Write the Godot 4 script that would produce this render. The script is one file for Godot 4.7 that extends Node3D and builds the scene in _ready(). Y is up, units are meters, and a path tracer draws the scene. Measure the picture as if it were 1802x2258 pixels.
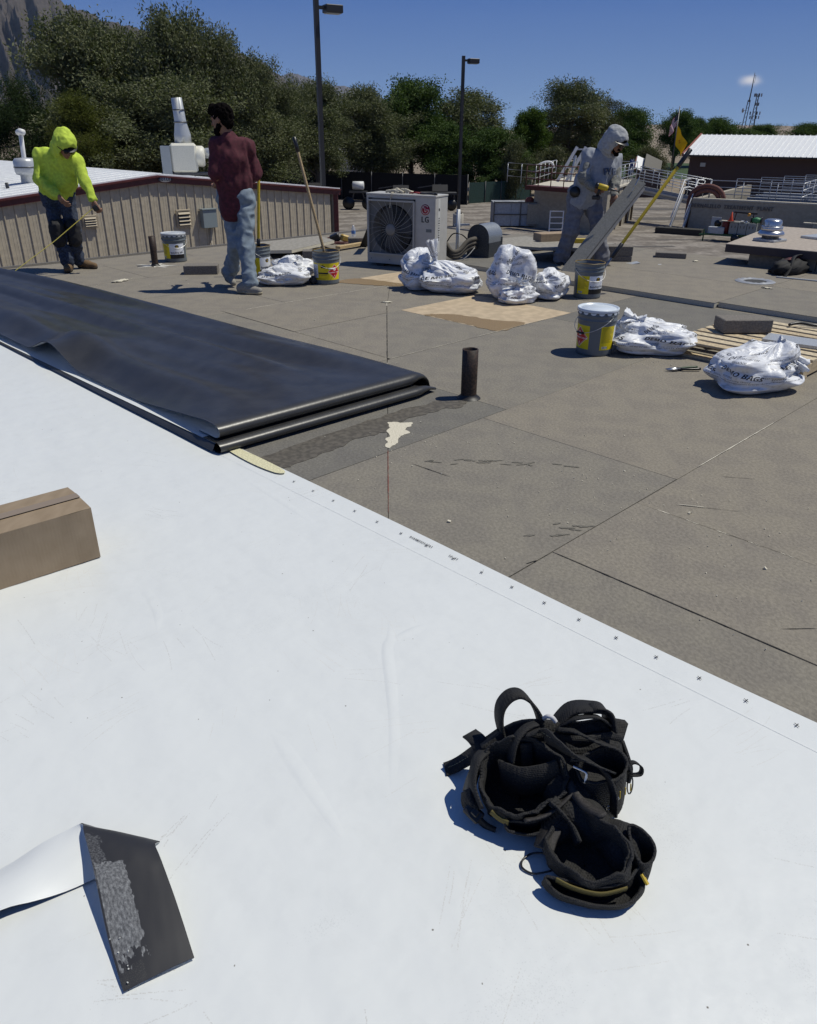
extends Node3D
# A flat roof being re-covered: metres, y up, roof deck at y = 0, yard at y = -3.7.
# The building stands at 45 degrees to the view: R(a, b, y) is a point in the building's own axes.
const YARD := -3.7
var mats := {}
var grain := {}
var meshes := {}
var taken := {}
var rng := RandomNumberGenerator.new()

func R(a: float, b: float, y := 0.0) -> Vector3:
	return Vector3((a + b) * 0.70711, y, (b - a) * 0.70711)

func lin(r: float, g: float, b: float) -> Color:
	return Color(r, g, b).linear_to_srgb()

# ---------- materials ----------
func ntex(sd: int, freq: float, c0: Color, c1: Color, lo := 0.3, hi := 0.7, size := 512, oct := 4, kind := FastNoiseLite.TYPE_SIMPLEX_SMOOTH) -> NoiseTexture2D:
	var n := FastNoiseLite.new()
	n.seed = sd; n.frequency = freq; n.fractal_octaves = oct; n.noise_type = kind
	var t := NoiseTexture2D.new()
	t.width = size; t.height = size; t.seamless = true; t.noise = n
	var g := Gradient.new()
	g.offsets = PackedFloat32Array([lo, hi]); g.colors = PackedColorArray([c0, c1])
	t.color_ramp = g
	return t

func nnorm(sd: int, freq: float, strength := 6.0, size := 512, oct := 4) -> NoiseTexture2D:
	var n := FastNoiseLite.new()
	n.seed = sd; n.frequency = freq; n.fractal_octaves = oct
	var t := NoiseTexture2D.new()
	t.width = size; t.height = size; t.seamless = true; t.noise = n; t.as_normal_map = true; t.bump_strength = strength
	return t

func mat(key: String, c: Color, rough := 0.8, metal := 0.0) -> StandardMaterial3D:
	if mats.has(key): return mats[key]
	var m := StandardMaterial3D.new()
	m.albedo_color = c; m.roughness = rough; m.metallic = metal
	mats[key] = m
	return m

# a material whose colour wanders between two tones, laid in world space
func mottled(key: String, a: Color, b: Color, scale: float, rough := 0.85, metal := 0.0, sd := 1, freq := 0.02, bump := 0.0, oct := 5) -> StandardMaterial3D:
	if mats.has(key): return mats[key]
	var m := mat(key, b, rough, metal)
	# tones of one hue share a grey pattern; the colour itself is the lighter tone
	var k := clampf(snappedf((a.r + a.g + a.b) / maxf(b.r + b.g + b.b, 0.001), 0.04), 0.2, 1.0)
	var tk := "%.2f/%.3f/%d/%d" % [k, freq, oct, sd % 2]
	if not grain.has(tk): grain[tk] = ntex(sd, freq, Color(k, k, k), Color.WHITE, 0.28, 0.72, 512, oct)
	m.albedo_texture = grain[tk]
	m.uv1_triplanar = true; m.uv1_world_triplanar = true
	m.uv1_scale = Vector3.ONE * scale
	if bump > 0.0:
		m.normal_enabled = true; m.normal_texture = nnorm(7, freq * 2.0, bump); m.normal_scale = 1.0
	return m

# ---------- mesh building ----------
func mb(smooth := false) -> SurfaceTool:
	var st := SurfaceTool.new()
	st.begin(Mesh.PRIMITIVE_TRIANGLES)
	st.set_smooth_group(0 if smooth else -1)
	return st

func quad(st: SurfaceTool, a: Vector3, b: Vector3, c: Vector3, d: Vector3) -> void:
	for p in [a, b, c, a, c, d]: st.add_vertex(p)

func tri(st: SurfaceTool, a: Vector3, b: Vector3, c: Vector3) -> void:
	st.add_vertex(a); st.add_vertex(b); st.add_vertex(c)

func box(st: SurfaceTool, size: Vector3, t := Transform3D(), bev := 0.0) -> void:
	var h := size * 0.5
	if bev <= 0.0:
		var p := []
		for i in 8: p.append(t * Vector3(h.x if i & 1 else -h.x, h.y if i & 2 else -h.y, h.z if i & 4 else -h.z))
		for f in [[0, 2, 3, 1], [4, 5, 7, 6], [0, 4, 6, 2], [1, 3, 7, 5], [2, 6, 7, 3], [0, 1, 5, 4]]:
			quad(st, p[f[0]], p[f[3]], p[f[2]], p[f[1]])
		return
	# chamfered: eight corners of three points each
	var q := {}
	for i in 8:
		var s := Vector3(1 if i & 1 else -1, 1 if i & 2 else -1, 1 if i & 4 else -1)
		for ax in 3:
			var v := Vector3(s.x * (h.x - bev), s.y * (h.y - bev), s.z * (h.z - bev))
			v[ax] = s[ax] * h[ax]
			q[i * 3 + ax] = v
	var cc := Vector3.ZERO
	var faces := []
	for ax in 3:
		var u := (ax + 1) % 3
		var w := (ax + 2) % 3
		for s in 2:
			var o := (1 << ax) if s else 0
			faces.append([(o) * 3 + ax, (o | (1 << u)) * 3 + ax, (o | (1 << u) | (1 << w)) * 3 + ax, (o | (1 << w)) * 3 + ax])
		for k in 4:   # edges along ax
			var c0 := ((1 << u) if k & 1 else 0) | ((1 << w) if k & 2 else 0)
			var c1 := c0 | (1 << ax)
			faces.append([c0 * 3 + u, c1 * 3 + u, c1 * 3 + w, c0 * 3 + w])
	for i in 8: faces.append([i * 3, i * 3 + 1, i * 3 + 2])
	for f in faces:
		var a: Vector3 = q[f[0]]
		var b: Vector3 = q[f[1]]
		var c: Vector3 = q[f[2]]
		var n := (b - a).cross(c - a)
		var mid := (a + b + c) / 3.0
		var flip := n.dot(mid - cc) > 0.0
		if f.size() == 3:
			if flip: tri(st, t * a, t * c, t * b)
			else: tri(st, t * a, t * b, t * c)
		else:
			var d: Vector3 = q[f[3]]
			if flip: quad(st, t * a, t * d, t * c, t * b)
			else: quad(st, t * a, t * b, t * c, t * d)

func bar(st: SurfaceTool, a: Vector3, b: Vector3, w: float, h: float, up := Vector3.UP) -> void:
	var z := (b - a)
	var l := z.length()
	z /= l
	var x := up.cross(z)
	if x.length() < 0.01: x = Vector3.RIGHT.cross(z)
	x = x.normalized()
	var y := z.cross(x)
	box(st, Vector3(w, h, l), Transform3D(Basis(x, y, z), (a + b) * 0.5))

func frame_at(d: Vector3) -> Basis:
	var z := d.normalized()
	var x := (Vector3.UP if absf(z.y) < 0.95 else Vector3.RIGHT).cross(z).normalized()
	return Basis(x, z.cross(x), z)

func tube(st: SurfaceTool, pts: Array, rad, n := 8, caps := true) -> void:
	var rings := []
	var last := Vector3.ZERO
	var bx := Vector3.ZERO
	for i in pts.size():
		var d: Vector3 = (pts[mini(i + 1, pts.size() - 1)] - pts[maxi(i - 1, 0)]).normalized()
		if i == 0: bx = frame_at(d).x
		else: bx = (bx - d * bx.dot(d)).normalized()
		var by := d.cross(bx)
		var r: float = rad[i] if rad is Array or rad is PackedFloat32Array else rad
		var ring := []
		for k in n:
			var an := TAU * k / n
			ring.append(pts[i] + (bx * cos(an) + by * sin(an)) * r)
		rings.append(ring)
	for i in rings.size() - 1:
		for k in n:
			var k2 := (k + 1) % n
			quad(st, rings[i][k], rings[i + 1][k], rings[i + 1][k2], rings[i][k2])
	if caps:
		for k in range(1, n - 1):
			tri(st, rings[0][0], rings[0][k], rings[0][k + 1])
			tri(st, rings[-1][0], rings[-1][k + 1], rings[-1][k])

# profile of [radius, height] pairs turned about the y axis, from bottom outside upwards
func lathe(st: SurfaceTool, prof: Array, n := 24, t := Transform3D()) -> void:
	for i in prof.size() - 1:
		for k in n:
			var a0 := TAU * k / n
			var a1 := TAU * (k + 1) / n
			var p0: Vector3 = t * Vector3(cos(a0) * prof[i][0], prof[i][1], sin(a0) * prof[i][0])
			var p1: Vector3 = t * Vector3(cos(a1) * prof[i][0], prof[i][1], sin(a1) * prof[i][0])
			var q0: Vector3 = t * Vector3(cos(a0) * prof[i + 1][0], prof[i + 1][1], sin(a0) * prof[i + 1][0])
			var q1: Vector3 = t * Vector3(cos(a1) * prof[i + 1][0], prof[i + 1][1], sin(a1) * prof[i + 1][0])
			if prof[i][0] < 1e-5: tri(st, p0, q1, q0)
			elif prof[i + 1][0] < 1e-5: tri(st, p0, p1, q0)
			else: quad(st, p0, p1, q1, q0)

# polygon (Vector2 x, z) as a slab between y0 and y1
func slab(st: SurfaceTool, poly: PackedVector2Array, y0: float, y1: float, bev := 0.0) -> void:
	var pg := poly
	if Geometry2D.is_polygon_clockwise(pg): pg.reverse()
	var top := pg
	if bev > 0.0:
		var ins := Geometry2D.offset_polygon(pg, -bev)
		if ins.size() == 1 and ins[0].size() == pg.size():
			top = ins[0]
			# line the corners up
			var best := 0
			for k in top.size():
				if top[k].distance_to(pg[0]) < top[best].distance_to(pg[0]): best = k
			var tt := PackedVector2Array()
			for k in top.size(): tt.append(top[(best + k) % top.size()])
			top = tt
			if Geometry2D.is_polygon_clockwise(top): top = pg
	var ix := Geometry2D.triangulate_polygon(top)
	for i in range(0, ix.size(), 3):
		var a := top[ix[i]]
		var b := top[ix[i + 1]]
		var c := top[ix[i + 2]]
		if (b - a).cross(c - a) < 0.0:
			var s := b
			b = c; c = s
		tri(st, Vector3(a.x, y1, a.y), Vector3(b.x, y1, b.y), Vector3(c.x, y1, c.y))
		if y0 < y1 - 0.012: tri(st, Vector3(a.x, y0, a.y), Vector3(c.x, y0, c.y), Vector3(b.x, y0, b.y))
	var m := pg.size()
	for i in m:
		var j := (i + 1) % m
		var lo1 := y1 - bev
		quad(st, Vector3(pg[i].x, y0, pg[i].y), Vector3(pg[j].x, y0, pg[j].y), Vector3(pg[j].x, lo1, pg[j].y), Vector3(pg[i].x, lo1, pg[i].y))
		if top != pg:
			quad(st, Vector3(pg[i].x, lo1, pg[i].y), Vector3(pg[j].x, lo1, pg[j].y), Vector3(top[j].x, y1, top[j].y), Vector3(top[i].x, y1, top[i].y))

# grid of points [row][column] as a sheet with uv; thick > 0 adds a back and a rim
func sheet(grid: Array, uvs := true, close_u := false, thick := 0.0) -> ArrayMesh:
	var rows := grid.size()
	var cols: int = grid[0].size()
	var st := mb(true)
	var idx := func(i, j): return grid[i][j % cols] if close_u else grid[i][j]
	var cu := cols if close_u else cols - 1
	var nrm := []
	if thick > 0.0:
		for i in rows:
			var r := []
			for j in cols:
				var du: Vector3 = grid[i][mini(j + 1, cols - 1)] - grid[i][maxi(j - 1, 0)]
				var dv: Vector3 = grid[mini(i + 1, rows - 1)][j] - grid[maxi(i - 1, 0)][j]
				r.append(du.cross(dv).normalized() * thick)
			nrm.append(r)
	for i in rows - 1:
		for j in cu:
			var q := [[i, j], [i, j + 1], [i + 1, j + 1], [i, j], [i + 1, j + 1], [i + 1, j]]
			for e in q:
				if uvs: st.set_uv(Vector2(float(e[1]) / cu, float(e[0]) / (rows - 1)))
				st.add_vertex(idx.call(e[0], e[1]))
	if thick > 0.0:
		for i in rows - 1:
			for j in cu:
				for e in [[i, j], [i + 1, j + 1], [i, j + 1], [i, j], [i + 1, j], [i + 1, j + 1]]:
					if uvs: st.set_uv(Vector2(float(e[1]) / cu, float(e[0]) / (rows - 1)))
					st.add_vertex(grid[e[0]][e[1]] + nrm[e[0]][e[1]])
	st.generate_normals()
	return st.commit()

# a flat strap swept along a path: its width lies along wdir (one per point or one for all)
func strap(st: SurfaceTool, pts: Array, width, wdir, thick := 0.003) -> void:
	var prev := []
	for i in pts.size():
		var d: Vector3 = (pts[mini(i + 1, pts.size() - 1)] - pts[maxi(i - 1, 0)]).normalized()
		var w: Vector3 = wdir[i] if wdir is Array else wdir
		w = (w - d * w.dot(d)).normalized()
		var n := d.cross(w)
		var hw: float = (width[i] if width is Array else width) * 0.5
		var p: Vector3 = pts[i]
		var c := [p - w * hw + n * thick, p + w * hw + n * thick, p + w * hw - n * thick, p - w * hw - n * thick]
		if i > 0:
			for k in 4: quad(st, prev[k], prev[(k + 1) % 4], c[(k + 1) % 4], c[k])
		if i == 0: quad(st, c[0], c[3], c[2], c[1])
		if i == pts.size() - 1: quad(st, c[0], c[1], c[2], c[3])
		prev = c

func curve(pts: Array, steps := 6) -> Array:
	var out := []
	for i in pts.size() - 1:
		var a = pts[maxi(i - 1, 0)]
		var b = pts[i]
		var c = pts[i + 1]
		var d = pts[mini(i + 2, pts.size() - 1)]
		for s in steps: out.append(b.cubic_interpolate(c, a, d, float(s) / steps))
	out.append(pts[-1])
	return out

func loop(pts: Array, steps := 6) -> Array:
	var out := []
	var n := pts.size()
	for i in n:
		for s in steps: out.append(pts[i].cubic_interpolate(pts[(i + 1) % n], pts[(i - 1 + n) % n], pts[(i + 2) % n], float(s) / steps))
	return out

# ---------- nodes ----------
func numbered(n: String) -> String:
	if not taken.has(n):
		taken[n] = 0
		return n
	taken[n] += 1
	return "%s_%03d" % [n, taken[n]]

func meta(o: Node, label := "", category := "", group := "", kind := "") -> void:
	if label: o.set_meta("label", label)
	if category: o.set_meta("category", category)
	if group: o.set_meta("group", group)
	if kind: o.set_meta("kind", kind)

func thing(called: String, label: String, category: String, at := Vector3.ZERO, turn := 0.0, group := "") -> Node3D:
	var o := Node3D.new()
	o.name = numbered(called)
	add_child(o)
	o.position = at; o.rotation.y = turn
	meta(o, label, category, group)
	return o

func put(mesh: Mesh, called: String, m: Material, parent: Node, t := Transform3D()) -> MeshInstance3D:
	var o := MeshInstance3D.new()
	o.mesh = mesh
	if m: o.material_override = m
	o.name = numbered(called) if parent == self else called
	parent.add_child(o, true)
	o.transform = t
	return o

func part(st: SurfaceTool, called: String, m: Material, parent: Node, t := Transform3D()) -> MeshInstance3D:
	st.generate_normals()
	return put(st.commit(), called, m, parent, t)

func setting(st: SurfaceTool, called: String, m: Material) -> MeshInstance3D:
	var o := part(st, called, m, self)
	o.set_meta("kind", "structure")
	return o

func xf(p: Vector3, turn := 0.0, tilt_x := 0.0, tilt_z := 0.0) -> Transform3D:
	return Transform3D(Basis.from_euler(Vector3(tilt_x, turn, tilt_z)), p)

# ---------- lettering drawn into an image ----------
var glyphs := {}
func write(img: Image, text: String, at: Vector2, height: float, c: Color, font := "Droid Sans", bold := true, turn := 0.0, squeeze := 1.0) -> void:
	var key := text + font + str(bold)
	if not glyphs.has(key):
		var f := SystemFont.new()
		f.font_names = PackedStringArray([font])
		if bold: f.font_weight = 700
		var t := TextMesh.new()
		t.text = text; t.font = f; t.font_size = 64; t.pixel_size = 0.01; t.depth = 0.0; t.curve_step = 2.0
		var ar := t.get_mesh_arrays()
		var vs: PackedVector3Array = ar[Mesh.ARRAY_VERTEX]
		var ii = ar[Mesh.ARRAY_INDEX]
		var tris := PackedVector2Array()
		if ii == null or ii.size() == 0:
			for v in vs: tris.append(Vector2(v.x, -v.y))
		else:
			for i in ii: tris.append(Vector2(vs[i].x, -vs[i].y))
		glyphs[key] = tris
	var tr: PackedVector2Array = glyphs[key]
	var s := height / 0.46
	var cs := cos(turn)
	var sn := sin(turn)
	for i in range(0, tr.size() - 2, 3):
		var p := []
		for k in 3:
			var v := tr[i + k] * s
			v.x *= squeeze
			p.append(at + Vector2(v.x * cs - v.y * sn, v.x * sn + v.y * cs))
		fill_tri(img, p[0], p[1], p[2], c)

func fill_tri(img: Image, a: Vector2, b: Vector2, c: Vector2, col: Color) -> void:
	var w := img.get_width()
	var h := img.get_height()
	var ar := (b - a).cross(c - a)
	if absf(ar) < 0.001: return
	for y in range(maxi(0, floori(minf(a.y, minf(b.y, c.y)))), mini(h - 1, ceili(maxf(a.y, maxf(b.y, c.y)))) + 1):
		for x in range(maxi(0, floori(minf(a.x, minf(b.x, c.x)))), mini(w - 1, ceili(maxf(a.x, maxf(b.x, c.x)))) + 1):
			var p := Vector2(x + 0.5, y + 0.5)
			var u := (b - a).cross(p - a) / ar
			var v := (c - b).cross(p - b) / ar
			var q := (a - c).cross(p - c) / ar
			if u >= -0.02 and v >= -0.02 and q >= -0.02: img.set_pixel(x, y, col)

func pic(w: int, h: int, c: Color) -> Image:
	var i := Image.create(w, h, true, Image.FORMAT_RGB8)
	i.fill(c)
	return i

func tex(i: Image) -> ImageTexture:
	i.generate_mipmaps()
	return ImageTexture.create_from_image(i)

# ---------- bodies as distance fields, meshed with surface nets ----------
class Field:
	var o: Vector3
	var c: float
	var nx: int
	var ny: int
	var nz: int
	var d := PackedFloat32Array()
	func _init(lo: Vector3, hi: Vector3, cell: float) -> void:
		o = lo; c = cell
		nx = ceili((hi.x - lo.x) / c) + 1
		ny = ceili((hi.y - lo.y) / c) + 1
		nz = ceili((hi.z - lo.z) / c) + 1
		d.resize(nx * ny * nz)
		d.fill(9.0)
	func cap(a: Vector3, b: Vector3, ra: float, rb: float, k := 0.03) -> void:
		var m := maxf(ra, rb) + k + c * 2.0
		var lo := (a.min(b) - Vector3.ONE * m - o) / c
		var hi := (a.max(b) + Vector3.ONE * m - o) / c
		var ba := b - a
		var bb := maxf(ba.dot(ba), 1e-9)
		for z in range(maxi(0, int(lo.z)), mini(nz, int(hi.z) + 2)):
			for y in range(maxi(0, int(lo.y)), mini(ny, int(hi.y) + 2)):
				var i := (z * ny + y) * nx
				for x in range(maxi(0, int(lo.x)), mini(nx, int(hi.x) + 2)):
					var p := o + Vector3(x, y, z) * c
					var t := clampf((p - a).dot(ba) / bb, 0.0, 1.0)
					var v := p.distance_to(a + ba * t) - ra - (rb - ra) * t
					var e := d[i + x]
					var h := k - absf(e - v)
					d[i + x] = minf(e, v) - (h * h * 0.25 / k if h > 0.0 else 0.0)
	func ell(q: Vector3, r: Vector3, bs := Basis(), k := 0.03) -> void:
		var m := maxf(r.x, maxf(r.y, r.z)) + k + c * 2.0
		var lo := (q - Vector3.ONE * m - o) / c
		var hi := (q + Vector3.ONE * m - o) / c
		var inv := bs.transposed()
		for z in range(maxi(0, int(lo.z)), mini(nz, int(hi.z) + 2)):
			for y in range(maxi(0, int(lo.y)), mini(ny, int(hi.y) + 2)):
				var i := (z * ny + y) * nx
				for x in range(maxi(0, int(lo.x)), mini(nx, int(hi.x) + 2)):
					var p := inv * (o + Vector3(x, y, z) * c - q)
					var k0 := (p / r).length()
					var k1 := (p / (r * r)).length()
					var v := k0 * (k0 - 1.0) / maxf(k1, 1e-6)
					var e := d[i + x]
					var h := k - absf(e - v)
					d[i + x] = minf(e, v) - (h * h * 0.25 / k if h > 0.0 else 0.0)
	func carve(q: Vector3, r: Vector3, bs := Basis()) -> void:
		var m := maxf(r.x, maxf(r.y, r.z)) + c * 3.0
		var lo := (q - Vector3.ONE * m - o) / c
		var hi := (q + Vector3.ONE * m - o) / c
		var inv := bs.transposed()
		for z in range(maxi(0, int(lo.z)), mini(nz, int(hi.z) + 2)):
			for y in range(maxi(0, int(lo.y)), mini(ny, int(hi.y) + 2)):
				var i := (z * ny + y) * nx
				for x in range(maxi(0, int(lo.x)), mini(nx, int(hi.x) + 2)):
					var p := inv * (o + Vector3(x, y, z) * c - q)
					var k0 := (p / r).length()
					var v := k0 * (k0 - 1.0) / maxf((p / (r * r)).length(), 1e-6)
					d[i + x] = maxf(d[i + x], -v)
	func cut(n: Vector3, at: Vector3) -> void:   # keeps the side that n points away from
		for z in nz:
			for y in ny:
				var i := (z * ny + y) * nx
				var base := n.dot(o + Vector3(0, y, z) * c - at)
				for x in nx: d[i + x] = maxf(d[i + x], base + n.x * x * c)
	func folds(f: FastNoiseLite, amp: float, stretch := Vector3.ONE) -> void:
		for z in nz:
			for y in ny:
				var i := (z * ny + y) * nx
				for x in nx:
					if absf(d[i + x]) < 0.05:
						d[i + x] += (absf(f.get_noise_3dv((o + Vector3(x, y, z) * c) * stretch)) * 2.0 - 0.5) * amp
	func into(st: SurfaceTool) -> void:
		var id := PackedInt32Array()
		id.resize(d.size())
		id.fill(-1)
		var vs := PackedVector3Array()
		var sx := 1
		var sy := nx
		var sz := nx * ny
		for z in nz - 1:
			for y in ny - 1:
				var i0 := (z * ny + y) * nx
				for x in nx - 1:
					var i := i0 + x
					var a := d[i]
					if a > 1.0: continue
					var g := [a, d[i + 1], d[i + sy], d[i + sy + 1], d[i + sz], d[i + sz + 1], d[i + sz + sy], d[i + sz + sy + 1]]
					var neg := 0
					for k in 8:
						if g[k] < 0.0: neg += 1
					if neg == 0 or neg == 8: continue
					var s := Vector3.ZERO
					var n := 0
					for e in [[0, 1], [2, 3], [4, 5], [6, 7], [0, 2], [1, 3], [4, 6], [5, 7], [0, 4], [1, 5], [2, 6], [3, 7]]:
						var p: float = g[e[0]]
						var q: float = g[e[1]]
						if (p < 0.0) != (q < 0.0):
							var t := p / (p - q)
							var u := Vector3(e[0] & 1, (e[0] >> 1) & 1, e[0] >> 2)
							s += u.lerp(Vector3(e[1] & 1, (e[1] >> 1) & 1, e[1] >> 2), t)
							n += 1
					id[i] = vs.size()
					vs.append(o + (Vector3(x, y, z) + s / n) * c)
		for z in range(1, nz - 1):
			for y in range(1, ny - 1):
				var i0 := (z * ny + y) * nx
				for x in range(1, nx - 1):
					var i := i0 + x
					var a := d[i]
					if a > 1.0: continue
					var inside := a < 0.0
					if (d[i + 1] < 0.0) != inside: _face(st, vs, id, [i - sy - sz, i - sz, i, i - sy], inside)
					if (d[i + sy] < 0.0) != inside: _face(st, vs, id, [i - sx - sz, i - sx, i, i - sz], inside)
					if (d[i + sz] < 0.0) != inside: _face(st, vs, id, [i - sx - sy, i - sy, i, i - sx], inside)
	func _face(st: SurfaceTool, vs: PackedVector3Array, id: PackedInt32Array, q: Array, inside: bool) -> void:
		for k in 4:
			if id[q[k]] < 0: return
		var o4 := [0, 2, 1, 0, 3, 2] if inside else [0, 1, 2, 0, 2, 3]
		for k in o4: st.add_vertex(vs[id[q[k]]])

func _ready() -> void:
	rng.seed = 11
	# camera
	var cam := Camera3D.new()
	cam.name = "camera"
	cam.position = Vector3(0, 1.583, 0)
	cam.rotation = Vector3(deg_to_rad(-26.54), 0, deg_to_rad(0.41))
	cam.fov = 67.49; cam.near = 0.05; cam.far = 30000.0
	add_child(cam)
	cam.current = true
	# sky and air
	var we := WorldEnvironment.new()
	we.name = "world_environment"
	var env := Environment.new()
	env.background_mode = Environment.BG_SKY
	var sky := Sky.new()
	sky.sky_material = make_sky()
	env.sky = sky
	env.tonemap_mode = Environment.TONE_MAPPER_LINEAR
	env.tonemap_exposure = 1.2
	env.background_energy_multiplier = 1.0
	env.sdfgi_enabled = true; env.ssao_enabled = true; env.ssil_enabled = true
	env.fog_enabled = true
	env.fog_density = 0.000014
	env.fog_light_color = lin(0.30, 0.40, 0.56)
	we.environment = env
	add_child(we)
	# sun: high, to the right and a little beyond
	var sun := DirectionalLight3D.new()
	sun.name = "sun"
	sun.light_energy = 1.0
	sun.light_color = Color(1.0, 0.984, 0.93)
	sun.light_angular_distance = 0.53
	sun.shadow_enabled = true
	add_child(sun)
	sun.look_at_from_position(Vector3(0.46, 0.885, -0.07), Vector3.ZERO, Vector3.UP)
	build_roof()
	build_membranes()
	build_foreground()
	build_props()
	build_bags()
	build_people()
	build_tan_building()
	build_yard()
	build_plant()
	build_far()
	build_trees()

func make_sky() -> Material:
	var w := 2048
	var h := 1024
	var img := Image.create(w, h, false, Image.FORMAT_RGBF)
	var top := Color(0.020, 0.050, 0.16)
	var mid := Color(0.050, 0.122, 0.345)
	var hor := Color(0.19, 0.295, 0.47)
	var ground := Color(0.16, 0.15, 0.13)
	var n := FastNoiseLite.new()
	n.seed = 5; n.frequency = 0.35; n.fractal_octaves = 3
	for y in h:
		var el := (0.5 - (y + 0.5) / h) * PI
		var c: Color
		if el < -0.01: c = ground
		elif el < 0.14: c = hor.lerp(mid, pow(maxf(el, 0.0) / 0.14, 0.75))
		else: c = mid.lerp(top, pow((el - 0.14) / (PI / 2 - 0.14), 0.45))
		img.fill_rect(Rect2i(0, y, w, 1), c)
	# the one small cloud
	var dir := Vector3(0.442, 0.060, -1.148).normalized()
	var cu := fposmod(atan2(dir.x, -dir.z) / TAU, 1.0) * w
	var cv := (0.5 - asin(dir.y) / PI) * h
	for y in range(int(cv) - 6, int(cv) + 7):
		for x in range(int(cu) - 9, int(cu) + 10):
			var q := Vector2((x + 0.5 - cu) / 4.4, (y + 0.5 - cv) / 1.6)
			var a := clampf(1.0 - q.length() + n.get_noise_2d(x, y) * 0.35, 0.0, 1.0)
			if a > 0.0: img.set_pixel(x, y, img.get_pixel(x, y).lerp(Color(0.60, 0.59, 0.61), minf(1.0, a * 1.6)))
	var m := PanoramaSkyMaterial.new()
	m.panorama = ImageTexture.create_from_image(img)
	return m

# ---------- the roof deck with its four-foot cover boards ----------
func poly(pts: Array) -> PackedVector2Array:
	return PackedVector2Array(pts)

func ab(a: float, b: float) -> Vector2:
	return Vector2((a + b) * 0.70711, (b - a) * 0.70711)

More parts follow.
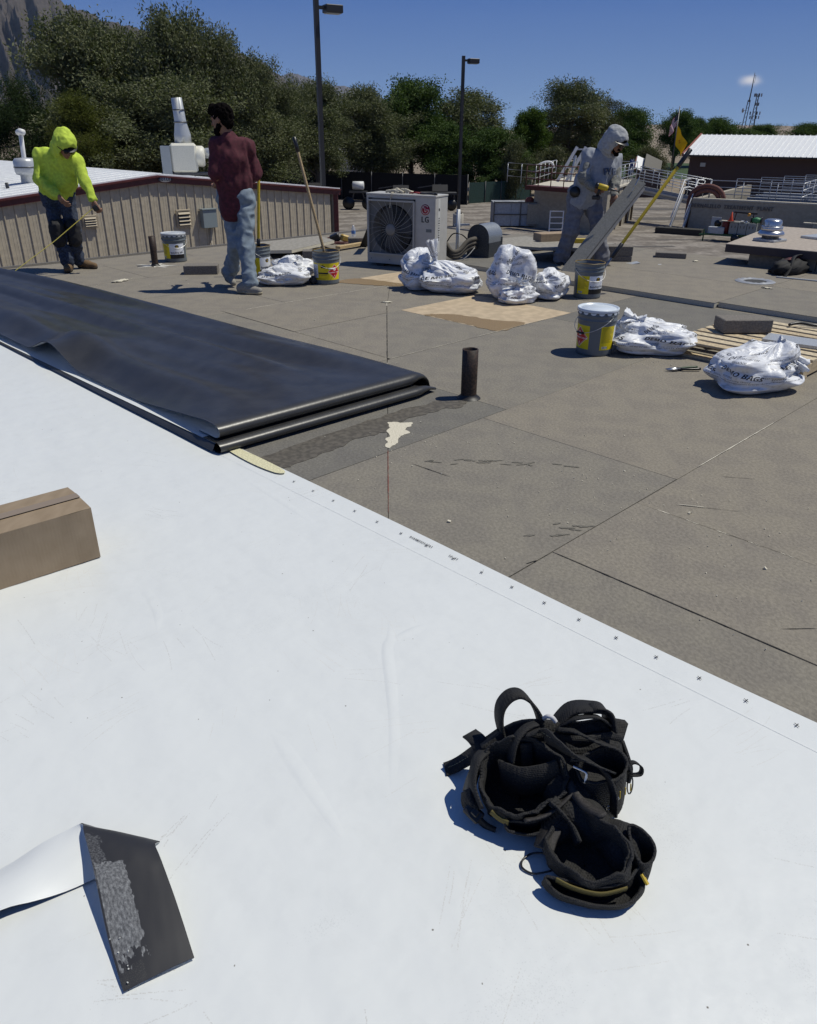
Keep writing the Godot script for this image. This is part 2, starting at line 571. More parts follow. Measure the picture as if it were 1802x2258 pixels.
func build_roof() -> void:
	# slab of the building under the boards
	var st := mb()
	slab(st, poly([ab(-9, -10.55), ab(10.75, -10.55), ab(10.75, 8), ab(-9, 8)]), -0.25, -0.03)
	var deck := setting(st, "roof_deck", mottled("insulation", lin(0.42, 0.38, 0.27), lin(0.50, 0.46, 0.36), 1.5))
	st = mb()
	slab(st, poly([ab(-8.8, -10.35), ab(10.55, -10.35), ab(10.55, 7.8), ab(-8.8, 7.8)]), YARD, -0.25)
	var wl := part(st, "building_wall", mottled("stucco", lin(0.36, 0.31, 0.24), lin(0.42, 0.36, 0.28), 0.6), deck)
	# metal drip edge along the two far sides
	st = mb()
	bar(st, R(-9, -10.56, -0.06), R(10.77, -10.56, -0.06), 0.02, 0.16)
	part(st, "drip_edge", mat("edge_metal", lin(0.30, 0.28, 0.25), 0.5, 0.4), deck)
	st = mb()
	bar(st, R(10.76, -10.55, -0.06), R(10.76, 8, -0.06), 0.02, 0.16)
	part(st, "drip_edge", mats["edge_metal"], deck)
	# board materials: a few tones of the same fibrous facer
	var tones := [[lin(0.207, 0.184, 0.151), lin(0.238, 0.213, 0.176)], [lin(0.193, 0.174, 0.145), lin(0.223, 0.203, 0.170)], [lin(0.213, 0.187, 0.151), lin(0.245, 0.218, 0.177)], [lin(0.143, 0.135, 0.118), lin(0.171, 0.161, 0.142)]]
	var board_n := nnorm(40, 0.09, 3.0)
	var board_d := ntex(60, 0.006, Color(0.96, 0.96, 0.96), Color(1, 1, 0.99), 0.32, 0.68, 512, 3)
	var bm := []
	for i in 4:
		var m := mottled("board_%d" % i, tones[i][0], tones[i][1], 1.1, 0.92, 0.0, 21 + i, 0.075, 0.0, 3)
		m.normal_enabled = true; m.normal_texture = board_n; m.normal_scale = 0.45
		m.detail_enabled = true
		m.detail_albedo = board_d
		m.detail_blend_mode = BaseMaterial3D.BLEND_MODE_MUL
		bm.append(m)
	var tan_m := mottled("board_tan", lin(0.43, 0.335, 0.215), lin(0.50, 0.395, 0.265), 1.2, 0.9, 0.0, 33, 0.012)
	# rows of boards: between two b lines, cut at these a lines
	var bl := [-10.5, -9.95, -8.75, -7.63, -6.48, -5.43, -4.21, -2.84, -1.555, -0.28, 0.94, 2.16, 3.38, 4.6]
	var cuts := [
		[0.9, 3.3, 5.7, 8.2], [-0.4, 2.0, 4.4, 6.9, 9.3], [1.0, 3.4, 5.8, 8.3], [2.3, 4.7, 7.1, 9.5], [0.2, 1.6, 4.0, 6.4, 7.65], [1.9, 4.0, 5.30, 6.42, 7.65], [1.3, 3.71, 6.1, 7.65],
		[1.05, 3.48, 5.95, 7.65, 9.9], [-0.1, 2.41, 3.09, 5.5, 7.7], [1.2, 3.6, 6.0, 8.4], [0.0, 2.4, 4.8, 7.2], [1.2, 3.6, 6.0], [0.0, 2.4, 4.8]]
	var dark := {"7:1": 1, "6:2": 1, "6:3": 3, "7:4": 3, "7:2": 2, "5:3": 1, "8:2": 0, "8:3": 2, "6:1": 3}
	var hip := poly([Vector2(-0.088, -3.0), Vector2(-0.239, -8.05), Vector2(-20, -8.05), Vector2(-20, -3.0)])
	var west := poly([Vector2(-0.23, -7.60), Vector2(-20, -7.60), Vector2(-20, -30), Vector2(-0.23, -30)])
	rng.seed = 4
	var nb := 0
	for r in bl.size() - 1:
		var cs: Array = [-6.0] + cuts[r] + [10.72]
		for k in cs.size() - 1:
			var g := 0.0014
			var p := poly([ab(cs[k] + g, bl[r] + g), ab(cs[k + 1] - g, bl[r] + g), ab(cs[k + 1] - g, bl[r + 1] - g), ab(cs[k] + g, bl[r + 1] - g)])
			var pieces := [p]
			# the cricket: boards are mitred along the two hip lines
			var cx := (ab(cs[k], bl[r]) + ab(cs[k + 1], bl[r + 1])) * 0.5
			if cx.y > -9.5 and cx.y < -2.5:
				var nx := []
				for q in pieces:
					nx.append_array(Geometry2D.intersect_polygons(q, hip))
					nx.append_array(Geometry2D.clip_polygons(q, hip))
				pieces = nx
			if cx.x < 0.3 and cx.x > -2.6 and cx.y < -6.4 and cx.y > -9.0:
				var nx := []
				for q in pieces:
					nx.append_array(Geometry2D.intersect_polygons(q, west))
					nx.append_array(Geometry2D.clip_polygons(q, west))
				pieces = nx
			for q in pieces:
				var area := 0.0
				for i in q.size(): area += q[i].cross(q[(i + 1) % q.size()])
				if absf(area) < 0.02: continue
				var q2: PackedVector2Array = q
				if pieces.size() > 1:
					var ins := Geometry2D.offset_polygon(q, -0.0015)
					if ins.size() == 1: q2 = ins[0]
				var pick: int = [0, 0, 1, 2, 0, 2][rng.randi() % 6]
				var key := "%d:%d" % [r, k]
				if dark.has(key): pick = dark[key]
				var m: Material = bm[pick]
				if r == 5 and k == 3: m = tan_m
				var lift := rng.randf_range(-0.0012, 0.0012)
				st = mb()
				slab(st, q2, -0.03, lift, 0.001)
				part(st, "cover_board", m, deck)
				nb += 1
	# second layer to the right, one board higher
	var raised := [[7.65, -10.5, 10.7, -8.2], [7.65, -8.2, 9.2, -5.8], [9.2, -8.2, 10.7, -5.8], [7.65, -5.8, 8.9, -3.35], [8.9, -5.8, 10.7, -3.35], [7.72, -3.35, 9.0, -0.9], [9.0, -3.35, 10.7, -0.9], [7.8, -0.9, 10.7, 1.5]]
	for i in raised.size():
		var q: Array = raised[i]
		if i == 0: continue
		var pg := poly([ab(q[0] + 0.003, q[1] + 0.003), ab(q[2] - 0.003, q[1] + 0.003), ab(q[2] - 0.003, q[3] - 0.003), ab(q[0] + 0.003, q[3] - 0.003)])
		st = mb()
		slab(st, pg, 0.049, 0.052)
		var rb := part(st, "cover_board", bm[[0, 3, 1, 2, 0, 1, 2, 0][i]], deck)
		st = mb()
		slab(st, Geometry2D.offset_polygon(pg, -0.002)[0], 0.002, 0.0485)
		part(st, "foam_core", mottled("board_core", lin(0.42, 0.39, 0.31), lin(0.52, 0.49, 0.40), 3.0, 0.95, 0.0, 76, 0.04), rb)
	# stains and scuffs that lie on the boards: adhesive, primer and torn facer
	var wet := mottled("adhesive_stain", lin(0.075, 0.066, 0.052), lin(0.115, 0.102, 0.081), 2.0, 0.7, 0.0, 71, 0.02)
	blot(deck, "adhesive_stain", wet, [[-0.80, -3.78], [-0.35, -4.30], [0.10, -4.72], [0.30, -4.83], [0.36, -4.72], [0.2, -4.60], [-0.02, -4.42], [-0.13, -4.22], [-0.3, -4.1], [-0.42, -3.92], [-0.6, -3.72], [-0.7, -3.66]], 0.003)
	var gum := mottled("tan_stain", lin(0.20, 0.135, 0.062), lin(0.26, 0.18, 0.09), 4.0, 0.6, 0.0, 72, 0.03)
	blot(deck, "adhesive_stain", gum, [[0.12, -7.38], [0.32, -7.42], [0.6, -7.3], [0.78, -7.16], [1.05, -7.07], [0.775, -6.75], [0.5, -7.02], [0.25, -7.28]], 0.003)
	blot(deck, "adhesive_stain", gum, [[-0.86, -9.10], [-0.62, -9.32], [-0.25, -9.12], [0.03, -8.92], [-0.2, -8.86], [-0.5, -8.93]], 0.003)
	var tanb := poly([Vector2(-0.60, -9.35), Vector2(-0.15, -9.80), Vector2(0.25, -9.42), Vector2(0.55, -9.45), Vector2(0.62, -8.80), Vector2(0.05, -8.87), Vector2(-0.3, -9.1)])
	st = mb(); slab(st, tanb, 0.0, 0.0022); part(st, "cover_board", tan_m, deck)
	var foam := mottled("bare_foam", lin(0.56, 0.50, 0.36), lin(0.68, 0.63, 0.50), 6.0, 0.95, 0.0, 73, 0.03)
	blot(deck, "torn_facer", foam, [[-0.125, -4.36], [-0.02, -4.37], [0.02, -4.36], [-0.01, -4.28], [-0.01, -4.2], [-0.055, -4.13], [-0.07, -4.02], [-0.105, -3.95], [-0.125, -4.0], [-0.122, -4.2]], 0.0035)
	# white crumbs of foam trodden along the joints
	crumbs(deck)
	# cracked joints filled with pale foam and one dark open joint
	var pale := mat("joint_foam", lin(0.62, 0.58, 0.48), 0.95)
	var darkm := mat("joint_dark", lin(0.02, 0.018, 0.015), 0.95)
	var red := mat("joint_red", lin(0.16, 0.055, 0.04), 0.9)
	joint(deck, "joint_strip", pale, ab(3.69, -1.555), ab(4.72, -1.555), 0.006)
	joint(deck, "joint_strip", pale, ab(5.0, -4.21), ab(6.0, -4.21), 0.005)
	joint(deck, "joint_strip", pale, ab(4.0, -4.21), ab(4.9, -4.21), 0.003)
	joint(deck, "joint_strip", pale, ab(4.2, -6.48), ab(6.3, -6.46), 0.007)
	joint(deck, "joint_strip", darkm, ab(2.41, -1.54), ab(2.41, -0.42), 0.005)
	joint(deck, "joint_strip", darkm, ab(3.09, -1.4), ab(3.09, -0.8), 0.004)
	joint(deck, "joint_strip", darkm, ab(4.0, -6.6), ab(4.0, -4.26), 0.006)
	joint(deck, "joint_strip", pale, ab(4.0, -5.4), ab(4.0, -5.1), 0.007)
	joint(deck, "joint_strip", red, Vector2(-0.0925, -3.15), Vector2(-0.1155, -3.93), 0.006)
	joint(deck, "joint_strip", darkm, Vector2(-0.2375, -8.0), Vector2(-0.158, -5.35), 0.007)
	joint(deck, "joint_strip", pale, Vector2(-0.170, -5.75), Vector2(-0.158, -5.36), 0.012)
	joint(deck, "joint_strip", pale, Vector2(-0.2375, -8.0), Vector2(-0.230, -7.75), 0.012)

	# scuffs, torn facer and cracks in the nearer boards
	var scuff := mottled("scuffed_facer", lin(0.105, 0.096, 0.078), lin(0.20, 0.186, 0.155), 9.0, 0.95, 0.0, 74, 0.05)
	for k in 26:
		var p := Vector2(rng.randf_range(0.0, 0.95), 0.0)
		p.y = -3.79 + 0.06 * p.x + rng.randfn() * 0.02
		if k > 17: p = Vector2(0.68, -2.98) + Vector2(rng.randfn() * 0.12, rng.randfn() * 0.05)
		joint(deck, "scuff", scuff, p, p + Vector2(rng.randf_range(0.03, 0.09), rng.randf_range(-0.02, 0.02)), 0.016)
	joint(deck, "crack", darkm, Vector2(0.015, -3.74), Vector2(0.21, -3.57), 0.006)
	joint(deck, "crack", darkm, Vector2(1.27, -3.265), Vector2(1.56, -3.19), 0.004)
	joint(deck, "crack", pale, Vector2(1.27, -3.268), Vector2(1.40, -3.235), 0.006)
	joint(deck, "crack", darkm, Vector2(1.32, -2.255), Vector2(1.46, -2.26), 0.004)
	joint(deck, "crack", darkm, Vector2(0.48, -2.70), Vector2(0.53, -2.73), 0.006)
	joint(deck, "crack", darkm, Vector2(1.60, -3.60), Vector2(1.76, -3.57), 0.004)
	for k in 5: joint(deck, "crack", pale, ab(3.09, -1.45 + k * 0.14), ab(3.088, -1.38 + k * 0.14), 0.007)

func blot(parent: Node, called: String, m: Material, pts: Array, y: float) -> void:
	var v := []
	for p in pts: v.append(Vector2(p[0], p[1]))
	var lp := loop(v, 9)
	var n := FastNoiseLite.new()
	n.seed = pts.size(); n.frequency = 9.0; n.fractal_octaves = 3
	var out := PackedVector2Array()
	for i in lp.size():
		var t: Vector2 = (lp[(i + 1) % lp.size()] - lp[i]).normalized()
		out.append(lp[i] + Vector2(-t.y, t.x) * n.get_noise_2dv(lp[i]) * 0.035)
	var ix := Geometry2D.triangulate_polygon(out)
	if ix.is_empty():
		out = PackedVector2Array(lp)
	var st := mb()
	slab(st, out, y - 0.002, y)
	part(st, called, m, parent)

func joint(parent: Node, called: String, m: Material, a: Vector2, b: Vector2, w: float) -> void:
	var n := maxi(6, int(a.distance_to(b) / 0.035))
	var t := (b - a).normalized()
	var s := Vector2(-t.y, t.x)
	var le := []
	var ri := []
	for i in n + 1:
		var p := a.lerp(b, float(i) / n)
		var k := w * (0.35 + 0.65 * rng.randf()) * (0.0 if i == 0 or i == n else 1.0)
		le.append(p + s * (k * 0.5 + rng.randf_range(-0.001, 0.001)))
		ri.append(p - s * k * 0.5)
	ri.reverse()
	var st := mb()
	var pg := PackedVector2Array(le + ri)
	for i in n:
		var q0: Vector2 = le[i]
		var q1: Vector2 = le[i + 1]
		var q2: Vector2 = ri[n - i - 1]
		var q3: Vector2 = ri[n - i]
		quad(st, Vector3(q0.x, 0.003, q0.y), Vector3(q3.x, 0.003, q3.y), Vector3(q2.x, 0.003, q2.y), Vector3(q1.x, 0.003, q1.y))
	part(st, called, m, parent)

func crumbs(deck: Node) -> void:
	var st := mb()
	rng.seed = 77
	var spots := [[-0.02, -4.05, 0.18, 60], [0.25, -4.15, 0.35, 90], [0.55, -3.85, 0.5, 120], [0.95, -3.55, 0.25, 60], [0.95, -3.2, 0.3, 70], [-0.18, -5.5, 0.15, 40], [1.4, -3.0, 0.3, 40], [1.9, -5.75, 0.25, 60], [-3.0, -9.2, 0.4, 50], [-1.0, -8.2, 0.9, 50], [1.2, -2.4, 0.5, 40], [1.6, -2.7, 0.6, 50], [3.2, -9.0, 0.9, 50], [2.2, -8.0, 0.8, 40], [-3.6, -8.9, 0.3, 40]]
	for s in spots:
		for i in s[3] / 2:
			var p := Vector3(s[0] + rng.randfn() * s[2], 0.003, s[1] + rng.randfn() * s[2] * 0.6)
			if p.x - p.z < 3.1 * 1.0: continue
			var r := rng.randf_range(0.0012, 0.0042)
			if rng.randf() < 0.04: r *= 2.4
			box(st, Vector3(r, r * 0.7, r * 1.5), xf(p + Vector3(0, r * 0.3, 0), rng.randf() * 6.0, rng.randf(), rng.randf()))
	var o := part(st, "foam_crumbs", mats["bare_foam"], deck)
	o.set_meta("kind", "stuff")

# ---------- sheets of roofing membrane ----------
func build_membranes() -> void:
	# the white sheet that is already laid: a gently rumpled grid, edge along a = 2.12
	var n := FastNoiseLite.new()
	n.seed = 8; n.frequency = 0.55; n.fractal_octaves = 2
	var nf := FastNoiseLite.new()
	nf.seed = 18; nf.frequency = 2.4; nf.fractal_octaves = 2
	var rows := 560
	var cols := 230
	var grid := []
	for i in rows:
		var b := 2.5 - 14.0 * pow(1.0 - i / (rows - 1.0), 1.25)
		var r := []
		for j in cols:
			var t := float(j) / (cols - 1)
			var a := lerpf(-3.2, 2.12 + 0.012 * sin(b * 1.1) + 0.006 * sin(b * 2.7 + 1.0), 1.0 - pow(1.0 - t, 1.35))
			var e := clampf((2.12 - a) * 1.6, 0.0, 1.0)
			var p := ab(a, b)
			var y := 0.007 + e * (0.010 + 0.006 * n.get_noise_2d(a * 1.0, b * 0.6) + 0.0026 * nf.get_noise_2d(a * 2.0 + 3.0, b * 0.7))
			# long soft ripples left from the roll
			y += e * 0.0010 * (sin(b * 3.1 + a * 0.9) + sin(b * 5.3 - a * 1.4 + 1.0)) * (0.5 + n.get_noise_2d(b * 2.0, a * 2.0))
			r.append(Vector3(p.x, y, p.y))
		grid.append(r)
	# rows run along +b, columns along +a: flip columns so that the top faces up
	for r in grid: r.reverse()
	var m := StandardMaterial3D.new()
	m.albedo_color = Color.WHITE
	m.roughness = 0.42
	m.albedo_texture = dirt_texture()
	m.uv1_triplanar = true; m.uv1_world_triplanar = true
	m.uv1_scale = Vector3.ONE * 0.27
	m.normal_enabled = true; m.normal_texture = nnorm(91, 0.05, 1.2); m.normal_scale = 0.25
	mats["white_membrane"] = m
	var sh := put(sheet(grid, false), "white_membrane", m, self)
	meta(sh, "wide white membrane sheet laid flat across the near part of the roof", "membrane")
	# print along the edge: a fine guide line, crosses and the batch number
	var ink := mat("ink", lin(0.03, 0.03, 0.035), 0.8)
	var st := mb()
	for i in 60:
		var b0 := -4.2 + i * 0.1
		var p0 := ab(1.985, b0)
		var p1 := ab(1.985, b0 + 0.1)
		var d := ab(1.9858, b0) - ab(1.985, b0)
		quad(st, up3(p0 - d, sh), up3(p1 - d, sh), up3(p1 + d, sh), up3(p0 + d, sh))
	part(st, "guide_line", mat("pale_ink", lin(0.66, 0.67, 0.68), 0.6), sh)
	for i in 23:
		var b := -3.32 + 0.1525 * i
		st = mb()
		for s in [-1, 1]:
			var c := ab(2.055, b)
			var e := Vector2(0.0055, 0.0075 * s).rotated(0.3)
			var w := Vector2(-e.y, e.x).normalized() * 0.0014
			quad(st, up3(c - e - w, sh, 0.0045 + s * 0.0002), up3(c + e - w, sh, 0.0045 + s * 0.0002), up3(c + e + w, sh, 0.0045 + s * 0.0002), up3(c - e + w, sh, 0.0045 + s * 0.0002))
		part(st, "cross_mark", ink, sh)
	print_text(sh, "91AAM250127A1", ab(2.062, -1.985), 0.0125, ink)
	print_text(sh, "12:41", ab(2.062, -1.80), 0.0125, ink)
	# sharp creases where the sheet bridges the hip beneath
	crease(sh, m, [Vector2(-0.085, -2.85), Vector2(-0.075, -2.53), Vector2(-0.058, -2.19), Vector2(-0.070, -2.10), Vector2(-0.052, -1.90), Vector2(-0.038, -1.71), Vector2(-0.036, -1.50), Vector2(-0.026, -1.22)], 0.0015)
	crease(sh, m, [Vector2(0.076, -2.25), Vector2(0.01, -2.20), Vector2(-0.058, -2.14)], 0.0018)
	crease(sh, m, [Vector2(-1.02, -2.5), Vector2(-0.9, -2.3), Vector2(-0.83, -2.05)], 0.0009)
	crease(sh, m, [Vector2(-0.50, -2.6), Vector2(-0.36, -2.38), Vector2(-0.20, -2.2)], 0.0009)
	crease(sh, m, [Vector2(-0.42, -1.75), Vector2(-0.26, -1.5), Vector2(-0.12, -1.28)], 0.0009)
	crease(sh, m, [Vector2(-0.9, -3.6), Vector2(-0.6, -3.25), Vector2(-0.35, -2.95)], 0.0010)
	# the yellow primer at the corner of the sheet
	var yl := mottled("yellow_primer", lin(0.62, 0.56, 0.28), lin(0.72, 0.68, 0.44), 5.0, 0.6, 0.0, 75, 0.03)
	var pg := [ab(2.1, -3.42), ab(2.1, -3.02), ab(2.05, -3.0), ab(2.03, -3.2), ab(2.05, -3.46)]
	blot(sh, "primer_patch", yl, [[pg[0].x, pg[0].y], [pg[1].x, pg[1].y], [pg[2].x, pg[2].y], [pg[3].x, pg[3].y], [pg[4].x, pg[4].y]], 0.0175)
	build_black_sheet()

func crease(sh: Node, m: Material, pts: Array, h: float) -> void:
	var c := curve(pts, 14)
	var g := []
	for i in c.size():
		var d: Vector2 = (c[mini(i + 1, c.size() - 1)] - c[maxi(i - 1, 0)]).normalized()
		var s := Vector2(-d.y, d.x)
		var f := sin(PI * i / (c.size() - 1.0))
		var row := []
		for k in 17:
			var u := k / 8.0 - 1.0
			var p: Vector2 = c[i] - s * u * 0.036
			var q := up3(p, sh, -0.0012 + 0.0014 * f * (1.0 - u * u) + h * f * (smoothstep(-0.60, -0.15, u) if u < -0.15 else 1.0 - smoothstep(-0.15, 1.0, u)))
			row.append(q)
		g.append(row)
	put(sheet(g, false), "crease", m, sh)

func up3(p: Vector2, _sh: Node, off := 0.004) -> Vector3:
	# height of the white sheet near its edge
	var a := (p.x - p.y) * 0.70711
	var e := clampf((2.12 - a) * 1.6, 0.0, 1.0)
	var b := (p.x + p.y) * 0.70711
	var n := FastNoiseLite.new()
	n.seed = 8; n.frequency = 0.55; n.fractal_octaves = 2
	var nf := FastNoiseLite.new()
	nf.seed = 18; nf.frequency = 2.4; nf.fractal_octaves = 2
	return Vector3(p.x, 0.007 + e * (0.010 + 0.006 * n.get_noise_2d(a, b * 0.6) + 0.0026 * nf.get_noise_2d(a * 2.0 + 3.0, b * 0.7)) + off, p.y)

func print_text(sh: Node, text: String, at: Vector2, size: float, m: Material) -> void:
	var f := SystemFont.new()
	f.font_names = PackedStringArray(["Droid Sans Mono"])
	var t := TextMesh.new()
	t.text = text; t.font = f; t.font_size = 64; t.pixel_size = size / 46.0; t.depth = 0.0008
	# reads from the edge's own side: baseline runs along the sheet edge, letters lean with it
	var x := Vector3(0.70711, 0, 0.70711)
	var y := Vector3(0.70711, 0, -0.70711)
	put(t, "printed_batch_number", m, sh, Transform3D(Basis(x, y, x.cross(y)), up3(at, sh, 0.0045)))

# a fairly clean white sheet: faint grey traffic film, scuffs and shoe rubs
func dirt_texture() -> ImageTexture:
	var s := 2048
	var base := FastNoiseLite.new()
	base.seed = 3; base.frequency = 0.004; base.fractal_octaves = 5
	var a := base.get_seamless_image(s / 4, s / 4)
	a.resize(s, s, Image.INTERPOLATE_CUBIC)
	base.seed = 9; base.frequency = 0.03
	var b := base.get_seamless_image(s / 2, s / 2)
	b.resize(s, s, Image.INTERPOLATE_CUBIC)
	a.convert(Image.FORMAT_L8)
	b.convert(Image.FORMAT_L8)
	var da := a.get_data()
	var db := b.get_data()
	var out := PackedByteArray()
	out.resize(s * s * 3)
	var k := 0
	for i in s * s:
		var va := da[i]
		var vb := db[i]
		var v := 214 - (maxi(0, 150 - va) * 2 + maxi(0, 120 - vb) * 3) / 130
		out[k] = v - 3; out[k + 1] = v; out[k + 2] = v - 1
		k += 3
	var img := Image.create_from_data(s, s, false, Image.FORMAT_RGB8, out)
	rng.seed = 31
	# scuffs: short brushed arcs in groups, and a few hair-thin scratches
	for g in 110:
		var c := Vector2(rng.randf() * s, rng.randf() * s)
		var an := rng.randf() * TAU
		var cnt := rng.randi_range(2, 9)
		var tone := rng.randf_range(0.60, 0.82)
		for q in cnt:
			var p := c + Vector2(rng.randfn() * 26, rng.randfn() * 26)
			var l := rng.randf_range(20, 110)
			var d := Vector2.from_angle(an + rng.randfn() * 0.12)
			var bend := rng.randf_range(-0.004, 0.004)
			for i in int(l):
				p += d
				d = d.rotated(bend)
				var px := posmod(int(p.x), s)
				var py := posmod(int(p.y), s)
				if rng.randf() < 0.55:
					var o := img.get_pixel(px, py)
					img.set_pixel(px, py, o.lerp(Color(tone, tone * 0.985, tone * 0.95), 0.35 + 0.35 * rng.randf()))
	# rubbed patches made of many small flecks
	for g in 55:
		var c := Vector2(rng.randf() * s, rng.randf() * s)
		var r := rng.randf_range(18, 52)
		var an := rng.randf() * TAU
		for q in int(r * 12):
			var e := Vector2(rng.randfn() * r, rng.randfn() * r * 0.35).rotated(an)
			var px := posmod(int(c.x + e.x), s)
			var py := posmod(int(c.y + e.y), s)
			img.set_pixel(px, py, img.get_pixel(px, py).darkened(rng.randf() * 0.07))
	# specks of dark grit
	for g in 130:
		var px := rng.randi() % (s - 3)
		var py := rng.randi() % (s - 3)
		img.fill_rect(Rect2i(px, py, rng.randi_range(1, 2), rng.randi_range(1, 2)), Color(0.35, 0.33, 0.30))
	# a boot print or two of fine curved ribs
	for g in 2:
		var c := Vector2(rng.randf() * s, rng.randf() * s)
		var an := rng.randf() * TAU
		for rib in 17:
			for i in 60:
				var u := (i / 60.0 - 0.5)
				var w := 26.0 - absf(rib - 6.0) * 0.9
				var e := Vector2(u * w * 2.0, rib * 8.0 + 14.0 * u * u).rotated(an)
				var px := posmod(int(c.x + e.x), s)
				var py := posmod(int(c.y + e.y), s)
				if rng.randf() < 0.7: img.set_pixel(px, py, img.get_pixel(px, py).darkened(0.045))
	return tex(img)

func build_black_sheet() -> void:
	# half-folded membrane lying black side up along the edge of the white sheet
	var t := thing("folded_membrane", "long black-backed membrane strip folded over itself along the white sheet", "membrane")
	var black := StandardMaterial3D.new()
	black.albedo_texture = ntex(55, 0.012, lin(0.030, 0.030, 0.030), lin(0.042, 0.042, 0.042), 0.25, 0.75, 512, 5)
	black.uv1_triplanar = true; black.uv1_world_triplanar = true; black.uv1_scale = Vector3.ONE * 0.8
	black.roughness = 0.36; black.metallic_specular = 0.5
	black.normal_enabled = true; black.normal_texture = nnorm(56, 0.06, 1.0); black.normal_scale = 0.2
	mats["black_membrane"] = black
	var white := mat("sheet_white", lin(0.66, 0.68, 0.675), 0.45)
	mats["sheet_white"] = white
	var n := FastNoiseLite.new()
	n.seed = 15; n.frequency = 0.5
	var A0 := 2.02
	var A1 := 3.66
	# upper layer: height over (a, b), rounded over at the right-hand edge
	var top := func(u: float, b: float) -> Vector3:
		var a := lerpf(A0, A1, u)
		var back := clampf((-3.5 - b) / 6.5, 0.0, 1.0)
		a += -0.42 * back * back * u + 0.10 * back * (1.0 - u) - 0.05 * smoothstep(0.0, 1.0, back) * (1.0 - u)
		var h := lerpf(0.150, 0.085, smoothstep(0.0, 0.4, back))
		# waves that run the length of the strip
		var wv := 0.026 * sin(u * 17.0 + b * 0.35 + 0.8) + 0.014 * sin(u * 31.0 - b * 0.5) + 0.016 * n.get_noise_2d(u * 4.0, b * 0.5)
		h += wv * clampf((u) * 4.0, 0.15, 1.0) * clampf((-3.55 - b) * 1.2, 0.0, 1.0)
		h *= lerpf(lerpf(1.0, 0.42, clampf((-3.62 - b) / 0.9, 0.0, 1.0)), 1.0, smoothstep(0.0, 0.16, u))
		# hump with a steep face near the left edge
		h += 0.15 * exp(-pow((b + 5.75) / 0.34, 2.0)) * exp(-pow((u + 0.02) / 0.34, 2.0))
		h += 0.05 * exp(-pow((b + 7.1) / 0.6, 2.0)) * exp(-pow((u - 0.2) / 0.3, 2.0))
		h = maxf(h, 0.064)
		var rr := 0.11
		if u > 1.0 - rr:
			var q := (u - 1.0 + rr) / rr
			h = lerpf(h, 0.012, 1.0 - sqrt(maxf(0.0, 1.0 - q * q)))
		var p := ab(a, b)
		return Vector3(p.x, h, p.y)
	var grid := []
	# front roll: the sheet turns down and under at b = -3.4
	for i in 150:
		var row := []
		for j in 81:
			var u := j / 80.0
			var skew := 0.05 * u
			var fb := -3.52 + skew
			if i >= 14:
				var b := fb - pow((i - 14) / 135.0, 1.25) * 8.2
				row.append(top.call(u, b))
			else:
				# teardrop in the b-y plane
				var r := 0.040 * (1.0 - 0.75 * smoothstep(0.86, 1.0, u))
				var e: Vector3 = top.call(u, fb)
				var an := PI * (1.0 - i / 14.0) * 1.15
				var p := ab(0.0, r * sin(minf(an, PI)) * 1.5 - maxf(0.0, an - PI) * 0.35)
				row.append(e + Vector3(p.x, -r * (1.0 - cos(minf(an, PI))), p.y))
		grid.append(row)
	for r in grid: r.reverse()
	put(sheet(grid), "black_top_layer", black, t)
	# white face on the other side of the same layer, three millimetres in
	var back_side := []
	for i in grid.size():
		var row := []
		for j in grid[0].size():
			var du: Vector3 = grid[i][mini(j + 1, 80)] - grid[i][maxi(j - 1, 0)]
			var dv: Vector3 = grid[mini(i + 1, 149)][j] - grid[maxi(i - 1, 0)][j]
			row.append(grid[i][j] + du.cross(dv).normalized() * 0.003)
		back_side.append(row)
	put(sheet(back_side), "white_underside", white, t)
	# lower layer: peeps out as a white strip on the left and rolls under at the front, a hand further out
	var low := []
	for i in 110:
		var row := []
		for j in 41:
			var u := j / 40.0
			var fb := -3.46 + 0.05 * u
			var a := lerpf(1.985, 3.65, u)
			if i >= 14:
				var s := pow((i - 14) / 95.0, 1.2)
				var b := fb - s * 8.0
				var back := clampf((-3.5 - b) / 6.5, 0.0, 1.0)
				a += -0.40 * back * back * u + 0.06 * back * (1.0 - u)
				var h := lerpf(0.070, 0.030, smoothstep(0.0, 0.3, back)) + 0.008 * sin(b * 2.1) * (1.0 - u)
				if u > 0.9: h = minf(h, lerpf(h, 0.010, (u - 0.9) / 0.1))
				var p := ab(a, b)
				row.append(Vector3(p.x, h, p.y))
			else:
				var r := 0.032 * (1.0 - 0.7 * smoothstep(0.88, 1.0, u))
				var an := PI * (1.0 - i / 14.0) * 1.1
				var p := ab(a, fb + r * sin(minf(an, PI)) * 1.7 - maxf(0.0, an - PI) * 0.5)
				var h0 := 0.070
				if u > 0.9: h0 = lerpf(h0, 0.010 + r * 2.0, (u - 0.9) / 0.1)
				row.append(Vector3(p.x, h0 - r * (1.0 - cos(minf(an, PI))), p.y))
		low.append(row)
	# white side up on the flat, black around the roll
	for r in low: r.reverse()
	var flat := low.slice(14)
	put(sheet(flat), "white_lower_layer", white, t)
	var roll := low.slice(0, 18)
	for r in roll:
		for k in r.size(): r[k] = r[k] + Vector3(0, 0.003, 0)
	put(sheet(roll), "black_roll", black, t)
	# black edge of the layer lying on the white sheet
	var edge := []
	for i in flat.size():
		var p: Vector3 = flat[i][40]
		var o := ab(0.022, 0.0)
		edge.append([Vector3(p.x - o.x, 0.022, p.z - o.y), p - Vector3(0, 0.003, 0), p + Vector3(o.x * 3.0, -0.02, o.y * 3.0)])
	put(sheet(edge), "black_lower_edge", black, t)

# ---------- things lying close by on the white sheet ----------
func build_foreground() -> void:
	build_scrap()
	build_carton()
	build_tool_belt()

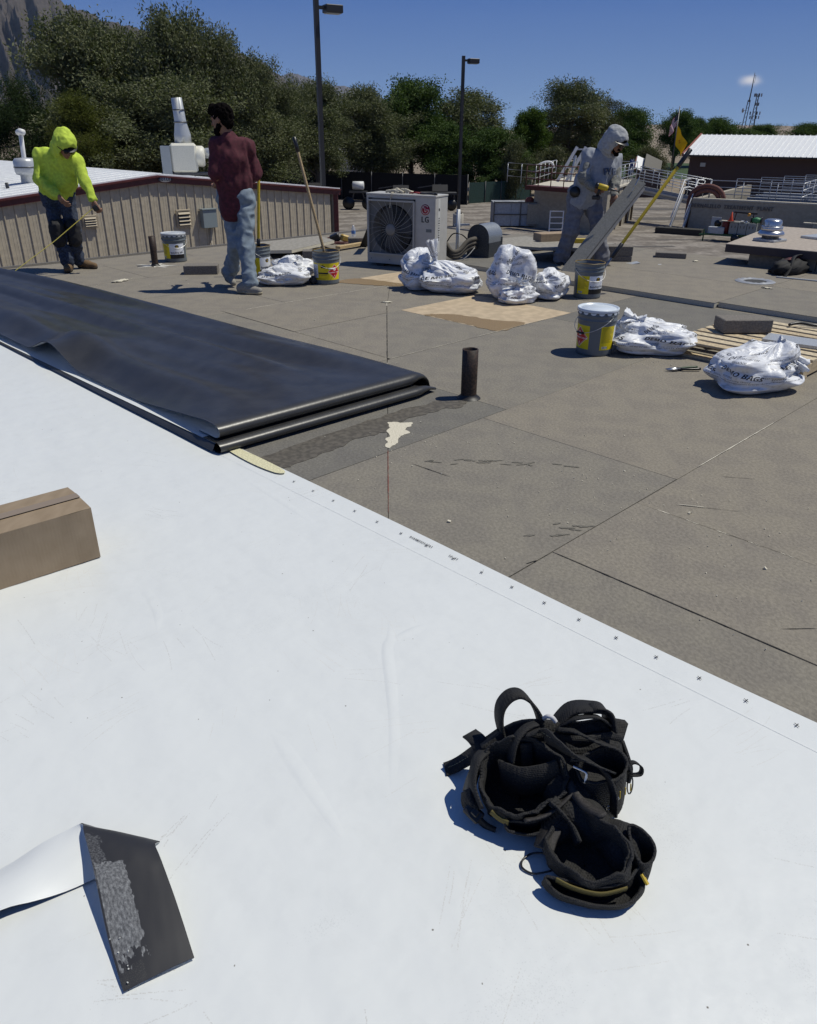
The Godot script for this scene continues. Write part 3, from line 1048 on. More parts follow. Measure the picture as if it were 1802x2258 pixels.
func strip_paths() -> Array:
	var far_edge := curve([Vector3(-1.40, 0.016, -0.92), Vector3(-1.1, 0.018, -1.12), Vector3(-0.953, 0.026, -1.226), Vector3(-0.873, 0.048, -1.285), Vector3(-0.826, 0.058, -1.312), Vector3(-0.797, 0.068, -1.322), Vector3(-0.779, 0.080, -1.313), Vector3(-0.769, 0.086, -1.292), Vector3(-0.745, 0.082, -1.252), Vector3(-0.723, 0.076, -1.216), Vector3(-0.694, 0.064, -1.164), Vector3(-0.633, 0.036, -1.052), Vector3(-0.568, 0.019, -0.949)], 4)
	var near_edge := curve([Vector3(-1.28, 0.022, -0.80), Vector3(-1.0, 0.040, -1.03), Vector3(-0.891, 0.046, -1.109), Vector3(-0.826, 0.032, -1.145), Vector3(-0.757, 0.021, -1.187), Vector3(-0.67, 0.020, -1.245), Vector3(-0.606, 0.030, -1.292), Vector3(-0.590, 0.055, -1.285), Vector3(-0.591, 0.072, -1.262), Vector3(-0.572, 0.074, -1.232), Vector3(-0.545, 0.066, -1.190), Vector3(-0.498, 0.046, -1.114), Vector3(-0.443, 0.022, -1.020)], 4)
	return [far_edge, near_edge]

func build_scrap() -> void:
	var t := thing("membrane_scrap", "cut strip of white membrane folded over to show its black back", "membrane scrap")
	var e := strip_paths()
	var grid := []
	var n := FastNoiseLite.new()
	n.seed = 2; n.frequency = 6.0
	for i in e[0].size():
		var row := []
		for j in 25:
			var q := j / 24.0
			var p: Vector3 = e[0][i].lerp(e[1][i], q)
			p.y += 0.012 * sin(q * PI) * (1.0 if i < 24 else 0.4) + 0.003 * n.get_noise_2d(p.x, p.z)
			row.append(p)
		grid.append(row)
	for r in grid: r.reverse()
	put(sheet(grid, true), "white_face", mat("scrap_white", lin(0.65, 0.67, 0.665), 0.45), t)
	# the other side, two millimetres off
	var other := []
	for i in grid.size():
		var row := []
		for j in 25:
			var du: Vector3 = grid[i][mini(j + 1, 24)] - grid[i][maxi(j - 1, 0)]
			var dv: Vector3 = grid[mini(i + 1, grid.size() - 1)][j] - grid[maxi(i - 1, 0)][j]
			row.append(grid[i][j] + dv.cross(du).normalized() * -0.0022)
		other.append(row)
	var under := other.slice(0, 27)
	var upper := other.slice(26)
	put(sheet(under), "black_underside", mats["black_membrane"], t)
	put(sheet(upper), "black_face", residue_material(), t)
	var bits := mat("white_residue", lin(0.6, 0.6, 0.56), 0.8)
	rng.seed = 5
	for i in 7:
		var st := mb()
		var p: Vector3 = upper[18 + i % 4][23 - (i % 3)] + Vector3(0.006 * i * 0.6, 0.003, 0.006)
		box(st, Vector3(0.004, 0.002, 0.005) * rng.randf_range(0.3, 0.7), xf(p, i * 1.3, 0.4, 0.7))
		part(st, "residue_crumb", bits, t)

func residue_material() -> Material:
	var w := 512
	var h := 1024
	var img := pic(w, h, Color(0.17, 0.172, 0.18))
	var n := FastNoiseLite.new()
	n.seed = 12; n.frequency = 0.02; n.fractal_octaves = 5
	var f := FastNoiseLite.new()
	f.seed = 13; f.frequency = 0.11; f.fractal_octaves = 3
	for y in h:
		for x in w:
			var q := Vector2(1.0 - x / 512.0, y / 1024.0)
			var a := 0.0
			var ed := n.get_noise_2d(x, y) * 0.07
			# two scraps of torn-off fleece: a long one by the edge, a square one beside it
			if q.x < 0.20 + ed and q.y > 0.16 + ed and q.y < 0.66: a = 0.24
			if q.x > 0.03 and q.x < 0.46 + ed * 0.5 and q.y > 0.50 + ed * 0.4 and q.y < 0.92 - q.x * 0.1 + ed: a = 0.50
			if a > 0.0:
				var s := f.get_noise_2d(x * 0.7 + y * 0.5, y * 1.3 - x * 0.4)
				var v := clampf(a - 0.05 + s * 0.16 + n.get_noise_2d(x * 2.0, y * 2.0) * 0.35, 0.0, 1.0)
				img.set_pixel(x, y, img.get_pixel(x, y).lerp(Color(0.70, 0.71, 0.71), v))
			elif q.x < 0.35 and q.y > 0.92 and q.y < 0.99:
				if f.get_noise_2d(x * 1.5, y * 1.5) > 0.33: img.set_pixel(x, y, Color(0.30, 0.30, 0.28))
	var m := StandardMaterial3D.new()
	m.albedo_texture = tex(img)
	m.roughness = 0.5
	return m

func build_carton() -> void:
	var l := Vector3(-0.75, 0, 0.66).normalized()
	var d := Vector3(-0.66, 0, -0.75).normalized()
	var t := thing("cardboard_box", "long brown cardboard box sealed with tape on the white sheet", "box", Vector3(-1.249, 0.021, -2.70))
	var L := 0.95
	var D := 0.255
	var H := 0.222
	var card := StandardMaterial3D.new()
	card.roughness = 0.85
	card.albedo_texture = carton_texture()
	card.uv1_triplanar = true; card.uv1_scale = Vector3.ONE * 2.2
	# faces with a slight bulge and knocked corners
	var f := func(u: float, v: float, a: Vector3, eu: Vector3, ev: Vector3, nn: Vector3, bulge: float) -> Vector3:
		var p := a + eu * u + ev * v + nn * bulge * sin(u * PI) * sin(v * PI)
		return p
	var faces := {"front_panel": [Vector3.ZERO, l * L, Vector3(0, H, 0)], "end_panel": [d * D, -d * D, Vector3(0, H, 0)], "back_panel": [l * L + d * D, -l * L, Vector3(0, H, 0)]}
	for k in faces:
		var q: Array = faces[k]
		var nn: Vector3 = q[1].cross(q[2]).normalized()
		var g := []
		for i in 13:
			var row := []
			for j in 31:
				var p: Vector3 = f.call(j / 30.0, i / 12.0, q[0], q[1], q[2], -nn if k == "zz" else nn, 0.010)
				if k == "front_panel": p += nn * (-0.004 * exp(-pow((j / 30.0 - 0.07) / 0.04, 2)) * i / 12.0)
				row.append(p)
			g.append(row)
		put(sheet(g), k, card, t)
	# two flaps meeting in the middle, a hair apart
	for s in 2:
		var g := []
		for i in 7:
			var row := []
			for j in 31:
				var u := j / 30.0
				var v := (i / 6.0) * 0.495 + (0.505 if s else 0.0)
				var p := l * L * u + d * D * v + Vector3(0, H + 0.006 * sin(v * PI) * (1.0 if s else 0.6), 0)
				row.append(p)
			g.append(row)
		for r in g: r.reverse()
		put(sheet(g), "top_flap", card, t)
	var tape := mat("parcel_tape", lin(0.26, 0.205, 0.145), 0.3)
	var g2 := []
	for i in 3:
		var row := []
		for j in 31: row.append(l * L * (j / 30.0) + d * (D * 0.52 + (i - 1) * 0.024) + Vector3(0, H + 0.0085, 0))
		row.reverse()
		g2.append(row)
	put(sheet(g2), "tape_strip", tape, t)
	var fnt := SystemFont.new()
	fnt.font_names = PackedStringArray(["Droid Sans Mono"])
	var tm := TextMesh.new()
	tm.text = "63615"; tm.font = fnt; tm.font_size = 64; tm.pixel_size = 0.014 / 46.0; tm.depth = 0.0006
	var x := -l
	put(tm, "printed_number", mats["ink"], t, Transform3D(Basis(x, d, x.cross(d)), l * 0.345 + d * (D * 0.84) + Vector3(0, H + 0.006, 0)))

func carton_texture() -> ImageTexture:
	var img := pic(512, 512, Color(0.58, 0.49, 0.385))
	var n := FastNoiseLite.new()
	n.seed = 6; n.frequency = 0.015; n.fractal_octaves = 4
	for y in 512:
		for x in 512:
			var v := n.get_noise_2d(x * 1.0, y * 0.4) * 0.045 + 0.006 * sin(x * 0.62) + rng.randf_range(-0.010, 0.010)
			img.set_pixel(x, y, Color(0.55 + v, 0.485 + v, 0.40 + v))
	return tex(img)

# ---------- the tool belt ----------
func pouch(parent: Node, called: String, rim: Array, shrink: float, bulge: float, m: Material, floor_y := 0.024, drop := Vector3.ZERO) -> MeshInstance3D:
	var rl := loop(rim, 5)
	var c := Vector3.ZERO
	for p in rl: c += p
	c /= rl.size()
	var n := FastNoiseLite.new()
	n.seed = rim.size() + int(c.x * 900); n.frequency = 9.0
	for i in rl.size():
		var dd := Vector3(rl[i].x - c.x, 0, rl[i].z - c.z).normalized()
		rl[i] = rl[i] + dd * n.get_noise_3dv(rl[i] * 1.7) * bulge * 0.9 + Vector3(0, n.get_noise_3dv(rl[i] * 1.9 + Vector3.ONE) * bulge * 0.9, 0)
	var grid := []
	var out := []
	for p in rl:
		var dir := Vector3(p.x - c.x, 0, p.z - c.z)
		out.append(dir)
	var prof := [[0.0, 0.02], [0.0, 0.6], [0.02, 1.0], [0.15, 1.06], [0.4, 1.08], [0.7, 1.05], [0.9, 1.02], [1.0, 1.0], [1.015, 0.965], [1.0, 0.93], [0.7, 0.93], [0.4, 0.94], [0.12, 0.9], [0.10, 0.4], [0.10, 0.02]]
	for k in prof.size():
		var row := []
		for i in rl.size():
			var t: float = prof[k][0]
			var sc: float = lerpf(shrink, 1.0, clampf(t, 0.0, 1.0)) * prof[k][1]
			var y := lerpf(floor_y, rl[i].y, t)
			var wob := n.get_noise_3d(rl[i].x, y * 1.6, rl[i].z) * bulge * (1.0 if k > 1 and k < 13 else 0.0)
			var q: Vector3 = c + out[i] * (sc + wob / 0.1)
			q.y = y
			row.append(q + drop * (1.0 - clampf(t, 0.0, 1.0)))
		row.reverse()
		grid.append(row)
	grid.reverse()
	var o := put(sheet(grid, false, true), called, m, parent)
	var st := mb(true)
	var tb := rl.duplicate()
	tb.append(rl[0])
	tube(st, tb, 0.0042, 6, false)
	part(st, "binding", mats["webbing"], o)
	return o

func build_tool_belt() -> void:
	var t := thing("tool_belt", "black padded tool belt with open pouches in a heap on the white sheet", "tool belt")
	var cloth := StandardMaterial3D.new()
	cloth.albedo_texture = ntex(81, 0.03, lin(0.008, 0.008, 0.008), lin(0.022, 0.021, 0.021), 0.3, 0.75)
	cloth.uv1_triplanar = true; cloth.uv1_scale = Vector3.ONE * 9.0
	cloth.roughness = 0.85
	cloth.normal_enabled = true; cloth.normal_texture = weave(); cloth.normal_scale = 0.7
	var web := mat("webbing", lin(0.010, 0.010, 0.011), 0.8)
	web.normal_enabled = true; web.normal_texture = cloth.normal_texture; web.normal_scale = 0.9; web.uv1_triplanar = true; web.uv1_scale = Vector3.ONE * 12.0
	var grey := mat("worn_leather", lin(0.040, 0.036, 0.035), 0.75)
	grey.albedo_texture = ntex(83, 0.03, Color(0.6, 0.6, 0.6), Color(1, 1, 1), 0.3, 0.7)
	grey.uv1_triplanar = true; grey.uv1_scale = Vector3.ONE * 10.0
	var olive := mat("olive_lining", lin(0.11, 0.088, 0.022), 0.8)
	var plastic := mat("black_plastic", lin(0.012, 0.012, 0.013), 0.35)
	var steel := mat("steel", lin(0.55, 0.56, 0.57), 0.3, 1.0)
	# large pouch with an upright back
	var rim1 := [Vector3(0.216, 0.172, -1.491), Vector3(0.250, 0.200, -1.484), Vector3(0.294, 0.210, -1.476), Vector3(0.339, 0.210, -1.456), Vector3(0.377, 0.200, -1.433), Vector3(0.394, 0.180, -1.414), Vector3(0.394, 0.155, -1.390), Vector3(0.371, 0.135, -1.362), Vector3(0.333, 0.120, -1.339), Vector3(0.286, 0.105, -1.328), Vector3(0.245, 0.100, -1.339), Vector3(0.207, 0.103, -1.363), Vector3(0.187, 0.112, -1.403), Vector3(0.185, 0.128, -1.437), Vector3(0.196, 0.152, -1.468)]
	var p1 := pouch(t, "pouch", rim1, 0.92, 0.017, cloth, 0.024, Vector3(0.01, 0, -0.03))
	p1.set_meta("label", "large open pouch with an upright padded back")
	# dividers that stand inside it
	var st := mb(true)
	strap(st, curve([Vector3(0.240, 0.11, -1.455), Vector3(0.285, 0.125, -1.418), Vector3(0.335, 0.145, -1.408), Vector3(0.38, 0.16, -1.415)], 5), 0.085, Vector3.UP, 0.003)
	part(st, "divider", cloth, p1)
	st = mb(true)
	strap(st, curve([Vector3(0.300, 0.20, -1.470), Vector3(0.306, 0.14, -1.452), Vector3(0.308, 0.07, -1.42)], 5), 0.030, Vector3.RIGHT, 0.002)
	part(st, "tool_loop", web, p1)
	# pocket on its near side with a worn flap
	var rp := [Vector3(0.245, 0.080, -1.333), Vector3(0.300, 0.088, -1.324), Vector3(0.352, 0.098, -1.338), Vector3(0.398, 0.118, -1.366), Vector3(0.408, 0.105, -1.352), Vector3(0.362, 0.080, -1.322), Vector3(0.305, 0.066, -1.306), Vector3(0.250, 0.062, -1.318)]
	var pk := pouch(t, "front_pocket", rp, 0.95, 0.004, cloth, 0.024, Vector3(0.012, 0, -0.028))
	st = mb(true)
	strap(st, curve([Vector3(0.283, 0.099, -1.318), Vector3(0.330, 0.106, -1.326), Vector3(0.372, 0.122, -1.346), Vector3(0.404, 0.137, -1.372)], 5), 0.030, Vector3(0.1, 0.55, 0.75), 0.0025)
	part(st, "flap", grey, pk)
	st = mb(true)
	strap(st, curve([Vector3(0.352, 0.135, -1.346), Vector3(0.372, 0.112, -1.336), Vector3(0.382, 0.075, -1.326)], 4), 0.028, Vector3(0.8, 0, -0.4), 0.003)
	part(st, "pocket_strap", web, pk)
	st = mb(true)
	strap(st, curve([Vector3(0.207, 0.090, -1.352), Vector3(0.226, 0.082, -1.338), Vector3(0.248, 0.080, -1.326)], 4), 0.016, Vector3.UP, 0.002)
	part(st, "yellow_piping", olive, pk)
	# second pouch, nearest, gaping towards the viewer
	var rim2 := [Vector3(0.405, 0.128, -1.335), Vector3(0.453, 0.150, -1.278), Vector3(0.479, 0.152, -1.248), Vector3(0.500, 0.146, -1.212), Vector3(0.502, 0.130, -1.180), Vector3(0.481, 0.115, -1.158), Vector3(0.417, 0.100, -1.156), Vector3(0.368, 0.092, -1.186), Vector3(0.338, 0.084, -1.229), Vector3(0.330, 0.082, -1.268), Vector3(0.360, 0.095, -1.312)]
	var p2 := pouch(t, "pouch", rim2, 0.95, 0.015, cloth, 0.024, Vector3(0.0, 0, -0.012))
	p2.set_meta("label", "dark gaping pouch nearest the viewer")
	var rim2b := [Vector3(0.318, 0.062, -1.190), Vector3(0.331, 0.056, -1.164), Vector3(0.362, 0.052, -1.145), Vector3(0.435, 0.048, -1.128), Vector3(0.499, 0.052, -1.136), Vector3(0.537, 0.066, -1.173), Vector3(0.528, 0.088, -1.196), Vector3(0.490, 0.084, -1.163), Vector3(0.425, 0.078, -1.152), Vector3(0.365, 0.072, -1.172)]
	var p2b := pouch(t, "front_pocket", rim2b, 0.97, 0.003, cloth, 0.024, Vector3(0.0, 0, -0.008))
	st = mb(true)
	strap(st, curve([Vector3(0.338, 0.072, -1.176), Vector3(0.375, 0.068, -1.157), Vector3(0.432, 0.066, -1.144), Vector3(0.492, 0.074, -1.153)], 5), 0.022, Vector3(0, 0.9, 0.3), 0.0018)
	part(st, "olive_lining", olive, p2b)
	st = mb()
	box(st, Vector3(0.015, 0.004, 0.024), xf(Vector3(0.538, 0.075, -1.176), 0.5, 0.5, -0.7))
	part(st, "yellow_tag", mat("yellow_tag", lin(0.42, 0.30, 0.03), 0.7), p2b)
	# small tool sleeve on the right-hand side
	pouch(t, "side_sleeve", [Vector3(0.515, 0.146, -1.262), Vector3(0.541, 0.146, -1.252), Vector3(0.566, 0.126, -1.230), Vector3(0.559, 0.106, -1.204), Vector3(0.532, 0.104, -1.192), Vector3(0.516, 0.124, -1.222)], 0.9, 0.004, cloth, 0.026)
	# third pouch, behind on the right
	var rim3 := [Vector3(0.425, 0.172, -1.376), Vector3(0.470, 0.172, -1.370), Vector3(0.514, 0.170, -1.384), Vector3(0.545, 0.180, -1.408), Vector3(0.538, 0.196, -1.438), Vector3(0.505, 0.205, -1.452), Vector3(0.450, 0.202, -1.438), Vector3(0.420, 0.185, -1.410)]
	var p3 := pouch(t, "pouch", rim3, 0.98, 0.013, cloth, 0.026, Vector3(0.012, 0, -0.01))
	p3.set_meta("label", "riveted pouch behind on the right")
	for k in 4:
		st = mb(true)
		var c := [Vector3(0.455, 0.10, -1.352), Vector3(0.475, 0.10, -1.352), Vector3(0.495, 0.10, -1.356), Vector3(0.512, 0.125, -1.362)][k] as Vector3
		var ring := []
		for i in 13: ring.append(c + Vector3(cos(TAU * i / 12.0) * 0.006, sin(TAU * i / 12.0) * 0.006, 0.0))
		tube(st, ring, 0.0016, 5, false)
		part(st, "eyelet", steel, p3)
	for k in 3:
		st = mb()
		bar(st, Vector3(0.520 + k * 0.016, 0.145, -1.366 - k * 0.012), Vector3(0.521 + k * 0.016, 0.125, -1.363 - k * 0.012), 0.0025, 0.002)
		part(st, "yellow_stitch", mats["yellow_tag"], p3)
	# soft panels that hang between the pouches and tie the heap together
	lump(t, "hip_panel", cloth, [[Vector3(0.36, 0.055, -1.325), 0.035], [Vector3(0.40, 0.080, -1.352), 0.042], [Vector3(0.435, 0.085, -1.345), 0.042], [Vector3(0.455, 0.075, -1.32), 0.035]])
	lump(t, "hip_panel", cloth, [[Vector3(0.395, 0.10, -1.42), 0.05], [Vector3(0.42, 0.09, -1.39), 0.05], [Vector3(0.47, 0.08, -1.45), 0.06], [Vector3(0.40, 0.10, -1.47), 0.06]])
	lump(t, "tool_roll", cloth, [[Vector3(0.505, 0.07, -1.235), 0.035], [Vector3(0.51, 0.08, -1.27), 0.04], [Vector3(0.49, 0.06, -1.30), 0.035]])
	st = mb(true)
	strap(st, curve([Vector3(0.398, 0.150, -1.388), Vector3(0.412, 0.142, -1.350), Vector3(0.432, 0.146, -1.312), Vector3(0.458, 0.156, -1.280)], 5), 0.022, Vector3(0.7, 0.2, 0.5), 0.005)
	part(st, "leather_trim", grey, t)
	st = mb(true)
	strap(st, curve([Vector3(0.352, 0.082, -1.312), Vector3(0.338, 0.072, -1.292), Vector3(0.326, 0.060, -1.268)], 5), 0.05, Vector3(0.9, 0.35, 0.3), 0.004)
	part(st, "leather_flap", grey, t)
	# the padded waist belt along the back and around the right
	st = mb(true)
	strap(st, curve([Vector3(0.225, 0.10, -1.512), Vector3(0.300, 0.15, -1.530), Vector3(0.378, 0.170, -1.512), Vector3(0.440, 0.178, -1.498), Vector3(0.510, 0.178, -1.512), Vector3(0.556, 0.168, -1.516)], 6), 0.105, Vector3(0.0, 0.9, -0.25), 0.011)
	var pad := part(st, "waist_pad", cloth, t)
	st = mb(true)
	strap(st, curve([Vector3(0.300, 0.185, -1.512), Vector3(0.378, 0.196, -1.494), Vector3(0.440, 0.200, -1.482), Vector3(0.510, 0.198, -1.497), Vector3(0.552, 0.185, -1.502)], 6), 0.028, Vector3(0.0, 0.9, -0.2), 0.005)
	part(st, "quilted_band", web, pad)
	st = mb(true)
	strap(st, curve([Vector3(0.385, 0.21, -1.53), Vector3(0.42, 0.250, -1.540), Vector3(0.47, 0.262, -1.535), Vector3(0.512, 0.245, -1.540), Vector3(0.520, 0.19, -1.535)], 6), 0.055, Vector3(0.15, 0.2, 1.0), 0.004)
	part(st, "back_flap", web, t)
	st = mb(true)
	strap(st, curve([Vector3(0.40, 0.225, -1.515), Vector3(0.43, 0.252, -1.505), Vector3(0.48, 0.256, -1.505), Vector3(0.515, 0.225, -1.515)], 6), 0.038, Vector3(0.0, 0.5, 0.8), 0.003)
	part(st, "webbing_loop", web, t)
	# the big loop standing up at the back left
	st = mb(true)
	strap(st, curve([Vector3(0.266, 0.10, -1.530), Vector3(0.250, 0.16, -1.540), Vector3(0.240, 0.205, -1.548), Vector3(0.243, 0.245, -1.555), Vector3(0.263, 0.274, -1.560), Vector3(0.289, 0.282, -1.560), Vector3(0.315, 0.268, -1.552), Vector3(0.338, 0.235, -1.542), Vector3(0.352, 0.195, -1.530)], 6), 0.046, Vector3(0.30, 0.15, 1.0), 0.004)
	part(st, "shoulder_loop", cloth, t)
	# strap that crosses over the top
	st = mb(true)
	strap(st, curve([Vector3(0.300, 0.222, -1.482), Vector3(0.334, 0.234, -1.474), Vector3(0.364, 0.238, -1.434), Vector3(0.398, 0.232, -1.400), Vector3(0.438, 0.222, -1.382), Vector3(0.498, 0.200, -1.372)], 7), 0.034, Vector3(0.55, 0.35, 0.75), 0.0025)
	var cr := part(st, "crossing_strap", web, t)
	stitch(cr, [Vector3(0.335, 0.2385, -1.470), Vector3(0.365, 0.243, -1.431), Vector3(0.399, 0.237, -1.397), Vector3(0.438, 0.227, -1.379), Vector3(0.480, 0.212, -1.371)])
	# more webbing thrown over the heap
	for w in [[[Vector3(0.385, 0.222, -1.500), Vector3(0.420, 0.238, -1.470), Vector3(0.470, 0.226, -1.448), Vector3(0.525, 0.205, -1.440), Vector3(0.556, 0.150, -1.420)], 0.028], [[Vector3(0.405, 0.205, -1.415), Vector3(0.440, 0.212, -1.400), Vector3(0.480, 0.196, -1.372), Vector3(0.500, 0.150, -1.352), Vector3(0.505, 0.09, -1.345)], 0.026], [[Vector3(0.330, 0.232, -1.505), Vector3(0.300, 0.228, -1.492), Vector3(0.272, 0.205, -1.470), Vector3(0.262, 0.150, -1.452)], 0.030], [[Vector3(0.200, 0.150, -1.492), Vector3(0.176, 0.150, -1.455), Vector3(0.165, 0.115, -1.415), Vector3(0.185, 0.075, -1.372)], 0.034], [[Vector3(0.455, 0.245, -1.530), Vector3(0.480, 0.272, -1.522), Vector3(0.512, 0.262, -1.512), Vector3(0.525, 0.215, -1.500)], 0.034], [[Vector3(0.350, 0.128, -1.345), Vector3(0.372, 0.122, -1.318), Vector3(0.392, 0.100, -1.300), Vector3(0.404, 0.085, -1.262)], 0.030]]:
		st = mb(true)
		strap(st, curve(w[0], 6), w[1], Vector3(0.35, 0.35, 0.85), 0.003)
		part(st, "webbing_strap", web, t)
	lump(t, "padded_panel", cloth, [[Vector3(0.30, 0.12, -1.525), 0.05], [Vector3(0.40, 0.14, -1.525), 0.06], [Vector3(0.50, 0.14, -1.515), 0.055]])
	# loose webbing end on the left with a fold in it
	st = mb(true)
	strap(st, curve([Vector3(0.104, 0.022, -1.556), Vector3(0.134, 0.034, -1.560), Vector3(0.170, 0.058, -1.566), Vector3(0.212, 0.115, -1.548), Vector3(0.244, 0.165, -1.530)], 6), 0.046, Vector3(0.45, 0.1, 0.9), 0.0022)
	var ls := part(st, "loose_strap", web, t)
	stitch(ls, [Vector3(0.112, 0.030, -1.556), Vector3(0.134, 0.038, -1.560), Vector3(0.168, 0.060, -1.566)])
	st = mb(true)
	strap(st, curve([Vector3(0.168, 0.128, -1.582), Vector3(0.190, 0.130, -1.548), Vector3(0.205, 0.118, -1.500)], 5), 0.046, Vector3(0.9, 0.1, 0.35), 0.0022)
	part(st, "strap_keeper", web, t)
	# left-hand side of the belt with its buckle
	st = mb(true)
	strap(st, curve([Vector3(0.192, 0.115, -1.498), Vector3(0.172, 0.100, -1.462), Vector3(0.158, 0.082, -1.425)], 5), 0.042, Vector3(0.5, 0.8, 0.2), 0.007)
	part(st, "belt_end", mat("belt_rubber", lin(0.022, 0.022, 0.022), 0.6), t)
	st = mb(true)
	strap(st, curve([Vector3(0.158, 0.080, -1.425), Vector3(0.158, 0.070, -1.400), Vector3(0.172, 0.055, -1.385)], 4), 0.040, Vector3(0.5, 0.8, 0.2), 0.010)
	part(st, "belt_keeper", cloth, t)
	st = mb()
	box(st, Vector3(0.048, 0.014, 0.034), xf(Vector3(0.168, 0.056, -1.378), -0.9, 0.5, -0.5), 0.004)
	var bk := part(st, "buckle", plastic, t)
	st = mb()
	box(st, Vector3(0.020, 0.018, 0.020), xf(Vector3(0.172, 0.060, -1.376), -0.9, 0.5, -0.5), 0.003)
	part(st, "buckle_latch", plastic, bk)
	st = mb(true)
	strap(st, curve([Vector3(0.178, 0.045, -1.372), Vector3(0.198, 0.030, -1.362), Vector3(0.222, 0.024, -1.352)], 4), 0.024, Vector3(0.3, 0.7, 0.4), 0.004)
	part(st, "strap_tail", web, t)
	# right-hand strap, loop and snap hook
	st = mb(true)
	strap(st, curve([Vector3(0.556, 0.170, -1.512), Vector3(0.568, 0.140, -1.484), Vector3(0.575, 0.115, -1.472), Vector3(0.570, 0.08, -1.46)], 5), 0.016, Vector3(0.3, 0.1, 1.0), 0.004)
	part(st, "drop_strap", web, t)
	st = mb(true)
	strap(st, curve([Vector3(0.565, 0.118, -1.478), Vector3(0.585, 0.128, -1.480), Vector3(0.603, 0.120, -1.472), Vector3(0.600, 0.104, -1.464), Vector3(0.575, 0.102, -1.462)], 5), 0.020, Vector3(0.1, 0.4, 0.9), 0.002)
	part(st, "hook_loop", web, t)
	st = mb(true)
	var hk := []
	for i in 15:
		var an := TAU * i / 14.0
		hk.append(Vector3(0.577 + cos(an) * 0.007, 0.072 + sin(an) * 0.026, -1.458 + sin(an) * -0.006))
	tube(st, hk, 0.002, 6, false)
	part(st, "snap_hook", mat("dark_steel", lin(0.10, 0.10, 0.10), 0.4, 0.8), t)
	# wire hammer ring lying on the sheet
	st = mb(true)
	tube(st, curve([Vector3(0.338, 0.040, -1.272), Vector3(0.305, 0.026, -1.284), Vector3(0.279, 0.023, -1.268), Vector3(0.275, 0.023, -1.246), Vector3(0.300, 0.023, -1.230), Vector3(0.340, 0.036, -1.228)], 6), 0.0026, 6)
	part(st, "hammer_ring", plastic, t)
	# clip with a wisp of white tape
	st = mb(true)
	tube(st, curve([Vector3(0.350, 0.236, -1.520), Vector3(0.357, 0.250, -1.512), Vector3(0.368, 0.250, -1.508), Vector3(0.378, 0.238, -1.505)], 5), 0.006, 6)
	part(st, "white_tape_wrap", mat("tape_white", lin(0.55, 0.55, 0.56), 0.6), t)
	st = mb(true)
	tube(st, curve([Vector3(0.405, 0.200, -1.392), Vector3(0.425, 0.195, -1.384), Vector3(0.436, 0.186, -1.380), Vector3(0.432, 0.165, -1.372)], 5), 0.0045, 6)
	part(st, "steel_clip", steel, t)

func lump(parent: Node, called: String, m: Material, balls: Array) -> void:
	var lo := Vector3.ONE * 9.0
	var hi := Vector3.ONE * -9.0
	for b in balls:
		lo = lo.min(b[0] - Vector3.ONE * (b[1] + 0.03))
		hi = hi.max(b[0] + Vector3.ONE * (b[1] + 0.03))
	lo.y = 0.0
	var f := Field.new(lo, hi, 0.007)
	for i in balls.size():
		f.cap(balls[i][0], balls[mini(i + 1, balls.size() - 1)][0], balls[i][1], balls[mini(i + 1, balls.size() - 1)][1], 0.03)
	var n := FastNoiseLite.new()
	n.seed = balls.size() + int(lo.x * 1000); n.frequency = 9.0
	f.folds(n, 0.006)
	f.cut(Vector3.DOWN, Vector3(0, 0.022, 0))
	var st := mb(true)
	f.into(st)
	part(st, called, m, parent)

func stitch(parent: Node, pts: Array) -> void:
	var c := curve(pts, 5)
	var st := mb()
	for i in c.size() - 1:
		bar(st, c[i].lerp(c[i + 1], 0.15), c[i].lerp(c[i + 1], 0.8), 0.0013, 0.0012)
	var o := part(st, "pale_stitching", mat("thread", lin(0.30, 0.26, 0.15), 0.8), parent)
	o.set_meta("kind", "stuff")

func weave() -> ImageTexture:
	var img := Image.create(128, 128, false, Image.FORMAT_L8)
	for y in 128:
		for x in 128:
			var v := 0.5 + 0.25 * sin(x * TAU / 8.0) * (1.0 if (y / 8) % 2 == 0 else -1.0) + 0.25 * sin(y * TAU / 8.0)
			img.set_pixel(x, y, Color(v, v, v))
	img.bump_map_to_normal_map(3.0)
	return tex(img)

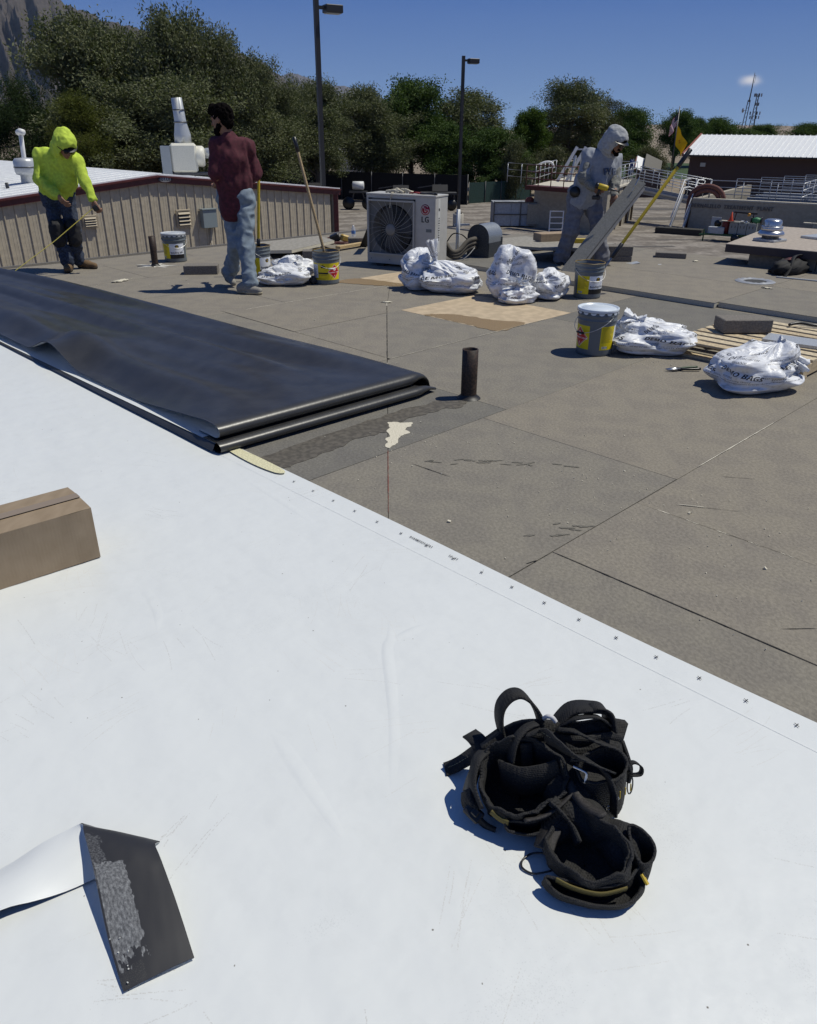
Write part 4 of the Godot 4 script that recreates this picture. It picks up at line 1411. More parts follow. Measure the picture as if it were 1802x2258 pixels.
# ---------- pails, pipes, blocks, the air conditioner and other roof gear ----------
func pail_label(kind: int) -> ImageTexture:
	# wraps once round the pail: grey steel with printed panels
	var w := 1024
	var h := 320
	var grey := Color(0.40, 0.425, 0.44)
	var img := pic(w, h, grey)
	var yel := Color(0.86, 0.78, 0.05)
	# panels as [x0, x1]
	img.fill_rect(Rect2i(20, 40, 470, 250), yel)
	img.fill_rect(Rect2i(30, 60, 130, 200), Color(0.80, 0.82, 0.86))
	for i in 22:
		img.fill_rect(Rect2i(40, 72 + i * 8, 70 + (i * 37) % 45, 3), Color(0.45, 0.46, 0.5))
	# house-shaped mark and product bar
	fill_tri(img, Vector2(195, 86), Vector2(230, 62), Vector2(265, 86), Color(0.06, 0.06, 0.05))
	img.fill_rect(Rect2i(205, 86, 50, 24), Color(0.06, 0.06, 0.05))
	img.fill_rect(Rect2i(165, 176, 130, 24), Color(0.10, 0.10, 0.09))
	img.fill_rect(Rect2i(175, 212, 100, 5), Color(0.3, 0.28, 0.1))
	img.fill_rect(Rect2i(60, 268, 200, 8), Color(0.5, 0.45, 0.05))
	# red hazard diamond with its flame
	var c := Vector2(385, 165)
	for q in [[Color(0.9, 0.88, 0.84), 104.0], [Color(0.76, 0.06, 0.12), 98.0], [Color(0.92, 0.80, 0.80), 90.0], [Color(0.76, 0.06, 0.12), 87.0]]:
		var r: float = q[1]
		fill_tri(img, c + Vector2(0, -r), c + Vector2(r * 0.85, 0), c + Vector2(-r * 0.85, 0), q[0])
		fill_tri(img, c + Vector2(0, r), c + Vector2(-r * 0.85, 0), c + Vector2(r * 0.85, 0), q[0])
	var wh := Color(0.95, 0.92, 0.92)
	fill_tri(img, c + Vector2(-4, -66), c + Vector2(20, -22), c + Vector2(-22, -26), wh)
	fill_tri(img, c + Vector2(12, -52), c + Vector2(24, -24), c + Vector2(-4, -14), wh)
	fill_tri(img, c + Vector2(-22, -30), c + Vector2(22, -26), c + Vector2(0, -10), wh)
	write(img, "FLAMMABLE LIQUID", c + Vector2(0, 12), 15, wh, "Droid Sans", true, 0.0, 0.9)
	write(img, "3", c + Vector2(0, 62), 20, wh)
	# the other side: yellow text panel and white brand panel
	img.fill_rect(Rect2i(590, 40, 150, 250), yel)
	for i in 24:
		img.fill_rect(Rect2i(600, 50 + i * 7, 80 + (i * 53) % 48, 3), Color(0.55, 0.49, 0.06))
	img.fill_rect(Rect2i(610, 252, 56, 26), Color(0.92, 0.92, 0.9))
	for i in 9: img.fill_rect(Rect2i(614 + i * 6, 255, 2 + i % 3, 20), Color(0.08, 0.08, 0.08))
	img.fill_rect(Rect2i(740, 40, 220, 180), Color(0.90, 0.91, 0.93))
	img.fill_rect(Rect2i(740, 220, 220, 70), Color(0.08, 0.08, 0.08))
	for y in 60:
		for x in 60:
			if Vector2(x - 30, y - 30).length() < 30: img.set_pixel(820 + x, 58 + y, Color(0.09, 0.08, 0.06))
			if Vector2(x - 30, y - 30).length() < 20 and (y < 22 or y > 38): img.set_pixel(820 + x, 58 + y, Color(0.80, 0.66, 0.12))
	write(img, "Bonding Adh.", Vector2(850, 190), 30, Color(0.06, 0.06, 0.06), "Droid Sans", true, 0.0, 0.75)
	if kind == 1:
		img.fill_rect(Rect2i(700, 40, 36, 250), yel)
	return tex(img)

func make_pail(label: String, at: Vector3, turn: float, lid: bool, lidc: Color, kind := 0, bail_turn := 0.0) -> Node3D:
	var t := thing("adhesive_pail", label, "pail", at, turn, "steel adhesive pails on the roof")
	var H := 0.352
	var R0 := 0.140
	var R1 := 0.150
	var paint := mat("pail_%d" % kind, Color.WHITE, 0.42)
	if paint.albedo_texture == null: paint.albedo_texture = pail_label(kind)
	var grey := mat("pail_grey", Color(0.40, 0.425, 0.44), 0.42)
	var g := []
	for i in 9:
		var row := []
		for k in 41:
			var an := -TAU * k / 40.0
			var y := lerpf(0.028, 0.262, 1.0 - i / 8.0)
			var r := lerpf(R0, R1, y / H)
			row.append(Vector3(cos(an) * r, y, sin(an) * r))
		g.append(row)
	put(sheet(g, true), "body", paint, t)
	var st := mb(true)
	lathe(st, [[0.0, 0.004], [R0 - 0.012, 0.004], [R0 - 0.008, 0.0], [R0 - 0.002, 0.002], [R0 + 0.001, 0.012], [R0 + 0.001, 0.028]], 40)
	part(st, "base_band", grey, t)
	st = mb(true)
	lathe(st, [[0.1476, 0.262], [0.1535, 0.268], [0.1535, 0.274], [0.149, 0.280], [0.150, 0.300], [0.1545, 0.306], [0.1545, 0.312], [0.150, 0.318], [0.151, H - 0.010], [0.156, H - 0.006], [0.157, H], [0.153, H + 0.003], [0.148, H - 0.004], [0.146, 0.30], [0.140, 0.10], [0.0, 0.10]], 40)
	part(st, "shoulder", grey, t)
	if lid:
		st = mb(true)
		var lm := mat("lid_%s" % lidc.to_html(), lidc, 0.3)
		lathe(st, [[0.158, H - 0.016], [0.160, H - 0.006], [0.160, H + 0.004], [0.155, H + 0.007], [0.148, H + 0.004], [0.144, H - 0.004], [0.132, H - 0.005], [0.130, H - 0.002], [0.0, H - 0.001]], 48)
		var l := part(st, "lid", lm, t)
		# crimped lugs round the rim
		for k in 16:
			st = mb(true)
			var an := TAU * k / 16.0
			var c := Vector3(cos(an) * 0.1585, H - 0.018, sin(an) * 0.1585)
			var rg := []
			for i in 9: rg.append([0.022 * cos(PI * i / 8.0), -0.017 * sin(PI * i / 8.0)])
			var tx := Vector3(-sin(an), 0, cos(an))
			var nn := Vector3(cos(an), 0, sin(an))
			for i in 8:
				tri(st, c + nn * 0.003, c + nn * 0.001 + tx * rg[i + 1][0] + Vector3(0, rg[i + 1][1], 0), c + nn * 0.001 + tx * rg[i][0] + Vector3(0, rg[i][1], 0))
			part(st, "lug", lm, l)
	else:
		st = mb(true)
		lathe(st, [[0.0, 0.245], [0.144, 0.246]], 32)
		part(st, "adhesive", mat("adhesive", lin(0.16, 0.10, 0.025), 0.25), t)
		# drips of adhesive over the rim
		st = mb(true)
		var ring := []
		for i in 41:
			var an := TAU * i / 40.0
			ring.append(Vector3(cos(an) * 0.152, H + 0.002 + 0.002 * sin(an * 7.0), sin(an) * 0.152))
		tube(st, ring, 0.0045, 5, false)
		part(st, "adhesive_rim", mat("adhesive_dry", lin(0.26, 0.17, 0.035), 0.4), t)
	# wire bail with its grip, hanging down
	st = mb(true)
	var wire := []
	for i in 21:
		var an := PI * i / 20.0
		wire.append(Vector3(cos(an) * 0.160, 0.290 - sin(an) * 0.11, 0.162 * sin(an) + 0.012))
	tube(st, wire, 0.0022, 5)
	var bl := part(st, "bail", mat("zinc_wire", lin(0.62, 0.62, 0.62), 0.35, 0.7), t, xf(Vector3.ZERO, bail_turn))
	st = mb(true)
	tube(st, [Vector3(0.035, 0.181, 0.176), Vector3(0.0, 0.179, 0.178), Vector3(-0.035, 0.181, 0.176)], 0.009, 8)
	part(st, "grip", mat("black_plastic", lin(0.012, 0.012, 0.013), 0.35) if kind == 0 and lid else mat("grip_white", lin(0.6, 0.6, 0.6), 0.5), bl)
	for s in [-1, 1]:
		st = mb(true)
		lathe(st, [[0.0, 0.012], [0.010, 0.010], [0.013, 0.0]], 10, Transform3D(Basis(Vector3(0, -s, 0), Vector3(s, 0, 0), Vector3(0, 0, 1)), Vector3(s * 0.149, 0.29, 0)))
		part(st, "ear", grey, t, xf(Vector3.ZERO, bail_turn))
	return t

func pole(called: String, label: String, category: String, a: Vector3, b: Vector3, segs: Array) -> void:
	# segs: [from, to, radius, material, part name] along the pole
	var t := thing(called, label, category, a)
	for s in segs:
		var st := mb(true)
		var p0: Vector3 = (b - a) * s[0]
		var p1: Vector3 = (b - a) * s[1]
		var r: float = s[2]
		tube(st, [p0, p0.lerp(p1, 0.02), p0.lerp(p1, 0.98), p1], [r * 0.8, r, r, r * 0.8], 10)
		part(st, s[4], s[3], t)

func build_props() -> void:
	var wood := mottled("lumber", lin(0.40, 0.27, 0.12), lin(0.55, 0.40, 0.20), 2.0, 0.8, 0.0, 101, 0.02)
	var handle_wood := mottled("handle_wood", lin(0.30, 0.21, 0.11), lin(0.42, 0.31, 0.17), 3.0, 0.7, 0.0, 102, 0.03)
	var plas := mat("black_plastic", lin(0.012, 0.012, 0.013), 0.35)
	var yellow := mat("pole_yellow", lin(0.50, 0.36, 0.015), 0.5)
	# pails
	make_pail("grey pail with a white lid and red hazard diamond, nearest the viewer", Vector3(1.468, 0.0, -6.05), 1.14, true, lin(0.62, 0.68, 0.74), 0, -2.1)
	make_pail("open grey pail with a long yellow pole and adhesive on its rim", Vector3(1.88, 0.0, -8.33), 0.03, false, Color.WHITE, 0, 0.2)
	make_pail("open grey pail with a wooden handle standing in it", Vector3(-0.955, 0.0, -9.05), 3.12, false, Color.WHITE, 0, -2.7)
	make_pail("closed grey pail with a white label by the short vent pipe", Vector3(-3.10, 0.0, -10.56), -0.03, true, lin(0.5, 0.52, 0.54), 1, 0.5)
	make_pail("open grey pail half hidden behind the person in maroon", Vector3(-1.80, 0.0, -9.42), 0.5, false, Color.WHITE, 1, 1.0)
	pole("roller_pole", "yellow extension pole with a black grip leaning out of the open pail", "pole", Vector3(1.93, 0.13, -8.33), Vector3(2.84, 1.42, -8.62), [[0.0, 0.22, 0.011, mat("steel_pole", lin(0.30, 0.30, 0.31), 0.4, 0.7), "rod"], [0.20, 0.31, 0.022, plas, "collar"], [0.30, 0.88, 0.0175, yellow, "shaft"], [0.87, 1.0, 0.024, plas, "grip"]])
	pole("stirring_handle", "wooden handle with a black grip standing in the pail", "handle", Vector3(-0.92, 0.12, -9.05), Vector3(-1.262, 1.50, -9.18), [[0.0, 0.17, 0.018, mat("sticky_brown", lin(0.05, 0.035, 0.02), 0.4), "wet_end"], [0.16, 0.90, 0.0165, handle_wood, "shaft"], [0.895, 1.0, 0.021, plas, "grip"]])
	pole("roller_pole", "yellow roller pole standing in the pail behind the person in maroon", "pole", Vector3(-1.80, 0.12, -9.42), Vector3(-1.72, 1.15, -9.46), [[0.0, 0.2, 0.010, mats["steel_pole"], "rod"], [0.19, 0.30, 0.021, plas, "collar"], [0.29, 1.0, 0.0165, yellow, "shaft"]])
	var st := mb()
	# vent pipes
	vent_pipe("soil_pipe", "short dark vent pipe standing alone on bare boards", Vector3(0.39, 0, -4.86), 0.052, 0.325, false)
	vent_pipe("soil_pipe", "short dark vent pipe with pale sealant at its foot", Vector3(-3.255, 0, -10.15), 0.040, 0.36, true)
	# solid concrete pavers and sleepers
	var conc := mottled("paver_concrete", lin(0.15, 0.135, 0.115), lin(0.21, 0.19, 0.165), 3.0, 0.95, 0.0, 103, 0.03, 2.0)
	paver("concrete block lying behind the person in maroon", Vector3(-2.53, 0, -9.62), 0.12, Vector3(0.40, 0.105, 0.20), conc)
	paver("concrete block resting on the corner of the pallet", Vector3(2.71, 0.131, -6.27), 0.05, Vector3(0.40, 0.105, 0.20), conc)
	paver("concrete block alone near the roof edge", Vector3(3.53, 0, -10.86), -0.32, Vector3(0.40, 0.12, 0.20), conc)
	paver("lower concrete block of the pair behind the open pail", Vector3(2.72, 0, -10.55), -0.1, Vector3(0.36, 0.12, 0.22), conc)
	paver("upper concrete block of the pair behind the open pail", Vector3(2.72, 0.121, -10.55), -0.06, Vector3(0.36, 0.12, 0.22), conc)
	paver("dark block under the pale boards by the handle pail", Vector3(-1.32, 0, -10.95), 0.1, Vector3(0.30, 0.10, 0.18), conc)
	paver("dark block beside the water bottle", Vector3(-0.78, 0, -12.2), 0.1, Vector3(0.32, 0.12, 0.18), conc)
	# lumber
	lumber("plank of fresh lumber lying left of the air conditioner", Vector3(-1.05, 0.045, -11.62), Vector3(-0.52, 0.045, -12.35), 0.09, 0.038, wood)
	lumber("plank of fresh lumber near the dark gear bag", Vector3(3.72, 0.022, -10.42), Vector3(4.72, 0.022, -9.40), 0.09, 0.038, wood)
	build_pallet()
	build_ac()
	build_duct()
	build_spare_boards()
	build_small_gear()

func vent_pipe(called: String, label: String, p: Vector3, r: float, h: float, seal: bool) -> void:
	var t := thing(called, label, "vent pipe", p)
	var rust := mottled("pipe_rust", lin(0.012, 0.010, 0.009), lin(0.055, 0.030, 0.018), 5.0, 0.6, 0.0, 104, 0.02)
	var st := mb(true)
	lathe(st, [[r, 0.0], [r, h * 0.5], [r, h], [r - 0.006, h + 0.002], [r - 0.010, h - 0.004], [r - 0.010, h * 0.3], [0.0, h * 0.3]], 24)
	part(st, "pipe", rust, t)
	st = mb(true)
	lathe(st, [[r + 0.028, 0.001], [r + 0.018, 0.010], [r + 0.002, 0.022], [r, 0.03]], 20)
	part(st, "tar_collar", mat("tar", lin(0.012, 0.011, 0.011), 0.5), t)
	if seal:
		st = mb()
		var pg := []
		for i in 26: pg.append(Vector2.from_angle(TAU * i / 26.0) * (0.13 + 0.07 * sin(i * 2.3) + 0.05 * sin(i * 5.1)) * Vector2(1.3, 0.8))
		slab(st, PackedVector2Array(pg), 0.002, 0.005)
		part(st, "sealant", mat("sealant", lin(0.62, 0.60, 0.54), 0.8), t)

func paver(label: String, p: Vector3, turn: float, s: Vector3, m: Material) -> void:
	var st := mb()
	box(st, s, Transform3D(Basis(), Vector3(0, s.y * 0.5, 0)), 0.006)
	var o := part(st, "concrete_block", m, self, xf(p, turn))
	meta(o, label, "block", "loose concrete blocks on the roof")

func lumber(label: String, a: Vector3, b: Vector3, w: float, h: float, m: Material) -> void:
	var st := mb()
	bar(st, a - (a + b) * 0.5, b - (a + b) * 0.5, w, h)
	var o := part(st, "lumber_plank", m, self, xf((a + b) * 0.5 + Vector3(0, 0.0, 0)))
	meta(o, label, "plank")

func build_pallet() -> void:
	# near-left corner, edges along the building's axes
	var t := thing("wooden_pallet", "worn wooden pallet with open slats", "pallet", Vector3(2.36, 0, -5.72), deg_to_rad(45.0))
	var m0 := mottled("pallet_a", lin(0.40, 0.31, 0.18), lin(0.56, 0.45, 0.29), 2.5, 0.85, 0.0, 105, 0.02)
	var m1 := mottled("pallet_b", lin(0.46, 0.37, 0.23), lin(0.60, 0.50, 0.34), 2.5, 0.85, 0.0, 106, 0.02)
	# local +x runs away to the right, +z towards the lower right
	for i in 3:
		var st := mb()
		box(st, Vector3(1.22, 0.085, 0.038), Transform3D(Basis(), Vector3(0.61, 0.062, -0.40 + i * 0.49)), 0.003)
		part(st, "stringer", m0, t)
	for i in 9:
		var st := mb()
		box(st, Vector3(0.092 + 0.008 * sin(i * 3.0), 0.018, 1.02), Transform3D(Basis(), Vector3(0.05 + i * 0.139, 0.1135 + 0.001 * (i % 2), 0.09)), 0.002)
		part(st, "slat", m1 if i % 3 else m0, t)
	for i in 4:
		var st := mb()
		box(st, Vector3(0.092, 0.018, 1.02), Transform3D(Basis(), Vector3(0.05 + i * 0.372, 0.010, 0.09)), 0.002)
		part(st, "bottom_slat", m0, t)
	# sheet-metal trim lying across it
	var s := mb()
	var alu := mottled("galvanised", lin(0.42, 0.44, 0.45), lin(0.55, 0.57, 0.58), 3.0, 0.4, 0.35, 107, 0.05)
	bar(s, Vector3.ZERO, Vector3(0.93, 0, 0.62), 0.24, 0.022)
	var o := part(s, "metal_trim", alu, self, xf(Vector3(2.80, 0.137, -6.02), -0.03))
	meta(o, "long pale metal flashing lying across the wooden pallet", "flashing")
	s = mb(true)
	tube(s, curve([Vector3(0, 0, 0), Vector3(0.10, 0.01, -0.03), Vector3(0.22, 0.0, 0.02), Vector3(0.36, 0.01, -0.01)], 4), 0.012, 6)
	o = part(s, "hand_tool", mat("dark_tool", lin(0.02, 0.02, 0.02), 0.4), self, xf(Vector3(3.16, 0.145, -6.42), 0.0))
	meta(o, "small dark hand tool lying beyond the metal flashing", "tool")

func build_ac() -> void:
	# front-left base corner (-0.556, -10.40), front-right (0.319, -9.935)
	var dx := Vector3(0.875, 0, 0.465).normalized()
	var turn := -atan2(dx.z, dx.x)
	var t := thing("air_conditioner", "white outdoor air conditioner unit with a large round fan grille", "air conditioner", Vector3(-0.556, 0, -10.40), turn)
	var shell := mottled("ac_shell", lin(0.42, 0.41, 0.38), lin(0.47, 0.46, 0.43), 0.8, 0.5, 0.0, 108, 0.02)
	var dark := mat("ac_dark", lin(0.012, 0.013, 0.014), 0.6)
	var W := 0.97
	var H := 0.80
	var D := 0.34
	var Y := 0.045
	# frame of the front with the fan opening left free
	var c := Vector2(0.36, 0.405)
	var st := mb()
	for q in [[0.0, W, H - 0.03, H], [0.0, W, 0.0, 0.10], [0.0, 0.025, 0.10, H - 0.03], [0.695, W, 0.10, H - 0.03]]:
		box(st, Vector3(q[1] - q[0], q[3] - q[2], 0.02), Transform3D(Basis(), Vector3((q[0] + q[1]) * 0.5, Y + (q[2] + q[3]) * 0.5, -0.01)))
	part(st, "front_panel", shell, t)
	st = mb()
	box(st, Vector3(0.02, H, D - 0.02), Transform3D(Basis(), Vector3(W - 0.01, Y + H * 0.5, -D * 0.5 - 0.011)), 0.003)
	var sp := part(st, "side_panel", shell, t)
	st = mb()
	box(st, Vector3(0.02, H, D - 0.02), Transform3D(Basis(), Vector3(0.01, Y + H * 0.5, -D * 0.5 - 0.011)), 0.003)
	part(st, "side_panel", shell, t)
	st = mb()
	box(st, Vector3(W - 0.042, H - 0.01, 0.02), Transform3D(Basis(), Vector3(W * 0.5, Y + H * 0.5, -D + 0.01)))
	part(st, "back_panel", dark, t)
	st = mb()
	box(st, Vector3(W + 0.012, 0.022, D + 0.012), Transform3D(Basis(), Vector3(W * 0.5, Y + H + 0.012, -D * 0.5)), 0.004)
	part(st, "top_cover", shell, t)
	st = mb()
	box(st, Vector3(W, 0.012, D), Transform3D(Basis(), Vector3(W * 0.5, Y - 0.007, -D * 0.5)))
	part(st, "base_pan", shell, t)
	for k in 2:
		st = mb()
		box(st, Vector3(0.10, Y - 0.014, D + 0.04), Transform3D(Basis(), Vector3(0.2 + 0.55 * k, (Y - 0.014) * 0.5, -D * 0.5)))
		part(st, "foot", dark, t)
	# shroud with a round hole, blades and hub behind
	st = mb(true)
	var n := 48
	var x0 := 0.026
	var x1 := 0.694
	var y0 := 0.101
	var y1 := H - 0.031
	for i in n:
		var a0 := TAU * i / n
		var a1 := TAU * (i + 1) / n
		var o := []
		for an in [a0, a1]:
			var d := Vector2(cos(an), sin(an))
			var s := 9.0
			if absf(d.x) > 1e-4: s = minf(s, ((x1 - c.x) if d.x > 0 else (x0 - c.x)) / d.x)
			if absf(d.y) > 1e-4: s = minf(s, ((y1 - c.y) if d.y > 0 else (y0 - c.y)) / d.y)
			o.append(c + d * s)
			o.append(c + d * 0.292)
		quad(st, Vector3(o[1].x, Y + o[1].y, -0.03), Vector3(o[0].x, Y + o[0].y, -0.016), Vector3(o[2].x, Y + o[2].y, -0.016), Vector3(o[3].x, Y + o[3].y, -0.03))
	part(st, "fan_shroud", mat("ac_shroud", lin(0.17, 0.17, 0.165), 0.6), t)
	for b in 3:
		st = mb(true)
		var g := []
		for i in 7:
			var row := []
			for j in 7:
				var r := lerpf(0.06, 0.275, i / 6.0)
				var an := b * TAU / 3 + lerpf(-0.5, 0.6, j / 6.0) + r * 1.1
				row.append(Vector3(c.x + cos(an) * r, Y + c.y + sin(an) * r, -0.10 - 0.05 * j / 6.0))
			g.append(row)
		put(sheet(g), "fan_blade", mat("fan_blade", lin(0.06, 0.06, 0.062), 0.6), t)
	# grille: rings, swept spokes and a square frame, each spoke a part
	var wire := mat("grille_wire", lin(0.40, 0.40, 0.38), 0.5)
	var gr := Node3D.new()
	gr.name = "fan_grille"
	t.add_child(gr)
	st = mb(true)
	for k in 20:
		var r := 0.072 + k * 0.0113
		var ring := []
		for i in 37: ring.append(Vector3(c.x + cos(TAU * i / 36.0) * r, Y + c.y + sin(TAU * i / 36.0) * r, 0.022 + 0.012 * (1.0 - r / 0.3)))
		tube(st, ring, 0.0013, 3, false)
	var rg := part(st, "ring_wires", mat("ring_wire", lin(0.26, 0.26, 0.25), 0.5), gr)
	rg.set_meta("kind", "stuff")
	for k in 24:
		var an := TAU * k / 24.0
		var pts := []
		for i in 7:
			var q := an + 0.28 * i / 6.0
			var d := Vector2(cos(q), sin(q))
			var lim := 9.0
			if absf(d.x) > 1e-4: lim = minf(lim, ((0.675 - c.x) if d.x > 0 else (0.045 - c.x)) / d.x)
			if absf(d.y) > 1e-4: lim = minf(lim, ((0.735 - c.y) if d.y > 0 else (0.115 - c.y)) / d.y)
			var r := lerpf(0.065, lim, i / 6.0)
			pts.append(Vector3(c.x + d.x * r, Y + c.y + d.y * r, 0.032 - 0.012 * i / 6.0))
		st = mb(true)
		tube(st, pts, 0.0022, 4)
		part(st, "spoke", wire, gr)
	st = mb()
	for q in [[Vector2(0.035, 0.108), Vector2(0.685, 0.108)], [Vector2(0.035, 0.742), Vector2(0.685, 0.742)], [Vector2(0.035, 0.108), Vector2(0.035, 0.742)], [Vector2(0.685, 0.108), Vector2(0.685, 0.742)]]:
		bar(st, Vector3(q[0].x, Y + q[0].y, 0.018), Vector3(q[1].x, Y + q[1].y, 0.018), 0.016, 0.03, Vector3(0, 0, 1))
	part(st, "grille_frame", mat("grille_frame", lin(0.42, 0.415, 0.39), 0.5), gr)
	st = mb(true)
	lathe(st, [[0.068, 0.0], [0.068, 0.012], [0.060, 0.018], [0.0, 0.020]], 32, Transform3D(Basis(Vector3.RIGHT, Vector3(0, 0, 1), Vector3(0, -1, 0)), Vector3(c.x, Y + c.y, 0.026)))
	part(st, "hub_cap", mat("hub_cap", lin(0.20, 0.197, 0.19), 0.5), gr)
	# round red emblem with its letters and the name under it
	var em := mat("emblem_red", lin(0.30, 0.012, 0.035), 0.45)
	st = mb(true)
	lathe(st, [[0.062, 0.0], [0.062, 0.002], [0.0, 0.0022]], 40, Transform3D(Basis(Vector3.RIGHT, Vector3(0, 0, 1), Vector3(0, -1, 0)), Vector3(0.832, Y + 0.66, 0.0)))
	var emb := part(st, "emblem", em, t)
	var wht := mat("emblem_white", lin(0.62, 0.60, 0.58), 0.5)
	st = mb()
	var o2 := Vector3(0.832, Y + 0.66, 0.0035)
	var arc := []
	for i in 27:
		var an := deg_to_rad(40.0 + 320.0 * i / 26.0)
		arc.append(o2 + Vector3(cos(an), sin(an), 0) * 0.048)
	for i in arc.size() - 1: bar(st, arc[i], arc[i + 1], 0.0065, 0.001, Vector3(0, 0, 1))
	bar(st, o2 + Vector3(0.014, 0.0, 0), o2 + Vector3(0.050, 0.0, 0), 0.0065, 0.001, Vector3(0, 0, 1))
	bar(st, o2 + Vector3(-0.004, 0.024, 0), o2 + Vector3(-0.004, -0.024, 0), 0.0065, 0.0012, Vector3(0, 0, 1))
	bar(st, o2 + Vector3(-0.004, -0.022, 0), o2 + Vector3(0.014, -0.022, 0), 0.0065, 0.001, Vector3(0, 0, 1))
	box(st, Vector3(0.011, 0.011, 0.001), Transform3D(Basis(), o2 + Vector3(-0.022, 0.022, 0)))
	part(st, "emblem_lines", wht, emb)
	var f := SystemFont.new()
	f.font_names = PackedStringArray(["Droid Sans"]); f.font_weight = 600
	var tm := TextMesh.new()
	tm.text = "LG"; tm.font = f; tm.font_size = 64; tm.pixel_size = 0.066 / 46.0; tm.depth = 0.002
	put(tm, "name_lettering", mat("navy", lin(0.012, 0.016, 0.03), 0.5), t, Transform3D(Basis(), Vector3(0.832, Y + 0.545, 0.0012)))
	# rating plate, seams and screws
	st = mb()
	box(st, Vector3(0.075, 0.036, 0.003), Transform3D(Basis(), Vector3(0.885, Y + 0.42, 0.0015)))
	part(st, "badge", mat("badge", lin(0.14, 0.16, 0.17), 0.4), t)
	for k in 3:
		st = mb()
		box(st, Vector3(0.010, 0.010, 0.004), Transform3D(Basis(), Vector3(0.06 + k * 0.27, Y + 0.04, 0.002)))
		part(st, "screw", dark, t)
	st = mb()
	box(st, Vector3(0.003, 0.62, 0.06), Transform3D(Basis(), Vector3(W + 0.0012, Y + 0.47, -0.10)))
	var lb := part(st, "side_label", mat("label_white", lin(0.58, 0.58, 0.55), 0.5), t)
	st = mb()
	box(st, Vector3(0.0016, 0.03, 0.03), Transform3D(Basis(), Vector3(W + 0.0035, Y + 0.66, -0.10)))
	for k in 10: box(st, Vector3(0.0016, 0.016, 0.02 + 0.006 * (k % 3)), Transform3D(Basis(), Vector3(W + 0.0035, Y + 0.56 - k * 0.028, -0.10)))
	part(st, "label_print", mats["ink"], lb)
	# rags, gloves and pliers left on the top
	var rag := thing("work_gloves", "pale crumpled work gloves on top of the air conditioner", "gloves")
	var gm := mottled("glove_cloth", lin(0.42, 0.38, 0.28), lin(0.60, 0.55, 0.43), 6.0, 0.9, 0.0, 109, 0.03)
	rng.seed = 14
	var base := t.transform * Vector3(0.22, Y + H + 0.024, -0.15)
	for g in 2:
		st = mb(true)
		for k in 5:
			var p := base + dx * (g * 0.16 + rng.randf_range(-0.08, 0.08)) + Vector3(0, 0.012, rng.randf_range(-0.05, 0.05))
			tube(st, curve([p, p + dx * 0.06 + Vector3(0, rng.randf_range(0.01, 0.035), 0.01), p + dx * rng.randf_range(0.09, 0.15) + Vector3(0, 0.0, rng.randf_range(-0.03, 0.03))], 4), 0.015, 7)
		part(st, "glove", gm, rag)
	var co := thing("pale_cord", "thin pale cord hanging over the front of the air conditioner", "cord")
	st = mb(true)
	var q0 := t.transform * Vector3(0.36, Y + H + 0.03, -0.05)
	tube(st, curve([q0, t.transform * Vector3(0.365, Y + H + 0.03, 0.012), t.transform * Vector3(0.35, Y + H - 0.06, 0.014), t.transform * Vector3(0.352, Y + H - 0.14, 0.03)], 5), 0.007, 6)
	part(st, "cord_strand", gm, co)
	var pl := thing("pliers", "red handled pliers lying on top of the air conditioner", "pliers")
	for s in [0, 1]:
		st = mb(true)
		var a := t.transform * Vector3(0.56 + s * 0.02, Y + H + 0.033, -0.10 - s * 0.03)
		tube(st, curve([a, a + dx * 0.07 + Vector3(0, 0.008, 0.02), a + dx * 0.14], 4), 0.010, 6)
		part(st, "handle", mat("red_grip", lin(0.22, 0.02, 0.02), 0.5), pl)
	st = mb(true)
	var a2 := t.transform * Vector3(0.70, Y + H + 0.033, -0.11)
	tube(st, [a2, a2 + dx * 0.05, a2 + dx * 0.09], [0.012, 0.014, 0.004], 6)
	part(st, "jaw", mats["dark_steel"], pl)
	var rt := thing("ratchet_wrench", "black ratchet wrench lying on the right of the air conditioner top", "wrench")
	st = mb(true)
	var a3 := t.transform * Vector3(0.76, Y + H + 0.036, -0.06)
	tube(st, [a3, a3 + dx * 0.12, a3 + dx * 0.17], [0.009, 0.010, 0.012], 6)
	part(st, "shaft", plas_mat(), rt)
	st = mb(true)
	lathe(st, [[0.0, 0.0], [0.022, 0.0], [0.022, 0.026], [0.0, 0.028]], 12, xf(a3 + dx * 0.18 + Vector3(0, -0.012, 0)))
	part(st, "head", plas_mat(), rt)

func plas_mat() -> Material:
	return mat("black_plastic", lin(0.012, 0.012, 0.013), 0.35)

